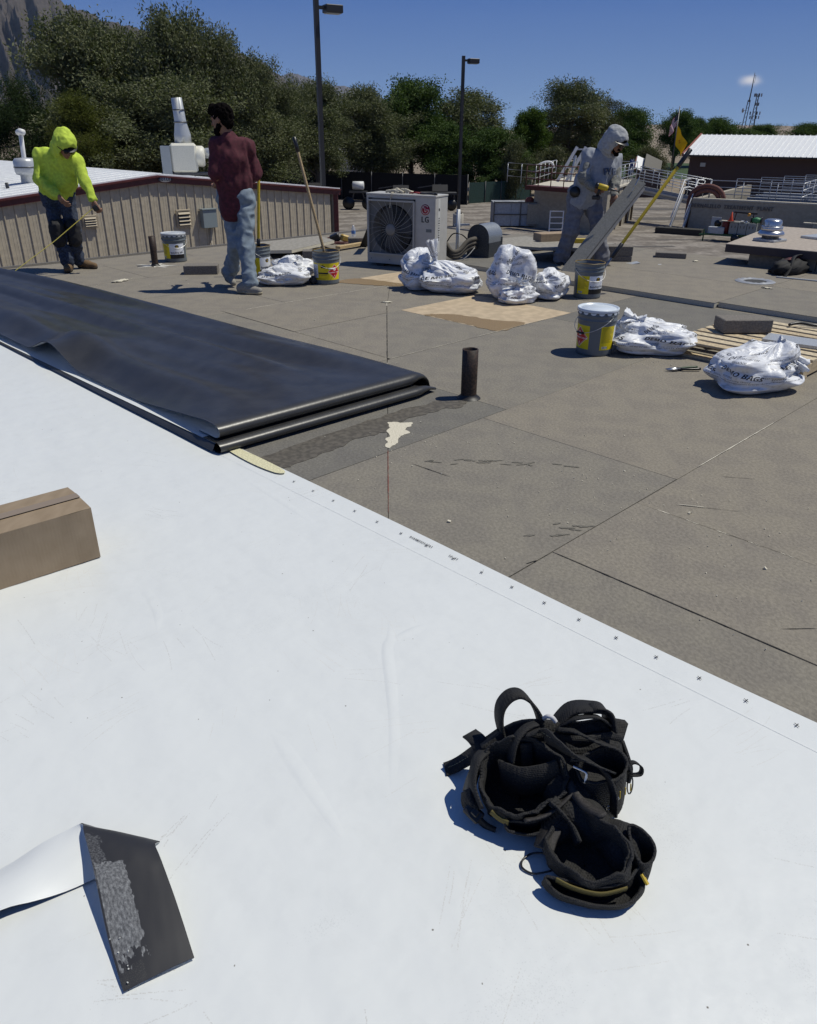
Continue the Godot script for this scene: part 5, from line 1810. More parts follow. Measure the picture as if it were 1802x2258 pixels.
func build_duct() -> void:
	# galvanised half-round hood where the line set enters the roof
	var galv := mottled("galvanised_duct", lin(0.24, 0.27, 0.29), lin(0.42, 0.45, 0.47), 4.0, 0.38, 0.55, 110, 0.03)
	var t := thing("duct_hood", "galvanised half-round pipe hood right of the air conditioner", "duct hood", Vector3(0.90, 0, -10.75), -0.62)
	var st := mb(true)
	var g := []
	for i in 19:
		var an := PI * i / 18.0
		g.append([Vector3(-cos(an) * 0.165, 0.30 + sin(an) * 0.165, 0.0), Vector3(-cos(an) * 0.165, 0.30 + sin(an) * 0.165, -0.36)])
	g.push_front([Vector3(-0.165, 0.06, 0.0), Vector3(-0.165, 0.06, -0.36)])
	g.append([Vector3(0.165, 0.24, 0.0), Vector3(0.165, 0.24, -0.36)])
	put(sheet(g), "curved_top", galv, t)
	st = mb()
	for i in 18:
		var a0 := PI * i / 18.0
		var a1 := PI * (i + 1) / 18.0
		tri(st, Vector3(0, 0.30, 0.001), Vector3(-cos(a0) * 0.167, 0.30 + sin(a0) * 0.167, 0.001), Vector3(-cos(a1) * 0.167, 0.30 + sin(a1) * 0.167, 0.001))
	quad(st, Vector3(-0.167, 0.05, 0.001), Vector3(-0.167, 0.30, 0.001), Vector3(0.167, 0.30, 0.001), Vector3(0.167, 0.05, 0.001))
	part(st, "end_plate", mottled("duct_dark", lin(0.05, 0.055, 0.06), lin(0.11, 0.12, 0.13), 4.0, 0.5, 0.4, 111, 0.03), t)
	st = mb()
	box(st, Vector3(0.345, 0.25, 0.03), Transform3D(Basis(), Vector3(0, 0.165, -0.345)))
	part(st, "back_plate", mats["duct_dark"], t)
	st = mb()
	box(st, Vector3(0.02, 0.2, 0.34), Transform3D(Basis(), Vector3(0.157, 0.14, -0.18)))
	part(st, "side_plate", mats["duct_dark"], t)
	st = mb()
	box(st, Vector3(0.44, 0.05, 0.46), Transform3D(Basis(), Vector3(0, 0.026, -0.17)), 0.01)
	part(st, "curb", mat("tar", lin(0.012, 0.011, 0.011), 0.5), t)
	# insulated refrigerant lines looping from the unit into the hood
	var ins := mottled("pipe_insulation", lin(0.07, 0.06, 0.048), lin(0.125, 0.11, 0.088), 5.0, 0.85, 0.0, 112, 0.03)
	var lab := ["uppermost insulated pipe between air conditioner and pipe hood", "middle insulated pipe between air conditioner and pipe hood", "lowest insulated pipe between air conditioner and pipe hood"]
	for k in 3:
		st = mb(true)
		tube(st, curve([Vector3(0.46, 0.26 - k * 0.06, -10.52), Vector3(0.54, 0.16 - k * 0.035, -10.46), Vector3(0.64, 0.17 - k * 0.04, -10.52), Vector3(0.74, 0.26 - k * 0.05, -10.60), Vector3(0.83, 0.29 - k * 0.05, -10.66), Vector3(0.90, 0.28 - k * 0.05, -10.80)], 6), 0.030 - 0.003 * k, 8)
		var o := part(st, "insulated_pipe", ins, self)
		meta(o, lab[k], "pipe", "refrigerant pipes by the air conditioner")
	st = mb(true)
	tube(st, curve([Vector3(0.47, 0.24, -10.62), Vector3(0.55, 0.36, -10.58), Vector3(0.66, 0.36, -10.58), Vector3(0.76, 0.28, -10.62), Vector3(0.82, 0.22, -10.70)], 6), 0.008, 6)
	var o := part(st, "electric_cable", plas_mat(), self)
	meta(o, "thin black cable arching from air conditioner to pipe hood", "cable")
	st = mb(true)
	tube(st, curve([Vector3(0.60, 0.012, -10.45), Vector3(0.74, 0.10, -10.45), Vector3(0.84, 0.20, -10.52)], 5), 0.006, 6)
	o = part(st, "electric_cable", mat("pale_cable", lin(0.4, 0.39, 0.36), 0.6), self)
	meta(o, "thin pale cable in front of the pipe hood", "cable")
	# white plastic conduit post
	var c := thing("white_conduit", "white plastic conduit standing behind the air conditioner", "conduit", Vector3(0.66, 0, -11.3))
	st = mb(true)
	tube(st, [Vector3(0, 0, 0), Vector3(0, 0.3, 0), Vector3(0.0, 0.60, 0)], 0.028, 10)
	part(st, "pipe", mat("pvc", lin(0.68, 0.68, 0.66), 0.4), c)
	st = mb()
	bar(st, Vector3(-0.05, 0.40, 0.0), Vector3(0.16, 0.40, -0.05), 0.03, 0.025)
	part(st, "bracket", mats["galvanised"], c)

func build_spare_boards() -> void:
	# boards laid over sleepers, behind the work
	var pale := mottled("spare_board", lin(0.24, 0.225, 0.19), lin(0.31, 0.29, 0.25), 1.0, 0.9, 0.0, 113, 0.03)
	var foam := mottled("bare_foam", lin(0.56, 0.50, 0.36), lin(0.68, 0.63, 0.50), 6.0, 0.95, 0.0, 73, 0.03)
	var defs := [
		["loose cover board propped on blocks behind the person in grey", [Vector2(1.20, -10.55), Vector2(2.10, -11.35), Vector2(2.75, -10.78), Vector2(2.1, -10.25), Vector2(1.72, -10.3)], 0.20, 0.235],
		["loose cover board with a torn pale edge by the tan building", [Vector2(-2.25, -11.55), Vector2(-1.40, -12.40), Vector2(-1.12, -11.86), Vector2(-1.60, -10.82), Vector2(-2.0, -10.75)], 0.075, 0.115],
		["loose cover board lying flat beside the pipe hood", [Vector2(1.0, -11.8), Vector2(1.75, -12.3), Vector2(2.2, -11.6), Vector2(1.45, -11.1)], 0.10, 0.14]]
	for d in defs:
		var t := thing("spare_board", d[0], "board")
		var st := mb()
		slab(st, PackedVector2Array(d[1]), d[2], d[3] - 0.003)
		part(st, "foam_core", foam if d[2] < 0.09 else pale, t)
		st = mb()
		slab(st, PackedVector2Array(d[1]), d[3] - 0.002, d[3])
		part(st, "facer", pale, t)
		for k in 2:
			st = mb()
			var c: Vector2 = d[1][k + 1].lerp(d[1][(k + 3) % 5 if d[1].size() > 4 else (k + 3) % 4], 0.35)
			box(st, Vector3(0.28, d[2], 0.12), Transform3D(Basis(), Vector3(c.x, d[2] * 0.5, c.y)))
			part(st, "sleeper", mats["paver_concrete"], t)

func build_small_gear() -> void:
	# crumpled blue paper towel
	var st := mb(true)
	blob(st, 0.085, Vector3(1.3, 0.35, 0.8), 3, 0.45)
	var o := part(st, "paper_towel", mottled("blue_paper", lin(0.30, 0.38, 0.62), lin(0.62, 0.66, 0.74), 12.0, 0.8, 0.0, 115, 0.04), self, xf(Vector3(3.17, 0.02, -10.2), 0.4))
	meta(o, "crumpled blue and white paper towel on the boards", "paper towel")
	# trowel blade tilted on its handle
	st = mb()
	box(st, Vector3(0.26, 0.006, 0.10), xf(Vector3(0, 0.05, 0), 0.2, 0.05, 0.12))
	box(st, Vector3(0.13, 0.02, 0.022), xf(Vector3(-0.02, 0.02, 0.01), 0.3, 0.0, 0.2))
	o = part(st, "notched_trowel", mats["galvanised"], self, xf(Vector3(2.82, 0.0, -10.28)))
	meta(o, "grey notched trowel lying left of the paper towel", "trowel")
	# pan of foil round a hole
	var t := thing("roof_drain", "round roof drain ringed with crinkled foil", "drain", Vector3(3.94, 0.052, -9.02))
	st = mb(true)
	var g := []
	var n := FastNoiseLite.new()
	n.frequency = 3.5; n.seed = 3
	for i in 5:
		var row := []
		for k in 41:
			var an := TAU * k / 40.0
			var r := 0.12 + 0.022 * i
			row.append(Vector3(cos(an) * r * 1.05, 0.004 + 0.016 * sin(PI * i / 4.0) * (0.6 + n.get_noise_2d(cos(an) * 4.0 + i, sin(an) * 4.0)), sin(an) * r))
		g.append(row)
	put(sheet(g), "foil_ring", mat("foil", lin(0.40, 0.41, 0.42), 0.45, 0.5), t)
	st = mb(true)
	lathe(st, [[0.125, 0.001], [0.0, 0.0012]], 24)
	part(st, "drain_mouth", mat("drain_dark", lin(0.05, 0.05, 0.05), 0.9), t)
	# snips
	t = thing("tin_snips", "green handled tin snips on the boards", "snips", Vector3(2.0, 0.004, -5.53), 0.15)
	for s in [-1, 1]:
		st = mb(true)
		tube(st, curve([Vector3(-0.01, 0.012, 0), Vector3(0.05, 0.014, s * 0.022), Vector3(0.14, 0.014, s * 0.026)], 4), 0.0095, 7)
		part(st, "handle", mat("snip_green", lin(0.02, 0.05, 0.02), 0.5) if s < 0 else plas_mat(), t)
		st = mb(true)
		tube(st, [Vector3(-0.01, 0.012, 0), Vector3(-0.055, 0.013, s * 0.010), Vector3(-0.115, 0.012, s * 0.012)], [0.011, 0.010, 0.004], 6)
		part(st, "blade", mats["steel"], t)
	st = mb(true)
	lathe(st, [[0.009, 0.0], [0.009, 0.024], [0.0, 0.026]], 10, xf(Vector3(-0.02, 0, 0)))
	part(st, "pivot_bolt", mats["dark_steel"], t)
	# bottle of water
	t = thing("water_bottle", "clear plastic water bottle standing left of the air conditioner", "bottle", Vector3(-0.905, 0.0, -12.85))
	st = mb(true)
	lathe(st, [[0.0, 0.001], [0.030, 0.001], [0.033, 0.01], [0.033, 0.07], [0.031, 0.075], [0.033, 0.08], [0.033, 0.15], [0.028, 0.175], [0.013, 0.2], [0.013, 0.205]], 16)
	var cl := mat("clear_plastic", Color(0.86, 0.89, 0.93, 0.32), 0.08)
	cl.transparency = BaseMaterial3D.TRANSPARENCY_ALPHA
	part(st, "body", cl, t)
	st = mb(true)
	lathe(st, [[0.0335, 0.095], [0.0338, 0.10], [0.0338, 0.135], [0.0335, 0.14]], 16)
	part(st, "label_band", mat("label_blue", lin(0.10, 0.22, 0.50), 0.5), t)
	st = mb(true)
	lathe(st, [[0.0145, 0.200], [0.0145, 0.218], [0.0, 0.219]], 12)
	part(st, "cap", mat("cap_white", lin(0.7, 0.7, 0.7), 0.5), t)
	# cordless tool with a coil of red cord
	t = thing("power_tool", "yellow and black corded power tool lying by the loose boards", "power tool", Vector3(-1.12, 0.0, -12.5), 0.2)
	st = mb()
	box(st, Vector3(0.15, 0.12, 0.12), xf(Vector3(-0.05, 0.07, 0), 0.0, 0.0, 0.4), 0.02)
	part(st, "housing", plas_mat(), t)
	st = mb()
	box(st, Vector3(0.13, 0.10, 0.11), xf(Vector3(0.10, 0.07, 0.02), 0.2, 0.0, -0.3), 0.02)
	part(st, "motor", mat("tool_yellow", lin(0.46, 0.30, 0.06), 0.5), t)
	st = mb(true)
	var co := []
	for i in 60:
		var an := i * 0.42
		co.append(Vector3(0.02 + cos(an) * (0.14 + 0.02 * sin(i * 0.7)), 0.012 + 0.006 * (i % 9) / 3.0, 0.17 + sin(an) * 0.07))
	tube(st, co, 0.008, 5)
	part(st, "power_cord", mat("red_cord", lin(0.10, 0.03, 0.028), 0.6), t)
	st = mb(true)
	tube(st, curve([Vector3(-0.1, 0.09, 0), Vector3(-0.25, 0.05, 0.03), Vector3(-0.40, 0.012, 0.08)], 5), 0.010, 6)
	part(st, "hose", mats["red_cord"], t)
	# dark board leaning on the far side of the unit
	st = mb()
	bar(st, Vector3(-0.70, 0.02, -11.9), Vector3(-0.45, 0.58, -11.3), 0.10, 0.012, Vector3(0.3, 0, 1))
	o = part(st, "dark_strap_board", mat("dark_board", lin(0.02, 0.02, 0.02), 0.7), self)
	meta(o, "dark strip leaning on the left of the air conditioner", "strip")
	# black gear bag with straps
	t = thing("gear_bag", "black slumped gear bag below the tan roofed annex", "gear bag", Vector3(4.62, 0.0, -9.68), 0.75)
	st = mb(true)
	blob(st, 0.24, Vector3(1.5, 0.48, 0.75), 8, 0.25)
	part(st, "bag_body", mat("bag_black", lin(0.010, 0.010, 0.011), 0.8), t, xf(Vector3(0, 0.10, 0)))
	st = mb(true)
	blob(st, 0.15, Vector3(1.4, 0.62, 0.9), 9, 0.3)
	part(st, "bag_pocket", mats["bag_black"], t, xf(Vector3(0.40, 0.08, 0.08)))
	st = mb(true)
	strap(st, curve([Vector3(-0.40, 0.02, 0.1), Vector3(-0.25, 0.14, 0.1), Vector3(-0.08, 0.24, 0.05), Vector3(0.15, 0.24, 0.04), Vector3(0.3, 0.14, 0.1)], 6), 0.045, Vector3(0, 0.3, 1), 0.006)
	part(st, "handle", mats["webbing"], t)
	st = mb(true)
	strap(st, curve([Vector3(-0.15, 0.205, 0.0), Vector3(0.0, 0.225, 0.0), Vector3(0.15, 0.205, 0.0)], 5), 0.09, Vector3(0, 0.2, 1), 0.006)
	part(st, "red_lining", mat("bag_red", lin(0.09, 0.015, 0.015), 0.7), t)
	# dark strip of metal left of the bag
	lumber("thin pale strip lying on the boards beside the gear bag", Vector3(4.3, 0.06, -9.3), Vector3(4.75, 0.06, -9.0), 0.04, 0.01, mats["galvanised"])
	# cap flashing board held by the person in grey
	t = thing("flashing_board", "long grey flashing board slanting in front of the person in grey", "board")
	st = mb()
	var a := Vector3(1.90, 0.03, -9.62)
	var b := Vector3(2.72, 1.05, -9.92)
	bar(st, a, b, 0.19, 0.022, Vector3(-0.5, 0.55, 0.62))
	part(st, "plank_face", mottled("grey_plank", lin(0.17, 0.165, 0.145), lin(0.25, 0.245, 0.22), 2.5, 0.7, 0.0, 117, 0.03), t)
	st = mb()
	var off := Vector3(0.055, -0.075, 0.035)
	bar(st, a + off, b + off, 0.012, 0.05, Vector3(-0.5, 0.55, 0.62))
	part(st, "folded_lip", mats["galvanised"], t)
	st = mb(true)
	tube(st, curve([b + Vector3(-0.09, -0.12, 0.05), b + Vector3(-0.05, -0.02, 0.06), b + Vector3(-0.02, 0.05, 0.05), b + Vector3(-0.07, -0.06, 0.06)], 5), 0.006, 6)
	part(st, "wire_clip", mats["steel"], t)
	# small carton by the far boards
	st = mb()
	box(st, Vector3(0.50, 0.10, 0.22), Transform3D(Basis(), Vector3(0, 0.05, 0)), 0.004)
	o = part(st, "flat_carton", mottled("carton_far", lin(0.30, 0.22, 0.14), lin(0.36, 0.27, 0.18), 2.0), self, xf(Vector3(1.95, 0.236, -11.05), 0.35))
	meta(o, "flat brown carton lying on the propped cover board", "carton")
	st = mb()
	box(st, Vector3(0.34, 0.06, 0.04), Transform3D(Basis(), Vector3(0, 0.03, 0)), 0.006)
	o = part(st, "yellow_level", yel_mat(), self, xf(Vector3(2.20, 0.236, -10.78), 0.1))
	meta(o, "yellow spirit level lying behind the person in grey", "level")
	# scraps of torn white paper and foam by the boards
	rng.seed = 61
	var lab := ["torn white scrap at the seam in front of the maroon person", "small white scrap near the lone concrete block", "small pale scrap beside the foil-ringed drain", "torn white wrapper between the pail and the bags", "pale torn patch on the boards by the neon hooded person"]
	var pos := [Vector3(-0.24, 0.004, -7.95), Vector3(3.75, 0.056, -10.5), Vector3(3.90, 0.056, -8.6), Vector3(-1.62, 0.004, -9.75), Vector3(-3.33, 0.004, -9.05)]
	for i in 5:
		st = mb(true)
		blob(st, 0.035 if i < 4 else 0.07, Vector3(1.4, 0.09, 0.8), 20 + i, 0.8)
		o = part(st, "torn_scrap", mats["bare_foam"], self, xf(pos[i] + Vector3(0, 0.003, 0), i * 1.1))
		meta(o, lab[i], "scrap", "torn scraps on the roof boards")

func yel_mat() -> Material:
	return mat("pole_yellow", lin(0.50, 0.36, 0.015), 0.5)

# crumpled closed lump
func blob(st: SurfaceTool, r: float, sc: Vector3, sd: int, rough: float, n := 28) -> void:
	var f := FastNoiseLite.new()
	f.seed = sd; f.frequency = 1.1; f.fractal_octaves = 3
	var pts := []
	for i in n / 2 + 1:
		var row := []
		for k in n + 1:
			var th := PI * i / (n / 2)
			var ph := TAU * (k % n) / n
			var d := Vector3(sin(th) * cos(ph), cos(th), sin(th) * sin(ph))
			row.append(d * sc * r * (1.0 + rough * (absf(f.get_noise_3dv(d * 1.5)) * 2.0 - 0.4)))
		pts.append(row)
	for i in pts.size() - 1:
		for k in n: quad(st, pts[i][k], pts[i + 1][k], pts[i + 1][k + 1], pts[i][k + 1])

# ---------- woven demolition bags ----------
func bag_print(sd: int) -> ImageTexture:
	var img := pic(1024, 512, Color(0.86, 0.87, 0.885))
	var ink := Color(0.07, 0.07, 0.08)
	var n := FastNoiseLite.new()
	n.seed = sd; n.frequency = 0.02
	for k in 4:
		write(img, "DEMO BAGS", Vector2(130 + k * 256, 215 + 26 * sin(k * 2.0 + sd)), 27, ink, "Droid Sans", true, 0.35 * sin(k * 1.7 + sd), 0.9)
	for k in 3:
		write(img, "DEMO BAGS", Vector2(100 + k * 340, 110), 24, ink, "Droid Sans", true, -0.6, 0.9)
	for k in 6:
		var x := 80 + k * 170
		write(img, "Strong", Vector2(x, 262), 12, ink, "Droid Serif", false)
		write(img, "Heavy Duty", Vector2(x + 50, 284), 12, ink, "Droid Serif", false)
		write(img, "www.demobags.com", Vector2(x, 306), 12, ink, "Droid Serif", false)
		write(img, "Reusable", Vector2(x + 30, 165), 13, ink, "Droid Serif", false)
		write(img, "Contractor", Vector2(x + 60, 140), 13, ink, "Droid Serif", false)
	# dust rubbed into the weave
	for y in 512:
		for x in 1024:
			var v := n.get_noise_2d(x, y)
			if v > 0.12: img.set_pixel(x, y, img.get_pixel(x, y).lerp(Color(0.55, 0.53, 0.49), minf(0.28, (v - 0.12) * 0.9)))
	return tex(img)

func bag_material(i: int) -> Material:
	var key := "bag_%d" % (i % 3)
	if mats.has(key): return mats[key]
	var m := mat(key, Color.WHITE, 0.42)
	m.albedo_texture = bag_print(200 + i)
	m.normal_enabled = true; m.normal_texture = nnorm(210 + i, 0.035, 7.0); m.normal_scale = 0.3
	m.uv1_offset = Vector3(0.17 * i, 0, 0)
	return m

func bag(label: String, p: Vector3, turn: float, sc: Vector3, sd: int, knot := Vector3.ZERO, tail := Vector3.ZERO) -> Node3D:
	var t := thing("rubble_bag", label, "bag", p, turn, "white woven demolition bags")
	var f := FastNoiseLite.new()
	f.seed = sd; f.frequency = 0.9; f.fractal_octaves = 2
	var cr := FastNoiseLite.new()
	cr.seed = sd + 50; cr.frequency = 1.6; cr.fractal_octaves = 3; cr.fractal_type = FastNoiseLite.FRACTAL_RIDGED
	var folds := []
	var rg := RandomNumberGenerator.new()
	rg.seed = sd * 13
	for k in 16:
		folds.append([Vector3(rg.randfn(), rg.randfn() * 0.6, rg.randfn()).normalized(), Vector3(rg.randfn(), absf(rg.randfn()) * 0.9, rg.randfn()).normalized(), rg.randf_range(0.05, 0.12) * (1.0 if k % 2 else -1.0), rg.randf_range(0.035, 0.11)])
	var nu := 112
	var nv := 56
	var g := []
	var kd := Vector3(knot.x / sc.x, 0, knot.z / sc.z)
	for i in nv + 1:
		var row := []
		for k in nu + 1:
			var ph := TAU * (k % nu) / nu
			var th := PI * i / nv
			var d := Vector3(sin(th) * cos(ph), cos(th), sin(th) * sin(ph))
			var q := d
			# squarish in plan, with pulled corners like a stitched sack, and sagging flat on the ground
			var sq := 1.0 + 0.20 * pow(absf(sin(ph * 2.0)), 2.0)
			if d.y < 0.0:
				var flat := pow(maxf(sin(th), 0.0), 0.35)
				q.x = cos(ph) * flat; q.z = sin(ph) * flat
			q.x *= sq; q.z *= sq
			var lumps := f.get_noise_3dv(d * 1.1) * 0.26
			var cre := (cr.get_noise_3dv(d * 0.8 + Vector3(0, sd, 0)) - 0.35) * 0.030
			for fo in folds:
				var e: float = (d - fo[1]).dot(fo[0])
				cre += fo[2] * exp(-absf(e) / fo[3]) * exp(-pow((d - fo[1]).length() / 0.75, 2.0))
			# pleats drawn towards the knot
			var w := exp(-pow(th / 0.85, 2.0)) if knot != Vector3.ZERO else 0.35 * exp(-pow(th / 0.6, 2.0))
			var pleat := w * (0.10 * sin(ph * 9.0 + sd) + 0.04 * sin(ph * 17.0 + 2.0 * sd) + 0.10)
			var r := 1.0 + lumps + cre * (1.3 if d.y > -0.4 else 0.3) - pleat * sin(th) * 1.2
			q *= r
			if knot != Vector3.ZERO: q += kd * pow(maxf(0.0, 1.0 - th / 1.1), 1.5)
			q *= sc
			q.y = q.y + sc.y * 0.80
			if d.y < 0.0: q.y = maxf(0.003, sc.y * 0.80 * (1.0 + lumps) * pow(1.0 + d.y, 0.9))
			row.append(q)
		g.append(row)
	for r in g: r.reverse()
	put(sheet(g, true), "sack", bag_material(sd), t)
	if knot != Vector3.ZERO:
		# twisted neck and a flared, crumpled tail
		var base := Vector3(knot.x, sc.y * 1.62, knot.z)
		var dir := (tail - base)
		var tg := []
		for i in 13:
			var s := i / 12.0
			var row := []
			for k in 33:
				var ph := TAU * (k % 32) / 32.0
				var r := lerpf(0.060, 0.020, smoothstep(0.0, 0.3, s)) + 0.078 * smoothstep(0.3, 1.0, s)
				r *= 1.0 + 0.34 * sin(ph * 5.0 + sd + s * 2.0) + 0.2 * sin(ph * 9.0)
				var b := frame_at(dir)
				var q := base + dir * (s - 0.12) + b.x * cos(ph) * r + b.y * sin(ph) * r * (0.5 if s > 0.5 else 1.0)
				q.y = maxf(0.006, q.y + cr.get_noise_2d(ph * 2.0, s * 5.0) * 0.018 * s)
				row.append(q)
			tg.append(row)
		for r in tg: r.reverse()
		put(sheet(tg, true), "gathered_neck", bag_material(sd + 1), t)
	return t

func build_bags() -> void:
	bag("flat white demolition bag in front of the pair by the handle pail", Vector3(-1.42, 0, -8.93), 0.1, Vector3(0.27, 0.115, 0.17), 1)
	bag("white demolition bag behind the flat one by the handle pail", Vector3(-1.36, 0, -9.20), 0.6, Vector3(0.21, 0.15, 0.16), 2)
	bag("slumped white demolition bag nearest the air conditioner fan", Vector3(0.10, 0, -8.72), 0.3, Vector3(0.19, 0.22, 0.18), 3)
	bag("white demolition bag tied with a tall twisted neck", Vector3(0.45, 0, -8.55), -0.2, Vector3(0.30, 0.17, 0.21), 4, Vector3(-0.17, 0, 0.02), Vector3(-0.24, 0.56, 0.0))
	bag("tallest white demolition bag, bulging upright", Vector3(1.05, 0, -8.22), 0.0, Vector3(0.235, 0.285, 0.21), 5)
	bag("small white demolition bag slumped at the foot of the tallest one", Vector3(1.10, 0, -7.98), 0.5, Vector3(0.20, 0.10, 0.12), 6, Vector3(-0.03, 0, 0.0), Vector3(-0.06, 0.24, 0.05))
	bag("white demolition bag between the tallest one and the open pail", Vector3(1.46, 0, -8.25), 1.0, Vector3(0.20, 0.16, 0.17), 7)
	bag("white demolition bag knotted beside the lidded pail", Vector3(1.93, 0, -6.08), -0.1, Vector3(0.30, 0.14, 0.20), 8, Vector3(-0.10, 0, -0.02), Vector3(-0.26, 0.27, -0.06))
	bag("white demolition bag lying nearest the viewer before the pallet", Vector3(2.36, 0, -5.13), 0.25, Vector3(0.29, 0.165, 0.21), 9, Vector3(0.17, 0, -0.02), Vector3(0.36, 0.12, 0.05))
	# a pair of dark gloves or boots by the first bags
	var st := mb(true)
	blob(st, 0.06, Vector3(0.9, 0.7, 1.2), 41, 0.3)
	var o := part(st, "dark_glove", mat("dark_glove", lin(0.05, 0.05, 0.052), 0.8), self, xf(Vector3(-1.10, 0.04, -9.0)))
	meta(o, "dark grey glove between the flat bag and the handle pail", "glove")

# ---------- the three people at work ----------
func hand_into(st: SurfaceTool, wrist: Vector3, tip: Vector3, side: Vector3, curl: float) -> void:
	# palm, four fingers of different lengths bent at the knuckles, thumb off the side of the palm
	var z := (tip - wrist).normalized()
	var x := (side - z * side.dot(z)).normalized()
	var y := z.cross(x)
	var f := Field.new(wrist - Vector3.ONE * 0.20, wrist + Vector3.ONE * 0.20, 0.0048)
	var pc := wrist + z * 0.055
	f.cap(wrist - z * 0.05, wrist + z * 0.01, 0.030, 0.027, 0.02)
	f.ell(pc, Vector3(0.042, 0.018, 0.048), Basis(x, y, z), 0.02)
	for k in 4:
		var o := (k - 1.5) * 0.0205
		var l: float = [0.040, 0.046, 0.043, 0.033][k]
		var a := wrist + z * 0.092 + x * o
		var d1 := (z * cos(curl * 0.6) - y * sin(curl * 0.6)).normalized()
		var d2 := (z * cos(curl * 1.5) - y * sin(curl * 1.5)).normalized()
		var d3 := (z * cos(curl * 2.3) - y * sin(curl * 2.3)).normalized()
		var b := a + d1 * l
		var c := b + d2 * l * 0.65
		f.cap(a - z * 0.03, b, 0.0105, 0.0095, 0.006)
		f.cap(b, c, 0.0095, 0.0088, 0.004)
		f.cap(c, c + d3 * l * 0.45, 0.0088, 0.0075, 0.004)
	var ta := wrist + z * 0.025 - x * 0.032
	var tb := ta + (z * 0.7 - x * 0.6 - y * 0.35).normalized() * 0.045
	f.cap(ta, tb, 0.014, 0.0115, 0.010)
	f.cap(tb, tb + (z * 0.9 - x * 0.1 - y * 0.5).normalized() * 0.035, 0.0115, 0.009, 0.004)
	f.into(st)

func head_into(st: SurfaceTool, c: Vector3, neck: Vector3, fwd: Vector3, up: Vector3) -> void:
	var z := fwd.normalized()
	var y := (up - z * up.dot(z)).normalized()
	var x := y.cross(z)
	var f := Field.new(c - Vector3.ONE * 0.22, c + Vector3.ONE * 0.22, 0.0065)
	f.ell(c + y * 0.025 - z * 0.012, Vector3(0.074, 0.092, 0.094), Basis(x, y, z), 0.02)
	f.ell(c - y * 0.045 + z * 0.025, Vector3(0.056, 0.066, 0.062), Basis(x, y, z), 0.04)
	f.cap(c - y * 0.095 + z * 0.062, c - y * 0.098 + z * 0.055, 0.022, 0.024, 0.03)   # chin
	f.cap(c + z * 0.085 + y * 0.008, c + z * 0.106 - y * 0.030, 0.009, 0.014, 0.014)   # nose
	f.cap(c + z * 0.080 + y * 0.026 - x * 0.035, c + z * 0.080 + y * 0.026 + x * 0.035, 0.013, 0.013, 0.012)   # brow
	f.cap(c + z * 0.082 - y * 0.058 - x * 0.018, c + z * 0.082 - y * 0.058 + x * 0.018, 0.009, 0.009, 0.008)   # lips
	for s in [-1.0, 1.0]:
		f.carve(c + z * 0.094 + y * 0.006 + x * 0.031 * s, Vector3(0.016, 0.010, 0.012), Basis(x, y, z))
		f.ell(c + z * 0.078 + y * 0.006 + x * 0.031 * s, Vector3(0.012, 0.012, 0.012), Basis(), 0.004)
		f.ell(c - z * 0.006 - y * 0.006 + x * 0.078 * s, Vector3(0.010, 0.032, 0.020), Basis(x, y, z), 0.008)
	f.cap(c - y * 0.05 - z * 0.02, neck, 0.055, 0.058, 0.03)
	f.into(st)

func shoe(parent: Node, heel: Vector3, toe: Vector3, up: Vector3, m: Material, sole_m: Material, ankle: Vector3) -> void:
	var f := Field.new(heel.min(toe).min(ankle) - Vector3.ONE * 0.10, heel.max(toe).max(ankle) + Vector3.ONE * 0.10, 0.009)
	var z := (toe - heel).normalized()
	f.cap(heel + up * 0.048 + z * 0.02, heel.lerp(toe, 0.5) + up * 0.052, 0.040, 0.044, 0.03)
	f.cap(heel.lerp(toe, 0.5) + up * 0.046, toe + up * 0.040 - z * 0.03, 0.045, 0.036, 0.03)
	f.cap(heel + up * 0.06 + z * 0.035, ankle, 0.046, 0.050, 0.04)
	f.cut(-up, heel + up * 0.022)
	var st := mb(true)
	f.into(st)
	var o := part(st, "shoe", m, parent)
	f = Field.new(heel.min(toe) - Vector3.ONE * 0.10, heel.max(toe) + Vector3.ONE * 0.10, 0.009)
	f.cap(heel + up * 0.03 + z * 0.02, heel.lerp(toe, 0.5) + up * 0.03, 0.044, 0.046, 0.03)
	f.cap(heel.lerp(toe, 0.5) + up * 0.03, toe + up * 0.03 - z * 0.03, 0.047, 0.039, 0.03)
	f.cut(up, heel + up * 0.030)
	f.cut(-up, heel + up * 0.0015)
	st = mb(true)
	f.into(st)
	part(st, "sole", sole_m, o)

# j: joints by name; slim body inside, clothes as separate closed surfaces
func body_of(parent: Node, j: Dictionary, skin: Material, face_dir: Vector3, head_up: Vector3, hands: Array) -> MeshInstance3D:
	var st := mb(true)
	var lo := Vector3.ONE * 99.0
	var hi := Vector3.ONE * -99.0
	for k in j:
		lo = lo.min(j[k]); hi = hi.max(j[k])
	var f := Field.new(lo - Vector3.ONE * 0.2, hi + Vector3.ONE * 0.2, 0.016)
	f.cap(j.pelvis, j.chest, 0.09, 0.10, 0.05)
	f.cap(j.chest, j.neck, 0.08, 0.055, 0.05)
	for s in ["l", "r"]:
		f.cap(j.chest, j["s" + s], 0.06, 0.045, 0.04)
		f.cap(j["s" + s], j["e" + s], 0.042, 0.036, 0.03)
		f.cap(j["e" + s], j["w" + s], 0.036, 0.027, 0.02)
		f.cap(j.pelvis, j["p" + s], 0.08, 0.07, 0.04)
		f.cap(j["p" + s], j["k" + s], 0.065, 0.05, 0.03)
		f.cap(j["k" + s], j["a" + s], 0.048, 0.035, 0.02)
	f.into(st)
	head_into(st, j.head, j.neck, face_dir, head_up)
	for h in hands: hand_into(st, h[0], h[1], h[2], h[3])
	return part(st, "body", skin, parent)

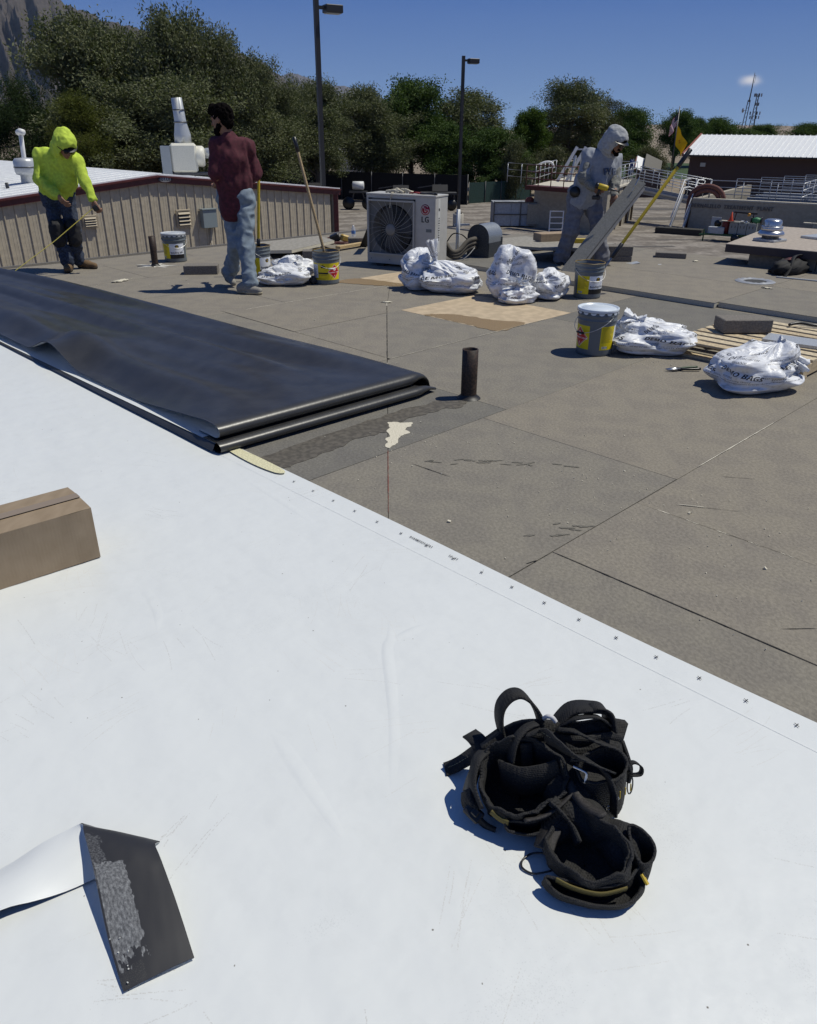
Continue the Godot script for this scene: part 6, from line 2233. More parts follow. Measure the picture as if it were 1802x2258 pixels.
func trousers_of(parent: Node, j: Dictionary, m: Material, sd: int, w := 1.0) -> MeshInstance3D:
	var f := Field.new(j.al.min(j.ar).min(j.pl).min(j.kl).min(j.kr) - Vector3(0.22, 0.12, 0.22), j.pr.max(j.pl).max(j.kr).max(j.ar).max(j.kl) + Vector3(0.22, 0.2, 0.22), 0.0125)
	f.cap(j.pl + Vector3(0, 0.06, 0), j.pr + Vector3(0, 0.06, 0), 0.115 * w, 0.115 * w, 0.05)
	for s in ["l", "r"]:
		f.cap(j["p" + s], j["k" + s], 0.105 * w, 0.080 * w, 0.05)
		f.cap(j["k" + s], j["a" + s].lerp(j["k" + s], 0.05), 0.080 * w, 0.074 * w, 0.05)
		f.cap(j["a" + s].lerp(j["k" + s], 0.14), j["a" + s].lerp(j["k" + s], 0.05), 0.082 * w, 0.076 * w, 0.03)
	var n := FastNoiseLite.new()
	n.seed = sd; n.frequency = 3.6; n.fractal_octaves = 2
	f.folds(n, 0.019, Vector3(1.0, 1.5, 1.0))
	var st := mb(true)
	f.into(st)
	return part(st, "trousers", m, parent)

func top_of(parent: Node, called: String, j: Dictionary, m: Material, sd: int, hem: float, sleeve: float, girth: float, extra: Array, fold := 0.021) -> MeshInstance3D:
	var lo: Vector3 = j.pelvis.min(j.sl).min(j.sr).min(j.el).min(j.er).min(j.wl).min(j.wr)
	var hi: Vector3 = j.neck.max(j.sl).max(j.sr).max(j.er).max(j.el).max(j.wr).max(j.head)
	for e in extra:
		lo = lo.min(e[0]); hi = hi.max(e[0])
	var f := Field.new(lo - Vector3.ONE * 0.24, hi + Vector3.ONE * 0.24, 0.0125)
	var across: Vector3 = (j.sr - j.sl).normalized() * 0.065 * girth
	for s in [-1.0, 1.0]:
		f.cap(j.pelvis + across * s + Vector3(0, hem, 0), j.pelvis.lerp(j.chest, 0.5) + across * 1.1 * s, 0.135 * girth, 0.135 * girth, 0.06)
		f.cap(j.pelvis.lerp(j.chest, 0.5) + across * 1.1 * s, j.chest + across * 1.3 * s, 0.135 * girth, 0.128 * girth, 0.06)
	f.cap(j.chest, j.neck - (j.neck - j.chest).normalized() * 0.02, 0.12, 0.075, 0.08)
	for s in ["l", "r"]:
		f.cap(j.chest + (j["s" + s] - j.chest) * 0.4, j["s" + s], 0.10, 0.072, 0.07)
		f.cap(j.neck - (j.neck - j.chest).normalized() * 0.07, j["s" + s], 0.062, 0.074, 0.06)
		if sleeve <= 1.0:
			f.cap(j["s" + s], j["s" + s].lerp(j["e" + s], sleeve), 0.070, 0.070, 0.04)
		else:
			f.cap(j["s" + s], j["e" + s], 0.076, 0.064, 0.04)
			f.cap(j["e" + s], j["e" + s].lerp(j["w" + s], sleeve - 1.0), 0.063, 0.047, 0.03)
	for e in extra: f.cap(e[0], e[1], e[2], e[3], e[4])
	var n := FastNoiseLite.new()
	n.seed = sd; n.frequency = 4.2; n.fractal_octaves = 2
	f.folds(n, fold, Vector3(1.4, 0.6, 1.4))
	f.cut(Vector3.DOWN, j.pelvis + Vector3(0, hem - 0.10, 0))
	var st := mb(true)
	f.into(st)
	return part(st, called, m, parent)

# a hood round the head, open in front
func hood_of(parent: Node, c: Vector3, neck: Vector3, fwd: Vector3, up: Vector3, m: Material, sd: int) -> void:
	var z := fwd.normalized()
	var y := (up - z * up.dot(z)).normalized()
	var x := y.cross(z)
	var f := Field.new(c - Vector3.ONE * 0.30, c + Vector3.ONE * 0.30, 0.009)
	f.ell(c + y * 0.03 - z * 0.015, Vector3(0.118, 0.135, 0.140), Basis(x, y, z), 0.03)
	f.cap(c + y * 0.08 - z * 0.09, c - y * 0.08 - z * 0.10, 0.07, 0.085, 0.06)
	f.cap(c - y * 0.06 - z * 0.04, neck - z * 0.02, 0.105, 0.12, 0.06)
	var n := FastNoiseLite.new()
	n.seed = sd; n.frequency = 6.0
	f.folds(n, 0.014)
	f.carve(c + z * 0.105 - y * 0.045, Vector3(0.092, 0.125, 0.115), Basis(x, y, z))
	f.carve(c + z * 0.02 + y * 0.01, Vector3(0.090, 0.110, 0.108), Basis(x, y, z))
	var st := mb(true)
	f.into(st)
	part(st, "hood", m, parent)

func cloth_mat(key: String, a: Color, b: Color, scale := 3.0, sd := 300, freq := 0.02) -> StandardMaterial3D:
	var m := mottled(key, a, b, scale, 0.9, 0.0, sd, freq)
	m.uv1_world_triplanar = true
	return m

func build_people() -> void:
	var skin := mottled("skin_tan", lin(0.20, 0.095, 0.055), lin(0.27, 0.135, 0.08), 6.0, 0.6, 0.0, 301, 0.02)
	var plas := plas_mat()
	# 1: neon hood, bent over a tape measure
	var j := {"pelvis": Vector3(-4.21, 0.86, -9.86), "chest": Vector3(-4.12, 1.20, -9.82), "neck": Vector3(-4.00, 1.34, -9.70), "head": Vector3(-3.90, 1.39, -9.57), "sl": Vector3(-4.30, 1.28, -9.80), "sr": Vector3(-3.90, 1.22, -9.78), "el": Vector3(-4.33, 1.03, -9.72), "wl": Vector3(-4.09, 0.87, -9.58), "hl": Vector3(-4.0, 0.77, -9.52), "er": Vector3(-3.79, 1.00, -9.70), "wr": Vector3(-3.705, 0.81, -9.62), "hr": Vector3(-3.67, 0.72, -9.58), "pl": Vector3(-4.31, 0.82, -9.87), "pr": Vector3(-4.13, 0.82, -9.87), "kl": Vector3(-4.23, 0.45, -9.70), "kr": Vector3(-4.08, 0.45, -9.80), "al": Vector3(-4.18, 0.10, -9.73), "ar": Vector3(-4.13, 0.10, -9.91)}
	var t := thing("person", "person in a neon yellow hooded sweatshirt bending over a tape measure", "person")
	var neon := cloth_mat("neon", lin(0.42, 0.56, 0.045), lin(0.52, 0.67, 0.07), 2.0, 302)
	var fd := Vector3(0.55, -0.72, 0.62).normalized()
	var hu := Vector3(0.35, 0.80, 0.40).normalized()
	body_of(t, j, skin, fd, hu, [[j.wl, j.hl, Vector3(0.6, 0.3, 0.6), 0.6], [j.wr, j.hr, Vector3(0.8, 0.2, 0.4), 1.2]])
	top_of(t, "sweatshirt", j, neon, 5, 0.04, 1.93, 1.0, [])
	hood_of(t, j.head, j.neck, fd, hu, neon, 6)
	# cap brim and dark glasses under the hood
	var st := mb(true)
	var hz := fd
	var hx := hu.cross(fd).normalized()
	var hy := hz.cross(hx)
	var g := []
	for i in 5:
		var row := []
		for k in 13:
			var a := lerpf(-1.25, 1.25, k / 12.0)
			var r := 0.085 + 0.055 * i / 4.0
			row.append(j.head + hy * (0.055 - 0.02 * i / 4.0) + hx * sin(a) * r * 0.85 + hz * cos(a) * r)
		g.append(row)
	put(sheet(g, true, false, 0.004), "cap_brim", plas, t)
	st = mb(true)
	for s in [-1.0, 1.0]: lathe(st, [[0.0, 0.0], [0.026, 0.0], [0.026, 0.006], [0.0, 0.008]], 12, Transform3D(Basis(hx, hz, hx.cross(hz)), j.head + hz * 0.096 + hy * 0.006 + hx * s * 0.031))
	part(st, "sunglasses", plas, t)
	# grime on the front of the sweatshirt and dark knee pads
	var jeans := cloth_mat("dark_jeans", lin(0.012, 0.020, 0.045), lin(0.045, 0.062, 0.105), 4.0, 303, 0.015)
	var tr := trousers_of(t, j, jeans, 7, 0.98)
	for s in ["l", "r"]:
		var f := Field.new(j["k" + s] - Vector3.ONE * 0.18, j["k" + s] + Vector3.ONE * 0.18, 0.011)
		f.cap(j["k" + s] + Vector3(0.01, 0.07, 0.025), j["k" + s] + Vector3(0.01, -0.09, 0.02), 0.086, 0.084, 0.03)
		var n := FastNoiseLite.new()
		n.frequency = 6.0; n.seed = 4
		f.folds(n, 0.012)
		st = mb(true)
		f.into(st)
		part(st, "knee_pad", mat("knee_pad", lin(0.010, 0.010, 0.012), 0.8), tr)
	var boot := cloth_mat("boot_tan", lin(0.13, 0.075, 0.035), lin(0.21, 0.13, 0.065), 8.0, 304, 0.03)
	var sole := mat("boot_sole", lin(0.05, 0.035, 0.022), 0.8)
	shoe(t, Vector3(-4.20, 0.0, -9.80), Vector3(-4.14, 0.0, -9.545), Vector3.UP, boot, sole, j.al + Vector3(0, 0.02, 0))
	shoe(t, Vector3(-4.14, 0.0, -9.95), Vector3(-3.90, 0.0, -9.88), Vector3.UP, boot, sole, j.ar + Vector3(0, 0.02, 0))
	# tape measure: a case in the hand and the blade out to the sheet
	var tp := thing("tape_measure", "yellow tape measure pulled out to the edge of the black sheet", "tape measure")
	st = mb()
	strap(st, [Vector3(-4.534, 0.10, -9.093), Vector3(-4.12, 0.40, -9.34), Vector3(-3.70, 0.745, -9.60)], 0.022, Vector3(0.4, -0.2, 0.9), 0.0015)
	part(st, "blade", mat("tape_yellow", lin(0.50, 0.42, 0.07), 0.5), tp)
	st = mb()
	box(st, Vector3(0.065, 0.065, 0.035), xf(Vector3(-3.675, 0.735, -9.575), 0.5, 0, 0.4), 0.012)
	part(st, "case", plas, tp)
	# 2: maroon T-shirt, seen from behind
	j = {"pelvis": Vector3(-1.83, 0.92, -8.62), "chest": Vector3(-1.83, 1.28, -8.60), "neck": Vector3(-1.85, 1.515, -8.58), "head": Vector3(-1.895, 1.655, -8.58), "sl": Vector3(-1.955, 1.42, -8.56), "sr": Vector3(-1.685, 1.41, -8.66), "el": Vector3(-1.985, 1.13, -8.50), "wl": Vector3(-2.06, 1.03, -8.80), "hl": Vector3(-2.06, 1.01, -8.91), "er": Vector3(-1.625, 1.13, -8.74), "wr": Vector3(-1.74, 1.08, -9.00), "hr": Vector3(-1.84, 1.06, -9.08), "pl": Vector3(-1.92, 0.88, -8.64), "pr": Vector3(-1.74, 0.88, -8.62), "kl": Vector3(-1.86, 0.47, -8.62), "kr": Vector3(-1.74, 0.47, -8.50), "al": Vector3(-2.00, 0.16, -8.82), "ar": Vector3(-1.70, 0.10, -8.38)}
	t = thing("person", "person in a maroon T-shirt and faded jeans seen from behind", "person")
	fd = Vector3(-0.92, -0.12, -0.28).normalized()
	hu = Vector3(-0.1, 1.0, -0.05).normalized()
	body_of(t, j, skin, fd, hu, [[j.wl, j.hl, Vector3(1, 0, 0), 0.9], [j.wr, j.hr, Vector3(0.5, 0, 0.8), 0.9]])
	var maroon := cloth_mat("maroon", lin(0.060, 0.010, 0.018), lin(0.098, 0.018, 0.030), 2.0, 305)
	top_of(t, "t_shirt", j, maroon, 11, -0.12, 0.92, 0.84, [[j.el.lerp(j.sl, 0.15), j.el.lerp(j.sl, 0.45), 0.070, 0.070, 0.03], [j.er.lerp(j.sr, 0.1), j.er.lerp(j.sr, 0.4), 0.074, 0.072, 0.03]], 0.016)
	var pale := cloth_mat("faded_jeans", lin(0.14, 0.19, 0.24), lin(0.23, 0.285, 0.34), 1.3, 306, 0.02)
	trousers_of(t, j, pale, 12, 1.0)
	# thick dark hair and beard
	var f2 := Field.new(j.head - Vector3.ONE * 0.26, j.head + Vector3.ONE * 0.26, 0.009)
	hz = fd
	hx = hu.cross(fd).normalized()
	hy = hz.cross(hx)
	f2.ell(j.head + hy * 0.055 - hz * 0.025, Vector3(0.087, 0.092, 0.105), Basis(hx, hy, hz), 0.03)
	f2.ell(j.head - hy * 0.02 - hz * 0.065, Vector3(0.074, 0.072, 0.054), Basis(hx, hy, hz), 0.03)
	f2.cap(j.head + hz * 0.07 + hy * 0.105, j.head + hz * 0.10 + hy * 0.085, 0.045, 0.03, 0.03)
	var hn := FastNoiseLite.new()
	hn.frequency = 20.0; hn.seed = 2
	f2.folds(hn, 0.024)
	f2.carve(j.head + hz * 0.11 - hy * 0.035, Vector3(0.075, 0.08, 0.07), Basis(hx, hy, hz))
	st = mb(true)
	f2.into(st)
	mat("hair_black", lin(0.005, 0.004, 0.004), 0.95).metallic_specular = 0.15
	part(st, "hair", mats["hair_black"], t)
	f2 = Field.new(j.head - Vector3.ONE * 0.22, j.head + Vector3.ONE * 0.22, 0.008)
	f2.cap(j.head - hy * 0.05 + hx * 0.06, j.head - hy * 0.10 + hz * 0.06, 0.024, 0.036, 0.02)
	f2.cap(j.head - hy * 0.05 - hx * 0.06, j.head - hy * 0.10 + hz * 0.06, 0.024, 0.036, 0.02)
	f2.folds(hn, 0.015)
	st = mb(true)
	f2.into(st)
	part(st, "beard", mats["hair_black"], t)
	var sneak := cloth_mat("sneaker", lin(0.20, 0.19, 0.17), lin(0.34, 0.32, 0.28), 9.0, 307, 0.03)
	var rub := mat("sneaker_sole", lin(0.40, 0.35, 0.24), 0.7)
	shoe(t, Vector3(-1.83, 0.0, -8.40), Vector3(-1.575, 0.0, -8.30), Vector3.UP, sneak, rub, j.ar + Vector3(0, 0.02, 0))
	shoe(t, Vector3(-2.10, 0.13, -8.90), Vector3(-1.965, 0.006, -8.72), Vector3(0.50, 0.72, 0.48).normalized(), sneak, rub, j.al + Vector3(-0.01, 0.03, 0))
	# 3: grey hood, working on a board with a driver
	j = {"pelvis": Vector3(2.16, 0.86, -10.28), "chest": Vector3(2.30, 1.18, -10.22), "neck": Vector3(2.37, 1.36, -10.15), "head": Vector3(2.42, 1.46, -10.06), "sl": Vector3(2.13, 1.31, -10.14), "sr": Vector3(2.50, 1.27, -10.34), "el": Vector3(2.075, 1.08, -10.04), "wl": Vector3(2.18, 0.965, -9.93), "hl": Vector3(2.25, 0.95, -9.87), "er": Vector3(2.50, 1.03, -10.22), "wr": Vector3(2.475, 0.89, -10.05), "hr": Vector3(2.47, 0.81, -9.98), "pl": Vector3(2.07, 0.82, -10.26), "pr": Vector3(2.25, 0.82, -10.30), "kl": Vector3(2.02, 0.46, -10.20), "kr": Vector3(2.36, 0.46, -10.16), "al": Vector3(1.92, 0.10, -10.24), "ar": Vector3(2.45, 0.10, -10.18)}
	t = thing("person", "person in a grey hooded shirt holding a driver over a slanting board", "person")
	fd = Vector3(0.62, -0.45, 0.64).normalized()
	hu = Vector3(0.25, 0.9, 0.25).normalized()
	body_of(t, j, skin, fd, hu, [[j.wl, j.hl, Vector3(-0.2, 0.9, 0.3), 1.3], [j.wr, j.hr, Vector3(0.7, 0.1, 0.6), 0.9]])
	var grey := cloth_mat("grey_shirt", lin(0.25, 0.272, 0.315), lin(0.30, 0.322, 0.362), 2.0, 308)
	var shirt := top_of(t, "t_shirt", j, grey, 15, -0.06, 0.85, 1.06, [[j.pelvis + Vector3(-0.02, 0.05, 0.05), j.pelvis.lerp(j.chest, 0.5) + Vector3(0.02, 0, 0.09), 0.13, 0.13, 0.06]])
	var pat := mottled("camo_sleeve", lin(0.07, 0.075, 0.07), lin(0.34, 0.34, 0.31), 7.0, 0.85, 0.0, 309, 0.035)
	for s in ["l", "r"]:
		var f := Field.new(j["e" + s].min(j["w" + s]).min(j["s" + s]) - Vector3.ONE * 0.12, j["e" + s].max(j["w" + s]).max(j["s" + s]) + Vector3.ONE * 0.12, 0.0115)
		f.cap(j["s" + s].lerp(j["e" + s], 0.5), j["e" + s], 0.068, 0.062, 0.03)
		f.cap(j["e" + s], j["w" + s].lerp(j["e" + s], 0.05), 0.062, 0.044, 0.03)
		var n := FastNoiseLite.new()
		n.frequency = 5.0; n.seed = 9
		f.folds(n, 0.022)
		st = mb(true)
		f.into(st)
		part(st, "sleeve", pat, t)
	var hoodm := cloth_mat("grey_hood", lin(0.30, 0.315, 0.325), lin(0.40, 0.41, 0.415), 3.0, 310)
	hood_of(t, j.head, j.neck, fd, hu, hoodm, 16)
	hz = fd
	hx = hu.cross(fd).normalized()
	hy = hz.cross(hx)
	g = []
	for i in 5:
		var row := []
		for k in 13:
			var a := lerpf(-1.2, 1.2, k / 12.0)
			var r := 0.085 + 0.07 * i / 4.0
			row.append(j.head + hy * (0.062 - 0.025 * i / 4.0) + hx * sin(a) * r * 0.85 + hz * cos(a) * r)
		g.append(row)
	put(sheet(g, true, false, 0.004), "cap_brim", plas, t)
	st = mb(true)
	for s in [-1.0, 1.0]: lathe(st, [[0.0, 0.0], [0.026, 0.0], [0.026, 0.006], [0.0, 0.008]], 12, Transform3D(Basis(hx, hz, hx.cross(hz)), j.head + hz * 0.096 + hy * 0.006 + hx * s * 0.031))
	part(st, "sunglasses", plas, t)
	f2 = Field.new(j.head - Vector3.ONE * 0.22, j.head + Vector3.ONE * 0.22, 0.008)
	for s in [-1.0, 1.0]: f2.cap(j.head - hy * 0.04 + hx * 0.062 * s, j.head - hy * 0.10 + hz * 0.075, 0.016, 0.026, 0.02)
	f2.cap(j.head - hy * 0.045 + hz * 0.088 - hx * 0.02, j.head - hy * 0.045 + hz * 0.088 + hx * 0.02, 0.012, 0.012, 0.01)
	f2.folds(hn, 0.012)
	st = mb(true)
	f2.into(st)
	part(st, "beard", mats["hair_black"], t)
	# letters on the chest
	var fnt := SystemFont.new()
	fnt.font_names = PackedStringArray(["Droid Sans"]); fnt.font_weight = 800
	var tm := TextMesh.new()
	tm.text = "FVE"; tm.font = fnt; tm.font_size = 64; tm.pixel_size = 0.075 / 46.0; tm.depth = 0.012
	var cz := Vector3(0.36, 0.30, 0.88).normalized()
	var cx := Vector3.UP.cross(cz).normalized()
	put(tm, "chest_lettering", mat("shirt_ink", lin(0.06, 0.08, 0.13), 0.8), shirt, Transform3D(Basis(cx, cz.cross(cx), cz), j.chest - Vector3(0, 0.09, 0) + cz * 0.172 + cx * 0.03))
	var wp := cloth_mat("work_trousers", lin(0.150, 0.150, 0.172), lin(0.19, 0.192, 0.215), 1.6, 311, 0.02)
	trousers_of(t, j, wp, 17, 1.14)
	var bshoe := mat("dark_boot", lin(0.025, 0.02, 0.017), 0.7)
	shoe(t, Vector3(1.93, 0.0, -10.33), Vector3(1.91, 0.0, -10.08), Vector3.UP, bshoe, sole, j.al)
	shoe(t, Vector3(2.43, 0.0, -10.28), Vector3(2.51, 0.0, -10.04), Vector3.UP, bshoe, sole, j.ar)
	# roll of tape hung at the hip
	st = mb(true)
	lathe(st, [[0.0, -0.03], [0.06, -0.03], [0.066, 0.0], [0.06, 0.03], [0.0, 0.03]], 20, Transform3D(Basis.from_euler(Vector3(1.35, 0.0, 0.5)), j.pl + Vector3(-0.06, 0.09, 0.12)))
	part(st, "belt_pouch", plas, t)
	# cordless driver in the hand
	var dr := thing("cordless_driver", "yellow and black cordless driver in the hand of the person in grey", "driver")
	var ax := Vector3(0.93, -0.22, 0.28).normalized()
	var h0: Vector3 = j.hl + Vector3(0.02, 0.035, 0.02)
	st = mb(true)
	tube(st, [h0 - ax * 0.06, h0 - ax * 0.05, h0 + ax * 0.05, h0 + ax * 0.07], [0.026, 0.034, 0.034, 0.024], 10)
	part(st, "motor", yel_mat(), dr)
	st = mb(true)
	tube(st, [h0 - ax * 0.085, h0 - ax * 0.075, h0 - ax * 0.045], [0.026, 0.036, 0.037], 10)
	part(st, "rear_cap", plas, dr)
	st = mb(true)
	tube(st, [h0 + ax * 0.07, h0 + ax * 0.12, h0 + ax * 0.20], [0.022, 0.014, 0.005], 8)
	part(st, "chuck", mats["dark_steel"], dr)
	st = mb(true)
	tube(st, [h0 - ax * 0.02, h0 - ax * 0.05 + Vector3(0, -0.11, 0)], 0.018, 8)
	part(st, "handle", plas, dr)
	st = mb()
	box(st, Vector3(0.10, 0.045, 0.07), xf(h0 - ax * 0.06 + Vector3(0, -0.13, 0), -0.3), 0.01)
	part(st, "battery", plas, dr)

# ---------- the tan metal building next door ----------
func build_tan_building() -> void:
	var t := thing("metal_building", "tan ribbed metal building with dark red trim and white roof", "building")
	var tan_m := mottled("tan_panel", lin(0.43, 0.37, 0.27), lin(0.50, 0.435, 0.325), 0.5, 0.55, 0.0, 401, 0.02)
	var red := mottled("red_trim", lin(0.085, 0.014, 0.014), lin(0.115, 0.022, 0.02), 0.7, 0.5, 0.0, 402, 0.02)
	var white := mottled("white_roof", lin(0.70, 0.71, 0.71), lin(0.80, 0.81, 0.81), 0.4, 0.5, 0.0, 403, 0.02)
	var b := -23.15
	var top := func(a: float) -> float: return 0.10 - absf(a - 12.33) * 0.094
	# wall: one panel a foot wide after another, each with its rib
	var a := 5.3
	while a < 19.0:
		var st := mb()
		var a1 := minf(a + 0.305, 19.22)
		var h0: float = top.call(a)
		var h1: float = top.call(a1)
		var n := Vector3(0.70711, 0, 0.70711)
		var prof := [[0.0, 0.0], [0.010, 0.032], [0.035, 0.032], [0.045, 0.0], [0.13, 0.0], [0.14, 0.006], [0.15, 0.0], [0.215, 0.0], [0.225, 0.006], [0.235, 0.0], [0.305, 0.0]]
		for i in prof.size() - 1:
			var f0: float = prof[i][0]
			var f1: float = prof[i + 1][0]
			if a + f0 >= 19.22: break
			var p0: Vector3 = R(a + f0, b) + n * prof[i][1]
			var p1: Vector3 = R(minf(a + f1, 19.22), b) + n * prof[i + 1][1]
			var y0 := lerpf(h0, h1, f0 / 0.305)
			var y1 := lerpf(h0, h1, f1 / 0.305)
			quad(st, Vector3(p0.x, YARD, p0.z), Vector3(p0.x, y0, p0.z), Vector3(p1.x, y1, p1.z), Vector3(p1.x, YARD, p1.z))
		part(st, "wall_panel", tan_m, t)
		a += 0.305
	# side and back walls
	var st := mb()
	bar(st, R(19.2, b, (YARD + -0.55) * 0.5), R(19.2, b - 22.0, (YARD - 0.55) * 0.5), 0.1, -0.55 - YARD)
	part(st, "side_wall", tan_m, t)
	st = mb()
	bar(st, R(5.3, b, (YARD + -0.55) * 0.5), R(5.3, b - 22.0, (YARD - 0.55) * 0.5), 0.1, -0.55 - YARD)
	part(st, "side_wall", tan_m, t)
	# red gable trim in two lengths, eave trim and corner post
	for s in [-1.0, 1.0]:
		st = mb()
		var e0 := R(12.33, b + 0.06, 0.20)
		var e1 := R(12.33 + s * 7.1, b + 0.06, 0.20 - 7.1 * 0.094)
		bar(st, e0, e1, 0.10, 0.20)
		part(st, "gable_trim", red, t)
		st = mb()
		bar(st, e0 + Vector3(0.05, 0.075, 0.05), e1 + Vector3(0.05, 0.075, 0.05), 0.05, 0.05)
		part(st, "trim_lip", red, t)
	st = mb()
	bar(st, R(19.27, b + 0.03, YARD), R(19.27, b + 0.03, -0.5), 0.16, 0.16)
	part(st, "corner_trim", red, t)
	st = mb()
	bar(st, R(14.2, b + 0.04, -2.62), R(17.1, b + 0.04, -2.62), 0.06, 0.05)
	part(st, "base_trim", red, t)
	# white roof: standing-seam panels up both slopes
	for s in [-1.0, 1.0]:
		for k in 36:
			var b0 := b + 0.02 - k * 0.61
			st = mb()
			var p := [R(12.33, b0, 0.29), R(12.33 + s * 7.15, b0, 0.29 - 7.15 * 0.094), R(12.33 + s * 7.15, b0 - 0.605, 0.29 - 7.15 * 0.094), R(12.33, b0 - 0.605, 0.29)]
			if s > 0: quad(st, p[0], p[3], p[2], p[1])
			else: quad(st, p[0], p[1], p[2], p[3])
			bar(st, p[0] + Vector3(0, 0.02, 0), p[1] + Vector3(0, 0.02, 0), 0.03, 0.05)
			part(st, "roof_panel", white, t)
	# maker's badge at the peak
	st = mb(true)
	var bt := Transform3D(Basis(Vector3(0.70711, 0, -0.70711), Vector3(0.70711, 0, 0.70711), Vector3(0, -1, 0)).scaled_local(Vector3(1, 1, 0.42)), R(12.55, b + 0.125, 0.19))
	lathe(st, [[0.21, 0.0], [0.21, 0.004], [0.0, 0.005]], 24, bt)
	var bd := part(st, "badge", mat("badge_white", lin(0.6, 0.62, 0.66), 0.5), t)
	text_on(bd, "BUTLER", R(12.55, b + 0.135, 0.19), Vector3(0.70711, 0, -0.70711), 0.10, mat("navy", lin(0.012, 0.016, 0.03), 0.5))
	# louvred vents
	for q in [[10.15, -0.96, 0.40, 0.42], [7.15, -0.86, 0.34, 0.26]]:
		var cx: float = q[0]
		var fr := mat("vent_frame", lin(0.36, 0.30, 0.21), 0.6)
		st = mb()
		var cw := R(cx + 2.9, b + 0.055, q[1])
		box(st, Vector3(q[2] + 0.10, q[3] + 0.10, 0.05), xf(cw, PI / 4), 0.01)
		var v := part(st, "louvre_vent", fr, t)
		st = mb()
		box(st, Vector3(q[2], q[3], 0.02), xf(cw + Vector3(0.7, 0, 0.7) * 0.025, PI / 4))
		part(st, "vent_opening", mat("vent_dark", lin(0.02, 0.018, 0.015), 0.8), v)
		for k in 4:
			st = mb()
			box(st, Vector3(q[2], 0.012, q[3] / 4.5), xf(cw + Vector3(0.7, 0, 0.7) * 0.05 + Vector3(0, q[3] * (0.375 - 0.25 * k), 0), PI / 4, 0.8))
			part(st, "louvre_blade", fr, v)
	# grey electrical cabinet with its conduit
	st = mb()
	box(st, Vector3(0.50, 0.54, 0.18), xf(R(13.9, b + 0.12, -1.02), PI / 4), 0.01)
	var cab := part(st, "electric_cabinet", mat("cabinet", lin(0.22, 0.26, 0.27), 0.5), t)
	st = mb()
	box(st, Vector3(0.54, 0.03, 0.22), xf(R(13.9, b + 0.13, -0.73), PI / 4))
	part(st, "cabinet_hood", mats["cabinet"], cab)
	st = mb(true)
	tube(st, [R(13.95, b + 0.06, -1.29), R(13.95, b + 0.06, -3.6)], 0.025, 6)
	part(st, "conduit", mats["tan_panel"], cab)
	# white exhaust unit with its silver stack, behind the ridge
	var x := thing("exhaust_unit", "white rooftop exhaust unit with a tall silver stack", "exhaust unit", Vector3(-8.6, 0, -31.5), 0.25)
	var cream := mottled("unit_cream", lin(0.62, 0.60, 0.50), lin(0.70, 0.68, 0.58), 1.0, 0.5, 0.0, 404, 0.03)
	var galv: Material = mats["galvanised"]
	st = mb()
	box(st, Vector3(0.95, 1.0, 0.8), Transform3D(Basis(), Vector3(0.12, 0.57, 0)), 0.08)
	part(st, "fan_housing", cream, x)
	st = mb()
	box(st, Vector3(0.34, 1.05, 0.7), Transform3D(Basis(), Vector3(-0.52, 0.45, 0.05)))
	part(st, "panel_box", mat("unit_grey", lin(0.30, 0.33, 0.35), 0.5), x)
	st = mb(true)
	lathe(st, [[0.34, 0.0], [0.36, 0.06], [0.36, 0.26], [0.30, 0.32], [0.0, 0.33]], 20, Transform3D(Basis(Vector3(0, 1, 0), Vector3(1, 0, 0), Vector3(0, 0, -1)), Vector3(0.55, 0.62, 0.05)))
	part(st, "scroll", cream, x)
	st = mb(true)
	tube(st, [Vector3(0.15, 1.05, 0), Vector3(0.15, 1.35, 0), Vector3(0.13, 1.75, 0), Vector3(0.08, 2.55, 0)], [0.30, 0.30, 0.21, 0.19], 16)
	var stk := part(st, "stack", galv, x)
	for k in 3:
		st = mb(true)
		lathe(st, [[0.21 + 0.05 * (2 - k) * 0.5, 0.0], [0.225 + 0.05 * (2 - k) * 0.5, 0.02], [0.21 + 0.05 * (2 - k) * 0.5, 0.04]], 16, xf(Vector3(0.15 - 0.02 * k, 1.34 + 0.4 * k, 0)))
		part(st, "stack_band", mats["dark_steel"], stk)
	st = mb(true)
	tube(st, [Vector3(0.8, 0.72, 0), Vector3(1.15, 0.74, 0.0), Vector3(1.5, 0.72, 0.0), Vector3(2.1, 0.70, 0.0)], [0.17, 0.19, 0.16, 0.16], 14)
	part(st, "side_duct", galv, x)
	for k in 4:
		st = mb()
		bar(st, Vector3(-0.55 + k * 0.5, -0.35, 0.3), Vector3(-0.55 + k * 0.5, 0.08, 0.3), 0.06, 0.06)
		part(st, "stand_leg", mats["dark_steel"], x)
	st = mb()
	box(st, Vector3(1.9, 0.08, 0.75), Transform3D(Basis(), Vector3(0.2, 0.03, 0)))
	part(st, "stand_frame", mats["dark_steel"], x)
	st = mb()
	box(st, Vector3(0.3, 0.45, 0.15), Transform3D(Basis(), Vector3(1.5, 0.25, 0.2)))
	part(st, "switch_box", cream, x)
	# round gravity vent, white vent stack and short dark pipe on the white roof
	x = thing("gravity_vent", "silver round gravity vent behind the neon hooded person", "roof vent", Vector3(-11.48, -0.12, -25.0))
	st = mb(true)
	lathe(st, [[0.22, 0.0], [0.20, 0.40], [0.30, 0.42], [0.33, 0.50], [0.33, 0.78], [0.27, 0.86], [0.0, 0.88]], 16)
	part(st, "vent_body", galv, x)
	st = mb(true)
	lathe(st, [[0.33, 0.0], [0.345, 0.02], [0.33, 0.04]], 16, xf(Vector3(0, 0.6, 0)))
	part(st, "vent_band", mats["dark_steel"], x)
	x = thing("vent_stack", "thin white vent stack with a bent top beyond the gravity vent", "vent pipe", Vector3(-12.0, -0.25, -26.0))
	st = mb(true)
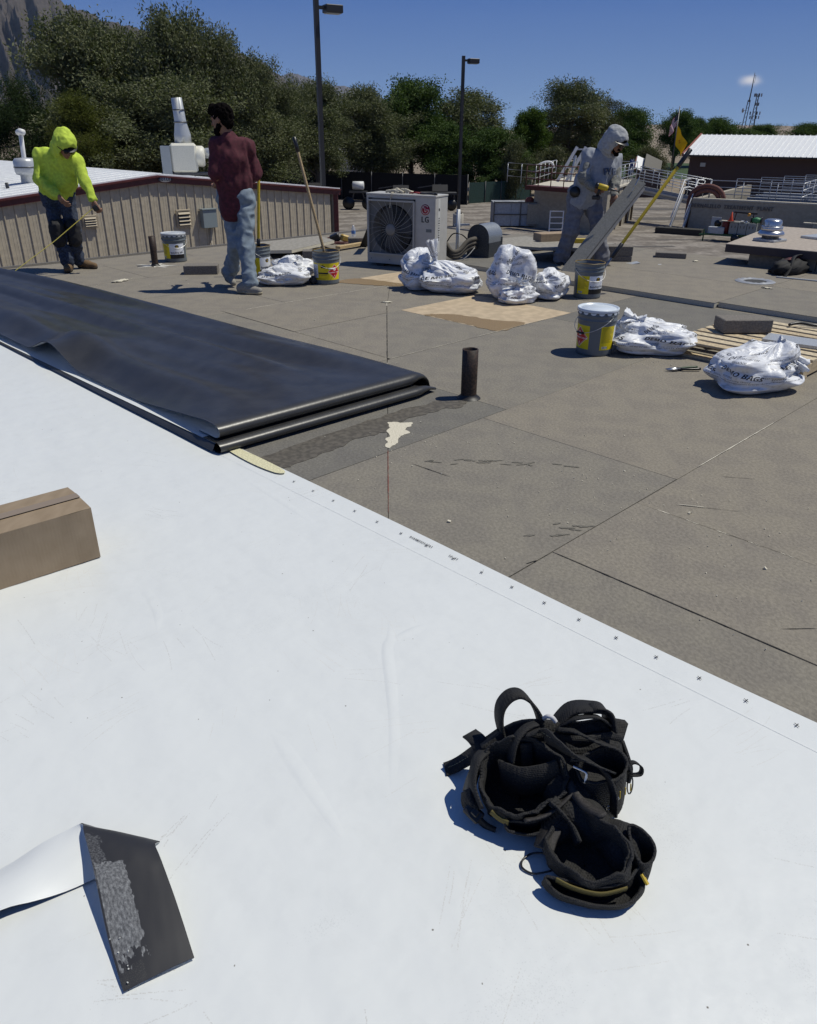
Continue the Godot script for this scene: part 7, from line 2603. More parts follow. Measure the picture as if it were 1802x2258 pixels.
	tube(st, [Vector3(0, 0, 0), Vector3(0.06, 1.0, 0), Vector3(0.10, 1.62, 0)], 0.065, 10)
	part(st, "pipe", mat("pvc", lin(0.68, 0.68, 0.66), 0.4), x)
	st = mb(true)
	tube(st, [Vector3(0.02, 1.66, 0), Vector3(0.12, 1.70, 0.05), Vector3(0.24, 1.67, 0.1)], 0.085, 10)
	part(st, "elbow", mats["pvc"], x)
	st = mb(true)
	tube(st, [Vector3(0, 0, 0), Vector3(-0.02, 0.42, 0)], 0.05, 8)
	var o := part(st, "dark_roof_pipe", mats["dark_steel"], self, xf(Vector3(-11.75, -0.30, -24.2)))
	meta(o, "short dark pipe on the white roof at the left edge", "pipe")

func text_on(parent: Node, s: String, p: Vector3, x: Vector3, h: float, m: Material, depth := 0.01) -> void:
	var f := SystemFont.new()
	f.font_names = PackedStringArray(["Droid Sans"]); f.font_weight = 700
	var t := TextMesh.new()
	t.text = s; t.font = f; t.font_size = 64; t.pixel_size = h / 46.0; t.depth = depth
	put(t, "lettering", m, parent, Transform3D(Basis(x, Vector3.UP, x.cross(Vector3.UP)), p))

# ---------- yard, fences, poles ----------
func railing(called: String, label: String, pts: Array, h: float, m: Material, step := 1.6, rails := 3, r := 0.024) -> Node3D:
	var t := thing(called, label, "railing", pts[0], 0.0, "railings of the treatment plant")
	var o: Vector3 = pts[0]
	for k in rails:
		var st := mb(true)
		var line := []
		for p in pts: line.append(p - o + Vector3(0, h * (k + 1.0) / rails, 0))
		tube(st, line, r, 5)
		part(st, "rail", m, t)
	for i in pts.size() - 1:
		var n := maxi(1, int(round(pts[i].distance_to(pts[i + 1]) / step)))
		for k in n + (1 if i == pts.size() - 2 else 0):
			var p: Vector3 = pts[i].lerp(pts[i + 1], float(k) / n) - o
			var st := mb(true)
			tube(st, [p, p + Vector3(0, h, 0)], r, 5)
			part(st, "post", m, t)
	return t

func lamp_post(label: String, p: Vector3, top: float, arm: float, turn: float) -> void:
	var t := thing("light_pole", label, "light pole", p, turn, "tall square light poles")
	var m := mat("pole_bronze", lin(0.022, 0.022, 0.024), 0.45)
	var st := mb()
	bar(st, Vector3(0, 0.6, 0), Vector3(0, top, 0), 0.155, 0.155, Vector3(0, 0, 1))
	part(st, "shaft", m, t)
	st = mb()
	bar(st, Vector3(0, top - 0.22, 0.05), Vector3(0, top - 0.22, 0.3), 0.10, 0.10)
	part(st, "arm", m, t)
	st = mb()
	box(st, Vector3(0.42, 0.24, arm), Transform3D(Basis(), Vector3(0, top - 0.24, 0.3 + arm * 0.5)), 0.02)
	var hd := part(st, "lamp_head", m, t)
	st = mb()
	box(st, Vector3(0.34, 0.02, arm - 0.1), Transform3D(Basis(), Vector3(0, top - 0.372, 0.3 + arm * 0.5)))
	part(st, "lens", mat("lamp_lens", lin(0.34, 0.34, 0.32), 0.3), hd)
	st = mb(true)
	lathe(st, [[0.32, 0.0], [0.32, 0.72], [0.29, 0.75], [0.0, 0.75]], 16)
	part(st, "footing", mottled("footing", lin(0.36, 0.33, 0.28), lin(0.44, 0.41, 0.35), 1.0), t)
	st = mb()
	box(st, Vector3(0.34, 0.06, 0.34), Transform3D(Basis(), Vector3(0, 0.78, 0)))
	part(st, "base_plate", m, t)

func build_yard() -> void:
	var st := mb()
	slab(st, poly([Vector2(-9000, 1500), Vector2(9000, 1500), Vector2(9000, -12000), Vector2(-9000, -12000)]), YARD - 0.5, YARD)
	setting(st, "ground", mottled("dirt", lin(0.17, 0.13, 0.09), lin(0.25, 0.20, 0.14), 0.06, 0.95, 0.0, 411, 0.02))
	st = mb()
	slab(st, poly([Vector2(-40, -5), Vector2(60, -5), Vector2(60, -62), Vector2(34, -80), Vector2(14, -72), Vector2(-6, -70), Vector2(-40, -60)]), YARD - 0.02, YARD + 0.005)
	var asph := mottled("asphalt", lin(0.205, 0.180, 0.150), lin(0.270, 0.240, 0.205), 0.22, 0.95, 0.0, 412, 0.03)
	asph.detail_enabled = true
	asph.detail_albedo = ntex(413, 0.004, Color(0.80, 0.79, 0.78), Color(1, 1, 1), 0.35, 0.65)
	asph.detail_blend_mode = BaseMaterial3D.BLEND_MODE_MUL
	var road := setting(st, "yard_pavement", asph)
	# patched and cracked bits of paving
	for q in [[13.0, -33.0, 2.4, 0.9, 0.2], [15.5, -36.5, 3.0, 1.4, -0.3], [11.5, -41.0, 4.0, 0.5, 0.1], [17.5, -55.0, 5.0, 1.6, 0.0], [15.0, -44.0, 3.4, 0.35, 0.15], [-2.0, -45.0, 6.0, 1.0, 0.1], [19.0, -62.0, 6.0, 1.5, 0.1]]:
		st = mb()
		box(st, Vector3(q[2], 0.004, q[3]), xf(Vector3(q[0], YARD + 0.009, q[1]), q[4]))
		part(st, "paving_patch", mottled("patch_asphalt", lin(0.075, 0.068, 0.06), lin(0.11, 0.10, 0.09), 0.5, 0.95, 0.0, 414, 0.03), road)
	st = mb()
	slab(st, poly([Vector2(24, -104), Vector2(60, -100), Vector2(70, -150), Vector2(26, -160)]), YARD - 0.02, YARD + 0.03)
	setting(st, "green_field", mottled("field", lin(0.025, 0.055, 0.012), lin(0.045, 0.085, 0.02), 0.3, 0.95, 0.0, 415, 0.03))
	lamp_post("tall dark light pole cut off by the top of the picture", Vector3(-3.27, YARD, -31.0), 9.2, 0.62, 2.05)
	lamp_post("second dark light pole standing behind the air conditioner", Vector3(2.88, YARD, -49.4), 8.95, 0.60, 1.9)
	fence("black privacy fence across the back of the yard", Vector3(-26, YARD, -78), Vector3(4.4, YARD, -64.5), 2.15, 12, mat("black_screen", lin(0.006, 0.006, 0.007), 0.9))
	fence("green windscreen fence right of the black one", Vector3(4.6, YARD, -65.7), Vector3(10.2, YARD, -70.4), 1.55, 4, mottled("green_screen", lin(0.008, 0.032, 0.028), lin(0.016, 0.055, 0.046), 0.6, 0.8, 0.0, 416, 0.03))
	# sprayer cart with a white tank
	var t := thing("tank_cart", "dark cart carrying a small white tank before the black fence", "cart", Vector3(-3.8, YARD, -60))
	st = mb(true)
	tube(st, [Vector3(-0.42, 1.62, 0), Vector3(-0.38, 1.62, 0), Vector3(0.38, 1.62, 0), Vector3(0.42, 1.62, 0)], [0.2, 0.29, 0.29, 0.2], 14)
	part(st, "tank", mat("tank_white", lin(0.62, 0.62, 0.60), 0.5), t)
	st = mb()
	box(st, Vector3(1.3, 0.10, 0.8), Transform3D(Basis(), Vector3(0, 1.2, 0)))
	for s in [-1, 1]: bar(st, Vector3(s * 0.5, 0.5, 0), Vector3(s * 0.3, 1.2, 0), 0.08, 0.08)
	bar(st, Vector3(-0.7, 0.55, 0), Vector3(0.7, 0.55, 0), 0.12, 0.12)
	part(st, "frame", mats["dark_steel"], t)
	for s in [-1, 1]:
		st = mb(true)
		lathe(st, [[0.0, -0.1], [0.42, -0.1], [0.45, 0.0], [0.42, 0.1], [0.0, 0.1]], 16, Transform3D(Basis(Vector3.RIGHT, Vector3(0, 0, 1), Vector3(0, -1, 0)), Vector3(s * 0.7, 0.45, 0.3)))
		part(st, "wheel", plas_mat(), t)
	# row of parked farm implements, dark against the fence
	for k in 3:
		t = thing("farm_implement", ["dark farm implement with a bench-like deck behind the tan building corner", "low dark implement behind the left of the air conditioner", "low dark implement behind the right of the air conditioner"][k], "implement", Vector3([-7.0, -0.8, 2.0][k], YARD, [-61.0, -59.0, -60.0][k]))
		st = mb()
		box(st, Vector3(2.6, 0.12, 1.2), Transform3D(Basis(), Vector3(0, 1.15, 0)))
		box(st, Vector3(1.1, 0.5, 0.1), xf(Vector3(0.1, 1.5, 0.3), 0.0, -0.5))
		part(st, "deck", mat("implement", lin(0.045, 0.043, 0.04), 0.7), t)
		st = mb()
		for s in 4: bar(st, Vector3(-1.2 + s * 0.8, 0.3, 0), Vector3(-1.1 + s * 0.75, 1.15, 0), 0.1, 0.1)
		bar(st, Vector3(-1.5, 1.5, 0), Vector3(0.2, 1.75, 0), 0.06, 0.06)
		part(st, "frame", mats["dark_steel"], t)
		for s in [-1, 1]:
			st = mb(true)
			lathe(st, [[0.0, -0.12], [0.36, -0.12], [0.40, 0.0], [0.36, 0.12], [0.0, 0.12]], 14, Transform3D(Basis(Vector3.RIGHT, Vector3(0, 0, 1), Vector3(0, -1, 0)), Vector3(s * 0.95, 0.40, 0.5)))
			part(st, "wheel", plas_mat(), t)

func fence(label: String, a: Vector3, b: Vector3, h: float, n: int, m: Material) -> void:
	var t := thing("screen_fence", label, "fence", a)
	var d := b - a
	for k in n:
		var st := mb()
		bar(st, d * (float(k) / n) + Vector3(0, h * 0.5, 0), d * ((k + 1.0) / n) + Vector3(0, h * 0.5, 0), 0.03, h - 0.03)
		part(st, "screen_panel", m, t)
	for k in n + 1:
		var st := mb(true)
		var p := d * (float(k) / n) + Vector3(0, 0, 0.06)
		tube(st, [p, p + Vector3(0, h + 0.05, 0)], 0.035, 6)
		part(st, "post", mat("fence_post", lin(0.14, 0.14, 0.14), 0.6, 0.4), t)

# ---------- the treatment plant on the right ----------
func build_plant() -> void:
	var conc := mottled("plant_concrete", lin(0.30, 0.265, 0.205), lin(0.37, 0.33, 0.26), 0.4, 0.9, 0.0, 421, 0.02)
	var cap := mottled("cap_concrete", lin(0.46, 0.42, 0.34), lin(0.54, 0.50, 0.41), 0.5, 0.9, 0.0, 422, 0.02)
	var alu := mat("rail_aluminium", lin(0.52, 0.53, 0.54), 0.4, 0.5)
	var rail_red := mat("rail_red", lin(0.085, 0.018, 0.014), 0.6)
	var dark: Material = mats["dark_steel"]
	# lettered wall
	var d := Vector3(5.44, 0, 3.45).normalized()
	var bk := Vector3(d.z, 0, -d.x)
	var p0 := Vector3(16.24, YARD, -47.45)
	var t := thing("plant_wall", "long tan concrete wall lettered BERNALILLO TREATMENT PLANT", "wall", p0)
	var st := mb()
	bar(st, Vector3(0, 0.90, 0), d * 16.0 + Vector3(0, 0.90, 0), 0.3, 1.80)
	var w := part(st, "wall_face", conc, t)
	st = mb()
	bar(st, Vector3(0, 1.84, 0), d * 16.0 + Vector3(0, 1.84, 0), 0.36, 0.075)
	part(st, "coping", cap, t)
	st = mb()
	bar(st, bk * 0.2 + Vector3(0, 0.90, 0), bk * 16.0 + Vector3(0, 0.90, 0), 0.3, 1.80)
	part(st, "return_wall", conc, t)
	text_on(t, "BERNALILLO  TREATMENT  PLANT", d * 2.15 - bk * 0.165 + Vector3(0, 1.48, 0), d, 0.20, mottled("letter_grey", lin(0.13, 0.115, 0.10), lin(0.17, 0.15, 0.13), 1.0), 0.05)
	# basins behind it: low walls, water and rows of railings
	t = thing("clarifier_basin", "row of open concrete basins behind the lettered wall", "basin", p0)
	for k in 4:
		st = mb()
		var o := bk * (2.4 + k * 2.6)
		bar(st, o + d * 2.0 + Vector3(0, 0.85, 0), o + d * 16.0 + Vector3(0, 0.85, 0), 0.35, 1.7)
		part(st, "basin_wall", mottled("basin_grey", lin(0.22, 0.235, 0.26), lin(0.30, 0.315, 0.34), 0.5, 0.8, 0.0, 423, 0.02), t)
	st = mb()
	var wq := [d * 0.3 + bk * 0.2, d * 16 + bk * 0.2, d * 16 + bk * 13.0, d * 0.3 + bk * 13.0]
	quad(st, wq[0] + Vector3(0, 1.25, 0), wq[3] + Vector3(0, 1.25, 0), wq[2] + Vector3(0, 1.25, 0), wq[1] + Vector3(0, 1.25, 0))
	part(st, "water", mat("basin_water", lin(0.012, 0.016, 0.018), 0.08), t)
	for k in 5:
		var o := p0 + bk * (0.9 + k * 2.6) + Vector3(0, 1.72, 0)
		railing("handrail", ["nearest silver railing over the basins", "second silver railing over the basins", "third silver railing over the basins", "fourth silver railing over the basins", "farthest silver railing over the basins"][k], [o + d * (0.6 + k * 0.9), o + d * 15.0], 1.05, alu, 1.9)
	for k in 2:
		var o := p0 + d * (5.5 + k * 3.4) + Vector3(0, 1.72, 0)
		railing("handrail", ["left silver cross railing over the basins", "right silver cross railing over the basins"][k], [o + bk * 0.9, o + bk * 10.0], 1.05, alu, 2.2)
	# stair rails down the end of the wall
	for k in 2:
		var o := p0 - d * (0.9 - k * 0.75)
		t = thing("stair_rail", ["left white stair rail beside the lettered wall", "right white stair rail beside the lettered wall"][k], "stair rail", o)
		for q in 2:
			st = mb(true)
			tube(st, [Vector3(0, 0.35 + q * 0.45, 0) - bk * 0.9, Vector3(0, 2.3 + q * 0.45, 0) + bk * 1.0, Vector3(0, 2.3 + q * 0.45, 0) + bk * 2.4], 0.035, 6)
			part(st, "rail", mat("rail_white", lin(0.66, 0.66, 0.65), 0.5), t)
		st = mb()
		bar(st, Vector3(0, 0.05, 0) - bk * 0.9, Vector3(0, 1.9, 0) + bk * 1.0, 0.06, 0.18)
		part(st, "stringer", alu, t)
	# two big red-brown pipes that arch over the coping
	for k in 2:
		st = mb(true)
		var arc := []
		for i in 13:
			var an := PI * i / 12.0
			arc.append(d * (0.62 - cos(an) * (0.95 - k * 0.27)) + Vector3(0, 1.75 + sin(an) * (0.75 - k * 0.23), 0) + bk * 0.4)
		arc.push_front(arc[0] + Vector3(0, -1.7, 0))
		tube(st, arc, 0.13, 10)
		var o := part(st, "arched_pipe", mottled("pipe_red", lin(0.12, 0.045, 0.035), lin(0.18, 0.075, 0.06), 1.0), self, xf(p0))
		meta(o, ["outer red-brown pipe arching over the lettered wall", "inner red-brown pipe arching over the lettered wall"][k], "pipe", "arched pipes at the treatment plant")
	# headworks tank with its red platform
	t = thing("concrete_tank", "tan concrete tank with a red platform behind the person in grey", "tank")
	st = mb()
	slab(st, poly([Vector2(7.4, -49.6), Vector2(10.9, -45.8), Vector2(14.9, -55.0), Vector2(11.2, -59.0)]), YARD, -1.42)
	part(st, "tank_wall", conc, t)
	st = mb()
	slab(st, poly([Vector2(7.3, -49.65), Vector2(10.95, -45.7), Vector2(15.0, -55.0), Vector2(11.2, -59.1)]), -1.418, -1.33)
	part(st, "tank_coping", cap, t)
	for k in 5:
		st = mb()
		var e := Vector3(10.9, 0, -45.8).lerp(Vector3(14.9, 0, -55.0), 0.1 + k * 0.2) + Vector3(0.03, 0, 0.012)
		bar(st, e + Vector3(0, YARD, 0), e + Vector3(0, -1.42, 0), 0.10, 0.16, Vector3(1, 0, 0))
		part(st, "tank_rib", mottled("rust_rib", lin(0.10, 0.06, 0.035), lin(0.17, 0.12, 0.075), 1.0), t)
	st = mb()
	slab(st, poly([Vector2(7.1, -49.2), Vector2(9.6, -46.5), Vector2(9.2, -46.1), Vector2(6.7, -48.8)]), -1.55, -1.32)
	part(st, "platform", rail_red, t)
	railing("handrail", "red railing round the tank platform", [Vector3(6.75, -1.32, -48.8), Vector3(9.2, -1.32, -46.15), Vector3(9.6, -1.32, -46.5)], 1.1, rail_red, 0.9, 3, 0.03)
	railing("handrail", "silver railing along the left rim of the tank", [Vector3(6.0, -1.33, -52.0), Vector3(7.4, -1.33, -49.6), Vector3(9.9, -1.33, -57.3)], 1.1, alu, 1.6)
	railing("handrail", "silver railing along the right rim of the tank", [Vector3(10.9, -1.33, -46.0), Vector3(14.8, -1.33, -55.0), Vector3(11.4, -1.33, -58.7)], 1.1, alu, 1.6)
	# inclined screen conveyor on the tank
	t = thing("screen_conveyor", "white inclined screen conveyor rising from the tank", "conveyor", Vector3(9.3, -1.33, -53.0))
	for s in 2:
		st = mb()
		bar(st, Vector3(s * 0.55, 0.0, 0), Vector3(1.05 + s * 0.55, 2.0, 0.1), 0.12, 0.18)
		part(st, "side_rail", mat("rail_white", lin(0.66, 0.66, 0.65), 0.5), t)
	for k in 4:
		st = mb()
		bar(st, Vector3(0.1 + k * 0.28, 0.3 + k * 0.52, 0.05), Vector3(0.7 + k * 0.28, 0.3 + k * 0.52, 0.05), 0.08, 0.08)
		part(st, "crossbar", alu, t)
	st = mb()
	bar(st, Vector3(0.75, 0, 0.4), Vector3(1.0, 1.5, 0.1), 0.12, 0.10)
	bar(st, Vector3(1.5, 0, 0.0), Vector3(1.35, 1.6, 0.1), 0.12, 0.10)
	part(st, "stand", mats["galvanised"], t)
	st = mb(true)
	tube(st, curve([Vector3(-1.3, 0.95, 0.2), Vector3(-0.9, 1.12, 0.2), Vector3(-0.5, 1.1, 0.2), Vector3(-0.3, 0.8, 0.2)], 5), 0.07, 8)
	part(st, "white_hose", mats["rail_white"], t)
	# white skip bin with rails, beside the tank
	t = thing("skip_bin", "pale steel skip bin with rails below the tank", "skip bin", Vector3(5.0, YARD, -49.5))
	var pale := mottled("bin_pale", lin(0.34, 0.36, 0.37), lin(0.42, 0.44, 0.45), 0.6, 0.6, 0.0, 424, 0.02)
	for k in 3:
		st = mb()
		box(st, Vector3(1.06, 1.35, 0.08), Transform3D(Basis(), Vector3(0.53 + k * 1.07, 0.74, 0)), 0.01)
		part(st, "side_panel", pale, t)
	st = mb()
	box(st, Vector3(3.2, 1.3, 1.8), Transform3D(Basis(), Vector3(1.6, 0.72, -0.95)))
	part(st, "bin_body", mats["basin_grey"], t)
	st = mb()
	for q in [0.72, 1.40]: bar(st, Vector3(0, q, 0.08), Vector3(3.25, q, 0.08), 0.05, 0.06)
	for k in 3: bar(st, Vector3(0.02 + k * 1.6, 0.05, 0.09), Vector3(0.02 + k * 1.6, 1.45, 0.09), 0.06, 0.06)
	part(st, "frame", dark, t)
	st = mb()
	box(st, Vector3(0.85, 1.15, 0.12), Transform3D(Basis(), Vector3(2.45, 0.75, 0.2)), 0.01)
	part(st, "control_box", mottled("control_tan", lin(0.34, 0.30, 0.22), lin(0.40, 0.355, 0.27), 0.8), t)
	# short white ladder
	t = thing("step_ladder", "short white ladder standing before the tank", "ladder", Vector3(7.85, YARD, -46.0))
	for s in 2:
		st = mb()
		bar(st, Vector3(s * 0.74, 0, 0), Vector3(s * 0.74, 1.25, -0.1), 0.06, 0.06)
		part(st, "stile", mats["rail_white"], t)
	for k in 4:
		st = mb()
		bar(st, Vector3(0, 0.28 + k * 0.31, -0.03 * k), Vector3(0.74, 0.28 + k * 0.31, -0.03 * k), 0.06, 0.05)
		part(st, "rung", mats["rail_white"], t)
	# orange pump on the ground by the bin
	t = thing("orange_pump", "orange pump with a round casing above the skip bin", "pump", Vector3(7.2, -2.32, -49.9))
	for k in 2:
		st = mb(true)
		lathe(st, [[0.0, -0.14], [0.26 - k * 0.08, -0.14], [0.30 - k * 0.08, 0.0], [0.26 - k * 0.08, 0.14], [0.0, 0.14]], 16, Transform3D(Basis(Vector3.RIGHT, Vector3(0, 0, 1), Vector3(0, -1, 0)), Vector3(k * 0.48, 0.02 - k * 0.08, 0)))
		part(st, "casing", mat("pump_orange", lin(0.24, 0.055, 0.025), 0.5), t)
	st = mb()
	box(st, Vector3(1.2, 0.3, 0.5), Transform3D(Basis(), Vector3(0.2, -0.36, 0)))
	part(st, "plinth", cap, t)
	st = mb()
	box(st, Vector3(0.9, YARD * -1.0 - 2.85, 0.4), Transform3D(Basis(), Vector3(0.2, -0.52 - (YARD * -1.0 - 2.85) * 0.5, 0)))
	part(st, "pedestal", cap, t)
	# catwalk from the tank to the basins
	t = thing("catwalk", "grey catwalk with a deep side plate sloping to the basins", "catwalk", Vector3(14.2, 0, -54.0))
	var c1 := Vector3(3.2, -2.15, 4.6)
	st = mb()
	bar(st, Vector3(0, -1.62, 0), c1, 1.3, 0.10)
	part(st, "deck", alu, t)
	st = mb()
	bar(st, Vector3(-0.2, -1.66, 0.65), c1 + Vector3(-0.2, -0.04, 0.65), 0.06, 0.46)
	part(st, "side_plate", mottled("plate_grey", lin(0.30, 0.31, 0.32), lin(0.36, 0.37, 0.38), 0.6), t)
	railing("handrail", "silver railing along the near side of the catwalk", [Vector3(14.0, -1.45, -53.4), Vector3(17.2, -1.98, -48.8)], 0.98, alu, 1.2)
	railing("handrail", "silver railing along the far side of the catwalk", [Vector3(14.9, -1.45, -54.5), Vector3(18.0, -1.98, -49.9)], 0.98, alu, 1.2)
	st = mb()
	slab(st, poly([Vector2(13.6, -51.5), Vector2(15.2, -50.6), Vector2(15.7, -51.3), Vector2(14.1, -52.2)]), -2.55, -1.75)
	part(st, "abutment", cap, t)
	# blue tarp bundle on the catwalk end
	st = mb(true)
	blob(st, 0.3, Vector3(0.6, 1.5, 0.6), 33, 0.3, 16)
	var o2 := part(st, "blue_tarp", mat("tarp_blue", lin(0.015, 0.03, 0.12), 0.6), self, xf(Vector3(14.5, -0.55, -55.2)))
	meta(o2, "bundled blue tarp tied to the catwalk railing", "tarp")
	build_brick_building()
	build_carts(p0, d, bk)
	build_annex()
	# flagpole with two flags
	t = thing("flagpole", "dark flagpole flying two flags", "flagpole", Vector3(29.4, YARD, -95.0))
	st = mb(true)
	tube(st, [Vector3(0, 0, 0), Vector3(0, 7.6, 0)], [0.10, 0.06], 8)
	part(st, "mast", dark, t)
	st = mb(true)
	lathe(st, [[0.0, 0.0], [0.09, 0.08], [0.0, 0.17]], 10, xf(Vector3(0, 7.6, 0)))
	part(st, "finial", mats["rail_white"], t)
	flag("striped_flag", "red white and blue striped flag hanging at the masthead", Vector3(29.35, YARD + 7.3, -95.0), Vector3(-0.85, -1.55, 0.1), Vector3(0.1, -1.3, 0.0), true)
	flag("yellow_flag", "plain yellow flag with a red emblem below the striped one", Vector3(29.45, YARD + 5.85, -95.0), Vector3(1.25, -1.75, 0.1), Vector3(-0.15, -1.6, 0.0), false)

func flag(called: String, label: String, p: Vector3, fly: Vector3, hoist: Vector3, stars: bool) -> void:
	var g := []
	for i in 9:
		var row := []
		for k in 15:
			var u := k / 14.0
			row.append(fly * u * (1.0 - 0.15 * i / 8.0) + hoist * (i / 8.0) + Vector3(0.05 * sin(u * 9.0 + i * 0.2), 0, 0.22 * sin(u * 8.0 + i * 0.35) * u))
		g.append(row)
	var img := pic(190, 100, Color(0.95, 0.74, 0.03))
	if stars:
		for y in 100:
			img.fill_rect(Rect2i(0, y, 190, 1), Color(0.62, 0.07, 0.10) if int(y / 7.7) % 2 == 0 else Color(0.92, 0.92, 0.92))
		img.fill_rect(Rect2i(0, 0, 76, 54), Color(0.05, 0.07, 0.20))
		for k in 30: img.fill_rect(Rect2i(7 + (k % 6) * 12, 6 + (k / 6) * 10, 3, 3), Color(0.9, 0.9, 0.9))
	else:
		for y in 30:
			for x in 30:
				var q := Vector2(x - 15, y - 15)
				if q.length() < 7 and q.length() > 4.5 or (q.length() < 15 and (absf(q.x) < 2.5 or absf(q.y) < 2.5) and q.length() > 7): img.set_pixel(80 + x, 35 + y, Color(0.75, 0.15, 0.08))
	var m := StandardMaterial3D.new()
	m.albedo_texture = tex(img); m.roughness = 0.8
	m.backlight_enabled = true; m.backlight = Color(0.6, 0.6, 0.6)
	var o := put(sheet(g, true), called, m, self, xf(p))
	meta(o, label, "flag")

func build_brick_building() -> void:
	var t := thing("brick_building", "dark brick building with a white ribbed metal roof", "building")
	var e0 := Vector3(23.2, -0.20, -72.0)
	var d := Vector3(31.7 - 23.2, 0, 6.0).normalized()
	var bk := Vector3(d.z, 0, -d.x)
	var L := 26.0
	var brick := mottled("dark_brick", lin(0.080, 0.048, 0.038), lin(0.125, 0.080, 0.064), 2.2, 0.95, 0.0, 431, 0.05)
	var st := mb()
	bar(st, e0 + bk * 0.7 + d * 0.4 + Vector3(0, (YARD - 0.2) * 0.5 + 0.1, 0), e0 + bk * 0.7 + d * L + Vector3(0, (YARD - 0.2) * 0.5 + 0.1, 0), 0.3, -YARD - 0.25)
	part(st, "brick_wall", brick, t)
	st = mb()
	bar(st, e0 + bk * 0.9 + d * 0.55 + Vector3(0, (YARD - 0.2) * 0.5 + 0.1, 0), e0 + bk * 8.0 + d * 0.55 + Vector3(0, (YARD - 0.2) * 0.5 + 0.1, 0), 0.3, -YARD - 0.25)
	part(st, "end_wall", brick, t)
	# roof panels, each with its raised seam
	var up := bk * 4.4 + Vector3(0, 1.52, 0)
	var white := mottled("white_roof", lin(0.70, 0.71, 0.71), lin(0.80, 0.81, 0.81), 0.4)
	for k in 62:
		var a := e0 + d * (0.42 * k)
		st = mb()
		quad(st, a, a + up, a + up + d * 0.412, a + d * 0.412)
		bar(st, a + Vector3(0, 0.03, 0), a + up + Vector3(0, 0.03, 0), 0.045, 0.07)
		part(st, "roof_panel", white, t)
	st = mb()
	quad(st, e0 + up, e0 + bk * 8.8, e0 + bk * 8.8 + d * L, e0 + up + d * L)
	part(st, "rear_slope", white, t)
	st = mb()
	bar(st, e0 - d * 0.08, e0 + up - d * 0.08, 0.14, 0.26)
	part(st, "verge_trim", mat("verge_red", lin(0.26, 0.075, 0.045), 0.6), t)
	st = mb()
	bar(st, e0 + Vector3(0, -0.06, 0) - bk * 0.06, e0 + d * L + Vector3(0, -0.06, 0) - bk * 0.06, 0.10, 0.12)
	part(st, "gutter", mat("gutter_dark", lin(0.04, 0.035, 0.03), 0.6), t)
	for k in 2:
		st = mb()
		box(st, Vector3(0.42, 0.3, 0.16), xf(e0 + d * (1.6 + k * 10.3) + bk * 0.5 + Vector3(0, -0.75, 0), -atan2(d.z, d.x)))
		part(st, "wall_lamp", mat("lamp_pale", lin(0.50, 0.48, 0.42), 0.5), t)
	# little gabled shelter beyond its corner
	t = thing("small_shed", "small shed with a white and red gable left of the brick building", "shed", Vector3(20.4, YARD, -74.0))
	st = mb()
	box(st, Vector3(1.9, 2.2, 1.5), Transform3D(Basis(), Vector3(0.6, 1.1, 0)))
	part(st, "wall", brick, t)
	st = mb()
	bar(st, Vector3(-0.55, 2.25, 0.8), Vector3(-0.2, 3.2, -0.2), 0.7, 0.06, Vector3(0.3, 0.7, 1))
	part(st, "white_roof_slope", white, t)
	st = mb()
	bar(st, Vector3(-0.93, 2.25, 0.8), Vector3(-0.58, 3.2, -0.2), 0.12, 0.14, Vector3(0.3, 0.7, 1))
	part(st, "red_verge", mats["verge_red"], t)
	st = mb()
	bar(st, Vector3(0.62, 2.25, 0.8), Vector3(0.97, 3.2, -0.2), 1.6, 0.06, Vector3(0.3, 0.7, 1))
	part(st, "dark_roof_slope", mats["gutter_dark"], t)

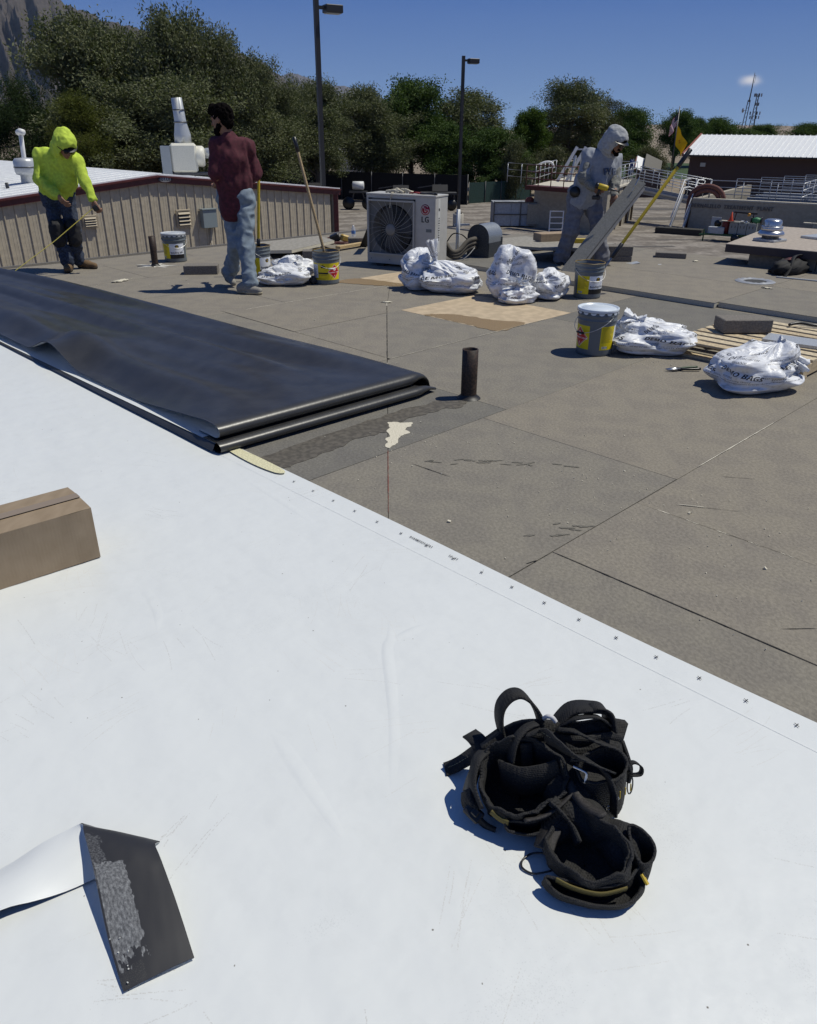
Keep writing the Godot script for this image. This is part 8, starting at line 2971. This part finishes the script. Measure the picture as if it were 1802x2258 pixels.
func build_carts(p0: Vector3, d: Vector3, bk: Vector3) -> void:
	var green := mat("cart_green", lin(0.015, 0.07, 0.02), 0.5)
	var galv: Material = mats["galvanised"]
	var grey := mottled("cart_grey", lin(0.20, 0.225, 0.215), lin(0.28, 0.30, 0.29), 1.5, 0.5, 0.0, 441, 0.03)
	var dark: Material = mats["dark_steel"]
	for k in 2:
		var o: Vector3 = [Vector3(17.0, YARD, -43.4), Vector3(21.0, YARD, -42.6)][k]
		var t := thing("service_trailer", ["green service trailer with grey lockers and a red tank before the lettered wall", "service trailer with cable reels at the right before the lettered wall"][k], "trailer", o, -atan2(d.z, d.x))
		t.scale = Vector3.ONE * 0.58
		var st := mb()
		box(st, Vector3(3.6, 0.14, 1.5), Transform3D(Basis(), Vector3(0.6, 0.62, 0)))
		bar(st, Vector3(-1.2, 0.62, 0.7), Vector3(-2.3, 0.58, 1.2), 0.12, 0.14)
		bar(st, Vector3(-1.2, 0.62, -0.2), Vector3(-2.3, 0.58, 1.2), 0.12, 0.14)
		part(st, "chassis", green, t)
		st = mb()
		bar(st, Vector3(-1.95, 0.0, 1.05), Vector3(-1.95, 1.05, 1.05), 0.10, 0.10)
		part(st, "jack", green, t)
		for s in [-1, 1]:
			st = mb(true)
			lathe(st, [[0.0, -0.1], [0.34, -0.1], [0.38, 0.0], [0.34, 0.1], [0.0, 0.1]], 16, Transform3D(Basis(Vector3.RIGHT, Vector3(0, 0, 1), Vector3(0, -1, 0)), Vector3(0.8, 0.38, s * 0.85)))
			part(st, "wheel", plas_mat(), t)
		for q in 3:
			st = mb()
			box(st, Vector3(0.72, 1.0, 1.1), Transform3D(Basis(), Vector3(0.45 + q * 0.76, 1.20, 0)), 0.02)
			var lk := part(st, "locker", grey, t)
			st = mb()
			for e in 2: box(st, Vector3(0.07, 0.22, 0.02), Transform3D(Basis(), Vector3(0.30 + q * 0.76 + e * 0.3, 1.35, 0.555)))
			part(st, "latch", dark, lk)
		if k == 0:
			st = mb(true)
			lathe(st, [[0.0, 0.0], [0.36, 0.0], [0.36, 1.0], [0.30, 1.1], [0.0, 1.1]], 16, xf(Vector3(-0.30, 0.70, 0.1)))
			part(st, "red_tank", mat("tank_red", lin(0.13, 0.012, 0.012), 0.5), t)
			st = mb()
			box(st, Vector3(0.85, 0.9, 0.06), Transform3D(Basis(), Vector3(-1.35, 1.55, -0.5)), 0.01)
			part(st, "mud_guard", mats["bin_pale"], t)
			st = mb(true)
			lathe(st, [[0.0, -0.04], [0.32, -0.04], [0.32, 0.04], [0.0, 0.04]], 16, Transform3D(Basis(Vector3.RIGHT, Vector3(0, 0, 1), Vector3(0, -1, 0)), Vector3(-1.15, 1.45, -0.42)))
			part(st, "spare_wheel", plas_mat(), t)
			st = mb()
			box(st, Vector3(1.4, 0.6, 0.5), Transform3D(Basis(), Vector3(-1.0, 0.95, 0.5)), 0.02)
			part(st, "tool_chest", mats["bin_pale"], t)
		# top rack, light bar, hose reel and beacon
		st = mb()
		bar(st, Vector3(-0.7, 1.80, 0.4), Vector3(1.3, 1.80, 0.4), 0.5, 0.07)
		part(st, "rack_shelf", mats["cap_concrete"], t)
		st = mb()
		bar(st, Vector3(0.2, 2.55, 0.0), Vector3(2.2, 2.50, 0.0), 0.12, 0.14)
		for e in 2: bar(st, Vector3(0.3 + e * 1.6, 1.7, 0), Vector3(0.4 + e * 1.5, 2.52, 0), 0.08, 0.08)
		part(st, "light_bar", plas_mat(), t)
		st = mb(true)
		tube(st, [Vector3(1.85, 1.95, 0.1), Vector3(2.25, 1.97, 0.1), Vector3(2.6, 1.95, 0.1)], [0.20, 0.26, 0.20], 12)
		part(st, "hose_reel", mat("hose_green", lin(0.05, 0.22, 0.09), 0.6) if k == 0 else dark, t)
		for e in 2:
			st = mb(true)
			lathe(st, [[0.0, -0.02], [0.34, -0.02], [0.34, 0.02], [0.0, 0.02]], 14, Transform3D(Basis(Vector3(0, 1, 0), Vector3(1, 0, 0), Vector3(0, 0, -1)), Vector3(1.8 + e * 0.85, 1.95, 0.1)))
			part(st, "reel_flange", plas_mat(), t)
		st = mb(true)
		lathe(st, [[0.0, 0.0], [0.13, 0.0], [0.13, 0.16], [0.09, 0.24], [0.0, 0.26]], 12, xf(Vector3(1.55, 2.30, 0.25)))
		part(st, "beacon", mat("amber", lin(0.55, 0.26, 0.02), 0.35), t)
		st = mb()
		box(st, Vector3(0.26, 0.18, 0.3), Transform3D(Basis(), Vector3(1.1, 1.80, 0.25)), 0.03)
		box(st, Vector3(0.2, 0.16, 0.3), Transform3D(Basis(), Vector3(1.45, 1.79, 0.25)), 0.03)
		part(st, "white_canister", mats["rail_white"], t)
	# traffic cone riding on the first trailer
	var c := thing("traffic_cone", "orange traffic cone standing on the green service trailer", "cone", Vector3(16.86, YARD + 1.066, -43.0))
	c.scale = Vector3.ONE * 0.62
	var st := mb(true)
	lathe(st, [[0.17, 0.04], [0.04, 0.72], [0.0, 0.73]], 14)
	part(st, "cone_body", mat("cone_orange", lin(0.55, 0.055, 0.015), 0.6), c)
	st = mb()
	box(st, Vector3(0.42, 0.04, 0.42), Transform3D(Basis(), Vector3(0, 0.02, 0)))
	part(st, "cone_base", mats["cone_orange"], c)
	# dark pallet-like skid on the pavement
	st = mb()
	box(st, Vector3(2.6, 0.32, 0.8), xf(Vector3(0, 0.16, 0), -atan2(d.z, d.x)))
	var sk := part(st, "dark_skid", mat("skid_dark", lin(0.03, 0.028, 0.024), 0.8), self, xf(p0 - bk * 1.2 - d * 0.2))
	meta(sk, "long low dark timber skid at the foot of the lettered wall", "skid")

func build_annex() -> void:
	# the block-walled annex whose roof carries the fan
	var t := thing("block_annex", "low block-walled annex with a tan overhanging roof", "annex")
	var roofm := mottled("annex_roof", lin(0.34, 0.29, 0.24), lin(0.40, 0.345, 0.29), 0.9, 0.9, 0.0, 451, 0.03)
	var A := Vector2(4.03, -10.31)
	var bdir := Vector2(0.86, 0.67).normalized()
	var adir := Vector2(1.06, -1.50).normalized()
	var st := mb()
	slab(st, poly([A, A + bdir * 6.0, A + bdir * 6.0 + adir * 2.6, A + adir * 2.6]), 0.292, 0.30)
	part(st, "roof_surface", roofm, t)
	st = mb()
	slab(st, poly([A + (bdir + adir) * 0.004, A + bdir * 5.99 + adir * 0.004, A + bdir * 5.99 + adir * 2.59, A + adir * 2.59 + bdir * 0.004]), 0.20, 0.2915)
	part(st, "fascia", mat("fascia_brown", lin(0.055, 0.042, 0.042), 0.7), t)
	# blocks of the wall, in two courses
	var wm := mottled("annex_block", lin(0.17, 0.15, 0.115), lin(0.22, 0.195, 0.155), 1.5, 0.95, 0.0, 452, 0.03)
	var turn := -atan2(bdir.y, bdir.x)
	var w0 := A + bdir * 0.30 + adir * 0.16
	for r in 2:
		for k in 14:
			st = mb()
			var c := w0 + bdir * (0.2 + k * 0.4 - (0.2 if r else 0.0))
			box(st, Vector3(0.392, 0.19, 0.19), xf(Vector3(c.x, 0.1 - r * 0.2, c.y), turn), 0.004)
			part(st, "block", wm, t)
	st = mb()
	slab(st, poly([w0 + adir * 0.05 + bdir * 0.05, w0 + bdir * 5.5 + adir * 0.05, w0 + bdir * 5.5 + adir * 2.1, w0 + adir * 2.1 + bdir * 0.05]), YARD, 0.2)
	part(st, "core_wall", wm, t)
	# spun aluminium exhaust fan
	var f := thing("exhaust_fan", "shiny spun aluminium exhaust fan on the tan annex roof", "exhaust fan", Vector3(4.72, 0.30, -10.62))
	var spun := mottled("spun_aluminium", lin(0.50, 0.51, 0.53), lin(0.62, 0.63, 0.65), 6.0, 0.28, 0.9, 453, 0.02)
	st = mb(true)
	lathe(st, [[0.10, 0.03], [0.10, 0.075]], 24)
	part(st, "throat", mats["dark_steel"], f)
	st = mb(true)
	lathe(st, [[0.085, 0.070], [0.155, 0.072], [0.165, 0.085], [0.160, 0.105], [0.140, 0.128], [0.115, 0.135]], 36)
	part(st, "curb_skirt", spun, f)
	st = mb(true)
	lathe(st, [[0.115, 0.132], [0.132, 0.135], [0.132, 0.165], [0.128, 0.170], [0.134, 0.176], [0.130, 0.184], [0.110, 0.186]], 36)
	part(st, "wind_band", spun, f)
	st = mb(true)
	lathe(st, [[0.113, 0.186], [0.111, 0.235], [0.103, 0.255], [0.08, 0.268], [0.0, 0.272]], 36)
	part(st, "dome", spun, f)
	st = mb()
	box(st, Vector3(0.30, 0.03, 0.30), xf(Vector3(0, 0.016, 0), 0.6), 0.004)
	part(st, "base_plate", mats["galvanised"], f)
	for k in 4:
		st = mb()
		var an := 0.6 + PI / 4 + k * PI / 2
		bar(st, Vector3(cos(an) * 0.12, 0.03, sin(an) * 0.12), Vector3(cos(an) * 0.12, 0.08, sin(an) * 0.12), 0.008, 0.008)
		part(st, "bracket", mats["dark_steel"], f)
	# pale skylight dome further along
	var s := thing("skylight_dome", "pale skylight dome at the right end of the annex roof", "skylight", Vector3(5.75, 0.30, -11.0), 0.6)
	st = mb(true)
	blob(st, 0.3, Vector3(1.3, 0.18, 0.7), 51, 0.02, 24)
	part(st, "dome", mat("skylight_white", lin(0.62, 0.66, 0.70), 0.25), s)
	st = mb()
	box(st, Vector3(0.84, 0.03, 0.46), Transform3D(Basis(), Vector3(0, 0.016, 0)), 0.004)
	part(st, "frame", mats["galvanised"], s)

# ---------- far things ----------
func build_far() -> void:
	# mountains: ridges rising to the left, at their real distance
	var rock := mottled("mountain_rock", lin(0.048, 0.039, 0.034), lin(0.085, 0.070, 0.060), 0.0016, 0.95, 0.0, 461, 0.03)
	ridge("mountain", 8500.0, [[-0.80, 12.5], [-0.62, 11.2], [-0.52, 10.0], [-0.446, 8.6], [-0.40, 7.4], [-0.345, 6.1], [-0.27, 5.1], [-0.206, 4.42], [-0.180, 4.05], [-0.162, 3.52], [-0.144, 2.88], [-0.128, 2.4], [-0.09, 1.5], [0.0, 0.5]], 2600.0, rock, 3)
	ridge("far_hills", 16000.0, [[-0.20, 2.8], [-0.153, 3.07], [-0.144, 3.16], [-0.131, 3.24], [-0.117, 2.97], [-0.097, 2.60], [-0.056, 2.29], [-0.02, 1.5], [0.03, 0.8], [0.08, 0.3]], 3000.0, mottled("hill_rock", lin(0.09, 0.085, 0.085), lin(0.13, 0.12, 0.12), 0.001, 0.95, 0.0, 462, 0.03), 5)
	ridge("mesa", 6000.0, [[0.12, 0.05], [0.2, 0.32], [0.30, 0.42], [0.42, 0.38], [0.55, 0.30], [0.7, 0.25]], 900.0, mottled("mesa_soil", lin(0.20, 0.155, 0.11), lin(0.27, 0.21, 0.155), 0.004, 0.95, 0.0, 463, 0.03), 7)
	# two radio masts
	var steel := mat("mast_steel", lin(0.06, 0.065, 0.075), 0.6)
	var t := thing("radio_mast", "slender guyed radio mast with a dish, left of the pair", "radio mast", Vector3(194.4, YARD, -500))
	var st := mb()
	for s in 2: bar(st, Vector3(s * 1.9 - 2.4, 0, 0), Vector3(s * 1.2 - 1.0, 21.5, 0), 0.35, 0.35)
	for k in 9: bar(st, Vector3(-2.3 + k * 0.15, k * 2.4, 0), Vector3(-0.5 + k * 0.07, k * 2.4 + 1.2, 0), 0.12, 0.12)
	part(st, "lattice", steel, t)
	st = mb(true)
	tube(st, [Vector3(-0.4, 20.5, 0), Vector3(-0.1, 28, 0), Vector3(0.0, 35.2, 0)], [0.36, 0.28, 0.16], 6)
	part(st, "whip", steel, t)
	st = mb(true)
	lathe(st, [[0.0, 0.0], [1.0, 0.1], [1.25, 0.6], [0.0, 0.5]], 12, Transform3D(Basis(Vector3(0, 1, 0), Vector3(-1, 0, 0), Vector3(0, 0, 1)), Vector3(-2.6, 16.2, 0)))
	part(st, "dish", mat("dish_grey", lin(0.35, 0.37, 0.38), 0.5), t)
	st = mb()
	bar(st, Vector3(-2.6, 16.2, 0), Vector3(-0.8, 16.2, 0), 0.2, 0.2)
	bar(st, Vector3(0.0, 33.5, 0), Vector3(0.9, 34.0, 0), 0.15, 0.15)
	bar(st, Vector3(0.9, 34.0, 0), Vector3(0.7, 30.0, 0), 0.12, 0.12)
	part(st, "arms", steel, t)
	t = thing("cell_tower", "lattice tower carrying antenna panels, right of the pair", "cell tower", Vector3(206.6, YARD, -520))
	st = mb()
	for s in [Vector2(-1, -1), Vector2(1, -1), Vector2(0, 1)]: bar(st, Vector3(s.x * 1.9, 0, s.y * 1.9), Vector3(s.x * 0.45, 25.5, s.y * 0.45), 0.34, 0.34)
	for k in 12:
		var w0 := lerpf(1.9, 0.45, k / 12.0)
		bar(st, Vector3(-w0, k * 2.1, -w0), Vector3(w0 * 0.95, k * 2.1 + 2.1, -w0), 0.13, 0.13)
		bar(st, Vector3(w0, k * 2.1, -w0), Vector3(-w0 * 0.95, k * 2.1 + 2.1, -w0), 0.13, 0.13)
	part(st, "lattice", steel, t)
	for q in [[13.0, 2.6, 8], [15.2, 2.9, 8], [20.0, 1.1, 3], [24.8, 2.0, 7]]:
		for k in q[2]:
			st = mb()
			box(st, Vector3(0.55, 1.7, 0.4), Transform3D(Basis(), Vector3(cos(k * TAU / q[2]) * q[1], q[0], sin(k * TAU / q[2]) * q[1])))
			part(st, "antenna_panel", mats["dish_grey"] if k % 2 else steel, t)
	# white house glimpsed through the trees
	t = thing("white_house", "white house glimpsed through the trees right of the tall pole", "house", Vector3(-5.4, YARD, -92))
	st = mb()
	box(st, Vector3(5.0, 3.0, 4.0), Transform3D(Basis(), Vector3(0, 1.5, 0)))
	part(st, "wall", mat("house_white", lin(0.6, 0.58, 0.54), 0.8), t)
	st = mb()
	for s in [-1, 1]: bar(st, Vector3(-2.8, 3.1, s * 2.2), Vector3(2.8, 3.1, s * 2.2), 0.1, 0.1)
	quad(st, Vector3(-2.8, 3.05, 2.4), Vector3(-2.8, 4.3, 0), Vector3(2.8, 4.3, 0), Vector3(2.8, 3.05, 2.4))
	quad(st, Vector3(2.8, 3.05, -2.4), Vector3(2.8, 4.3, 0), Vector3(-2.8, 4.3, 0), Vector3(-2.8, 3.05, -2.4))
	part(st, "roof", mat("house_roof", lin(0.5, 0.5, 0.5), 0.8), t)

func ridge(called: String, dist: float, prof: Array, depth: float, m: Material, sd: int) -> void:
	var n := FastNoiseLite.new()
	n.seed = sd; n.frequency = 1.0; n.fractal_octaves = 6; n.fractal_type = FastNoiseLite.FRACTAL_RIDGED
	var n2 := FastNoiseLite.new()
	n2.seed = sd + 1; n2.frequency = 60.0; n2.fractal_octaves = 3
	var g := []
	var cols := 340
	var rows := 70
	for i in rows:
		var row := []
		var v := i / float(rows - 1)
		for k in cols:
			var u := k / float(cols - 1)
			var tx := lerpf(prof[0][0], prof[-1][0], u)
			var el := 0.0
			for q in prof.size() - 1:
				if tx >= prof[q][0] and tx <= prof[q + 1][0] + 1e-6:
					el = lerpf(prof[q][1], prof[q + 1][1], (tx - prof[q][0]) / (prof[q + 1][0] - prof[q][0]))
			var z := dist - depth * (1.0 - v)
			# crest height at the back row, falling to the plain in front, cut by gullies
			var crest := dist * tan(deg_to_rad(el))
			crest *= 1.0 + 0.05 * n2.get_noise_1d(tx)
			var sp := pow(v, 1.15)
			var gul := (n.get_noise_2d(tx * 26.0, v * 2.2 + tx * 6.0) - 0.2) * 0.30 * sin(v * PI)
			var y := crest * clampf(sp + gul, 0.0, 1.0)
			row.append(Vector3(tx * z, y - 20.0 * (1.0 - v), -z))
		g.append(row)
	for r in g: r.reverse()
	var o := put(sheet(g, false), called, m, self)
	o.set_meta("kind", "structure")

# ---------- trees ----------
const TREES = [
	["leaning elm at the far left in front of the mountain", -20.0, -52.0, 11.5, 3.0, "e"],
	["tall elm right of the leaning elm", -17.4, -53.0, 10.9, 2.8, "e"],
	["tallest elm behind the exhaust stack", -13.9, -52.0, 11.4, 2.7, "e"],
	["elm behind the head of the person in maroon", -12.3, -54.0, 10.6, 2.3, "e"],
	["elm above the shoulder of the person in maroon", -10.8, -55.0, 9.2, 2.0, "e"],
	["low elm directly behind the exhaust unit", -14.1, -49.0, 7.8, 3.2, "e"],
	["low dark elm above the neon hood", -17.3, -48.0, 6.7, 3.2, "e"],
	["low elm left of the tall light pole", -10.3, -57.0, 6.8, 3.0, "e"],
	["elm filling the gap just behind the wooden handle", -8.8, -66.0, 8.1, 2.2, "e"],
	["low elm behind the corner of the tan building", -6.9, -64.0, 6.7, 2.5, "e"],
	["low elm below the paler elm between the light poles", -2.5, -72.0, 6.5, 2.8, "e"],
	["dark evergreen at the left edge", -20.3, -45.0, 7.7, 2.1, "c"],
	["olive evergreen above the neon hood", -17.3, -44.0, 6.8, 1.5, "o"],
	["elm just left of the tall light pole", -9.4, -60.0, 8.4, 1.9, "e"],
	["elm just right of the tall light pole", -7.0, -70.0, 8.6, 2.4, "e"],
	["elm between the two light poles, paler", -3.8, -72.0, 8.4, 2.5, "e"],
	["rounded full tree left of the second light pole", -0.1, -76.0, 9.0, 3.4, "g"],
	["spreading tree behind the second light pole", 6.1, -82.0, 8.6, 3.8, "e"],
	["low tree right of the second light pole", 6.8, -72.0, 5.3, 2.8, "g"],
	["low tree left of the second light pole", 2.7, -74.0, 5.6, 2.9, "g"],
	["slim bright poplar left of the pair", 11.0, -84.0, 6.8, 1.3, "p"],
	["slim bright poplar right of the pair", 12.9, -84.0, 7.1, 1.4, "p"],
	["tall wispy tree behind the person in grey", 16.5, -90.0, 9.8, 3.6, "e"],
	["thin wispy tree right of the person in grey", 20.0, -92.0, 8.5, 2.1, "w"],
	["dense green tree right of the grey hood", 26.9, -104.0, 7.6, 3.0, "g"],
	["lower tree behind the grey hood", 22.0, -98.0, 5.2, 3.8, "g"],
	["dense tree behind the flags", 40.4, -130.0, 7.9, 3.0, "g"],
	["dense tree left of the radio masts", 49.5, -140.0, 7.1, 3.9, "g"],
	["tree right of the flags above the white roof", 45.3, -135.0, 7.0, 2.2, "g"],
	["far round tree right of the radio masts", 78.5, -190.0, 6.5, 4.2, "g"],
	["far tree at the right edge", 87.4, -190.0, 6.9, 4.7, "g"],
	["far low tree under the radio masts", 71.7, -185.0, 5.8, 3.7, "g"],
	["pale shrub by the green fence", 8.4, -69.0, 4.2, 1.4, "s"],
	["pale dry shrub beyond the red platform", 12.2, -75.0, 3.7, 1.7, "s"],
	["dark shrub beside the flagpole", 26.2, -92.0, 3.5, 2.0, "s"],
	["bush at the foot of the mid trees", 6.9, -70.0, 3.1, 1.7, "g"]
]
var grown := {}

func leaves_of(kind: String) -> Array:   # a handful of leaves: four corners and a normal each
	var rg := RandomNumberGenerator.new()
	rg.seed = kind.hash()
	var n := 24
	var ll := 0.23
	var lw := 0.095
	if kind == "c" or kind == "o":
		n = 26; ll = 0.32; lw = 0.055
	elif kind == "g" or kind == "p":
		n = 21; ll = 0.21; lw = 0.135
	var out := []
	for i in n:
		var p := Vector3(rg.randfn(), rg.randfn() * 0.8, rg.randfn()) * 0.27
		var d := (p.normalized() + Vector3(rg.randfn(), rg.randfn() - 0.25, rg.randfn()) * 0.8).normalized()
		var s := d.cross(Vector3(rg.randfn(), rg.randfn(), rg.randfn())).normalized()
		var up := d.cross(s)
		var l := ll * rg.randf_range(0.7, 1.25)
		var w := lw * rg.randf_range(0.7, 1.2)
		out.append([p, p + d * l * 0.5 + s * w * 0.5 + up * w * 0.25, p + d * l, p + d * l * 0.5 - s * w * 0.5 + up * w * 0.25, up])
	return out

func build_trees() -> void:
	var bark := mottled("bark", lin(0.06, 0.048, 0.038), lin(0.13, 0.108, 0.085), 2.0, 0.95, 0.0, 471, 0.04)
	var leaf := mat("leaf", Color.WHITE, 0.85)
	leaf.metallic_specular = 0.2
	leaf.vertex_color_use_as_albedo = true
	leaf.backlight_enabled = true; leaf.backlight = Color(0.60, 0.66, 0.36)
	leaf.cull_mode = BaseMaterial3D.CULL_DISABLED
	for i in TREES.size():
		var q: Array = TREES[i]
		var kind: String = q[5]
		var shrub := kind == "s"
		var t := thing("shrub" if shrub else ("evergreen_tree" if kind in ["c", "o"] else ("poplar_tree" if kind == "p" else "leafy_tree")), q[0], "shrub" if shrub else "tree", Vector3(q[1], YARD, q[2]), 0.0, "shrubs in the yard" if shrub else "trees beyond the yard")
		var g: Array = grow(kind, i % {"e": 5, "g": 4}.get(kind, 1))
		var sc := Vector3(q[4] / g[3], q[3] / g[2], q[4] / g[3])
		var tf := Transform3D(Basis.from_euler(Vector3(0, i * 1.7, 0)).scaled(sc), Vector3.ZERO)
		if i == 0:
			t.position.x += 3.2
			t.rotation.z = 0.29
		put(g[0], "trunk", bark, t, tf)
		put(g[1], "crown", leaf, t, tf)

func grow(kind: String, variant: int) -> Array:
	var key := kind + str(variant)
	if grown.has(key): return grown[key]
	var tint := {"e": [Color(0.100, 0.114, 0.060), Color(0.175, 0.184, 0.110)], "g": [Color(0.050, 0.084, 0.026), Color(0.098, 0.140, 0.050)], "c": [Color(0.026, 0.042, 0.018), Color(0.048, 0.068, 0.029)], "o": [Color(0.062, 0.072, 0.017), Color(0.105, 0.115, 0.030)], "p": [Color(0.058, 0.100, 0.020), Color(0.105, 0.155, 0.038)], "w": [Color(0.070, 0.076, 0.042), Color(0.120, 0.120, 0.070)], "s": [Color(0.085, 0.095, 0.050), Color(0.165, 0.165, 0.095)]}
	var cols: Array = tint[kind]
	var h: float = {"e": 10.5, "g": 9.0, "c": 8.5, "o": 8.0, "p": 7.0, "w": 9.0, "s": 3.0}[kind]
	var r: float = {"e": 3.0, "g": 3.1, "c": 2.2, "o": 1.6, "p": 1.3, "w": 2.2, "s": 1.6}[kind]
	var rg := RandomNumberGenerator.new()
	rg.seed = key.hash()
	var st := mb(true)
	var lean := Vector3(rg.randfn() * 0.06, 1.0, rg.randfn() * 0.06) * h
	var tips := []
	var low := 0.10 if kind == "s" else (0.20 if kind != "p" else 0.12)
	var trunk_r := clampf(h * 0.022, 0.04, 0.28)
	var top := 0.82
	tube(st, [Vector3.ZERO, lean * 0.25 + Vector3(rg.randfn() * 0.1, 0, 0), lean * 0.55, lean * top], [trunk_r * 1.2, trunk_r, trunk_r * 0.7, trunk_r * 0.2], 7)
	var nl := int(clampf(8 + h * 1.1, 8, 19))
	for k in nl:
		var s := lerpf(low, top, pow((k + rg.randf()) / nl, 0.85))
		var o := lean * s
		var an := k * 2.399 + rg.randfn() * 0.35
		# crown profile: widest a little below the middle, ragged from limb to limb
		var w := r * pow(sin(PI * clampf(lerpf(0.20, 0.93, (s - low) / (top - low)), 0.05, 0.98)), 0.7) * rg.randf_range(0.68, 1.12)
		var up := (h * rg.randf_range(0.05, 0.18)) if kind != "p" else h * 0.16
		if kind == "c": up = -h * 0.03
		var e := o + Vector3(cos(an) * w, up, sin(an) * w)
		if e.y > h: e.y = h * rg.randf_range(0.90, 1.0)
		var m := o.lerp(e, 0.5) + Vector3(rg.randfn(), 0.3 + rg.randfn() * 0.5, rg.randfn()) * w * 0.10
		var rr := trunk_r * lerpf(0.55, 0.25, s)
		tube(st, [o, m, e], [rr, rr * 0.6, 0.015], 5)
		for b in 5:
			var f := o.lerp(e, rg.randf_range(0.35, 1.0))
			var ee := f + Vector3(rg.randfn(), rg.randfn() * 0.7 + 0.25, rg.randfn()) * r * 0.26
			tips.append([f, ee])
			if b < 3: tube(st, [f, f.lerp(ee, 0.6) + Vector3(0, 0.08, 0), ee], [rr * 0.35, rr * 0.2, 0.01], 4)
		tips.append([m, e])
	for b in 8: tips.append([lean * rg.randf_range(0.6, top), lean * top + Vector3(rg.randfn() * r * 0.24, h * (1.0 - top) * rg.randf_range(0.5, 1.0), rg.randfn() * r * 0.24)])
	st.generate_normals()
	var trunk := st.commit()
	# foliage: sprays strung along the twigs, denser towards their ends, with bare gaps between
	var dens: int = {"e": 14, "g": 18, "c": 18, "o": 18, "p": 18, "w": 7, "s": 14}[kind]
	var lv := leaves_of(kind)
	var vs := PackedVector3Array()
	var ns := PackedVector3Array()
	var cs := PackedColorArray()
	var ix := PackedInt32Array()
	var csz := clampf(r * 0.30, 0.55, 1.15)
	for tp in tips:
		var cl: Color = cols[0].lerp(cols[1], rg.randf())
		for k in dens:
			var u := pow(rg.randf(), 0.6)
			var c: Vector3 = tp[0].lerp(tp[1], u * 1.08) + Vector3(rg.randfn(), rg.randfn() * 0.75, rg.randfn()) * r * 0.105
			if c.y > h * 1.01 or c.y < 0.25: continue
			var tf := Transform3D(Basis.from_euler(Vector3(rg.randf() * TAU, rg.randf() * TAU, rg.randf() * TAU)).scaled(Vector3.ONE * csz * rg.randf_range(0.65, 1.2)), c)
			var col := cl.lerp(cols[rg.randi() % 2], 0.35)
			for l in lv:
				var b0 := vs.size()
				for e in 4: vs.append(tf * l[e])
				var nn: Vector3 = (tf.basis * l[4]).normalized()
				for e in 4:
					ns.append(nn)
					cs.append(col)
				ix.append_array(PackedInt32Array([b0, b0 + 1, b0 + 2, b0, b0 + 2, b0 + 3]))
	var ar := []
	ar.resize(Mesh.ARRAY_MAX)
	ar[Mesh.ARRAY_VERTEX] = vs; ar[Mesh.ARRAY_NORMAL] = ns; ar[Mesh.ARRAY_COLOR] = cs; ar[Mesh.ARRAY_INDEX] = ix
	var crown := ArrayMesh.new()
	crown.add_surface_from_arrays(Mesh.PRIMITIVE_TRIANGLES, ar)
	grown[key] = [trunk, crown, h, r]
	return grown[key]
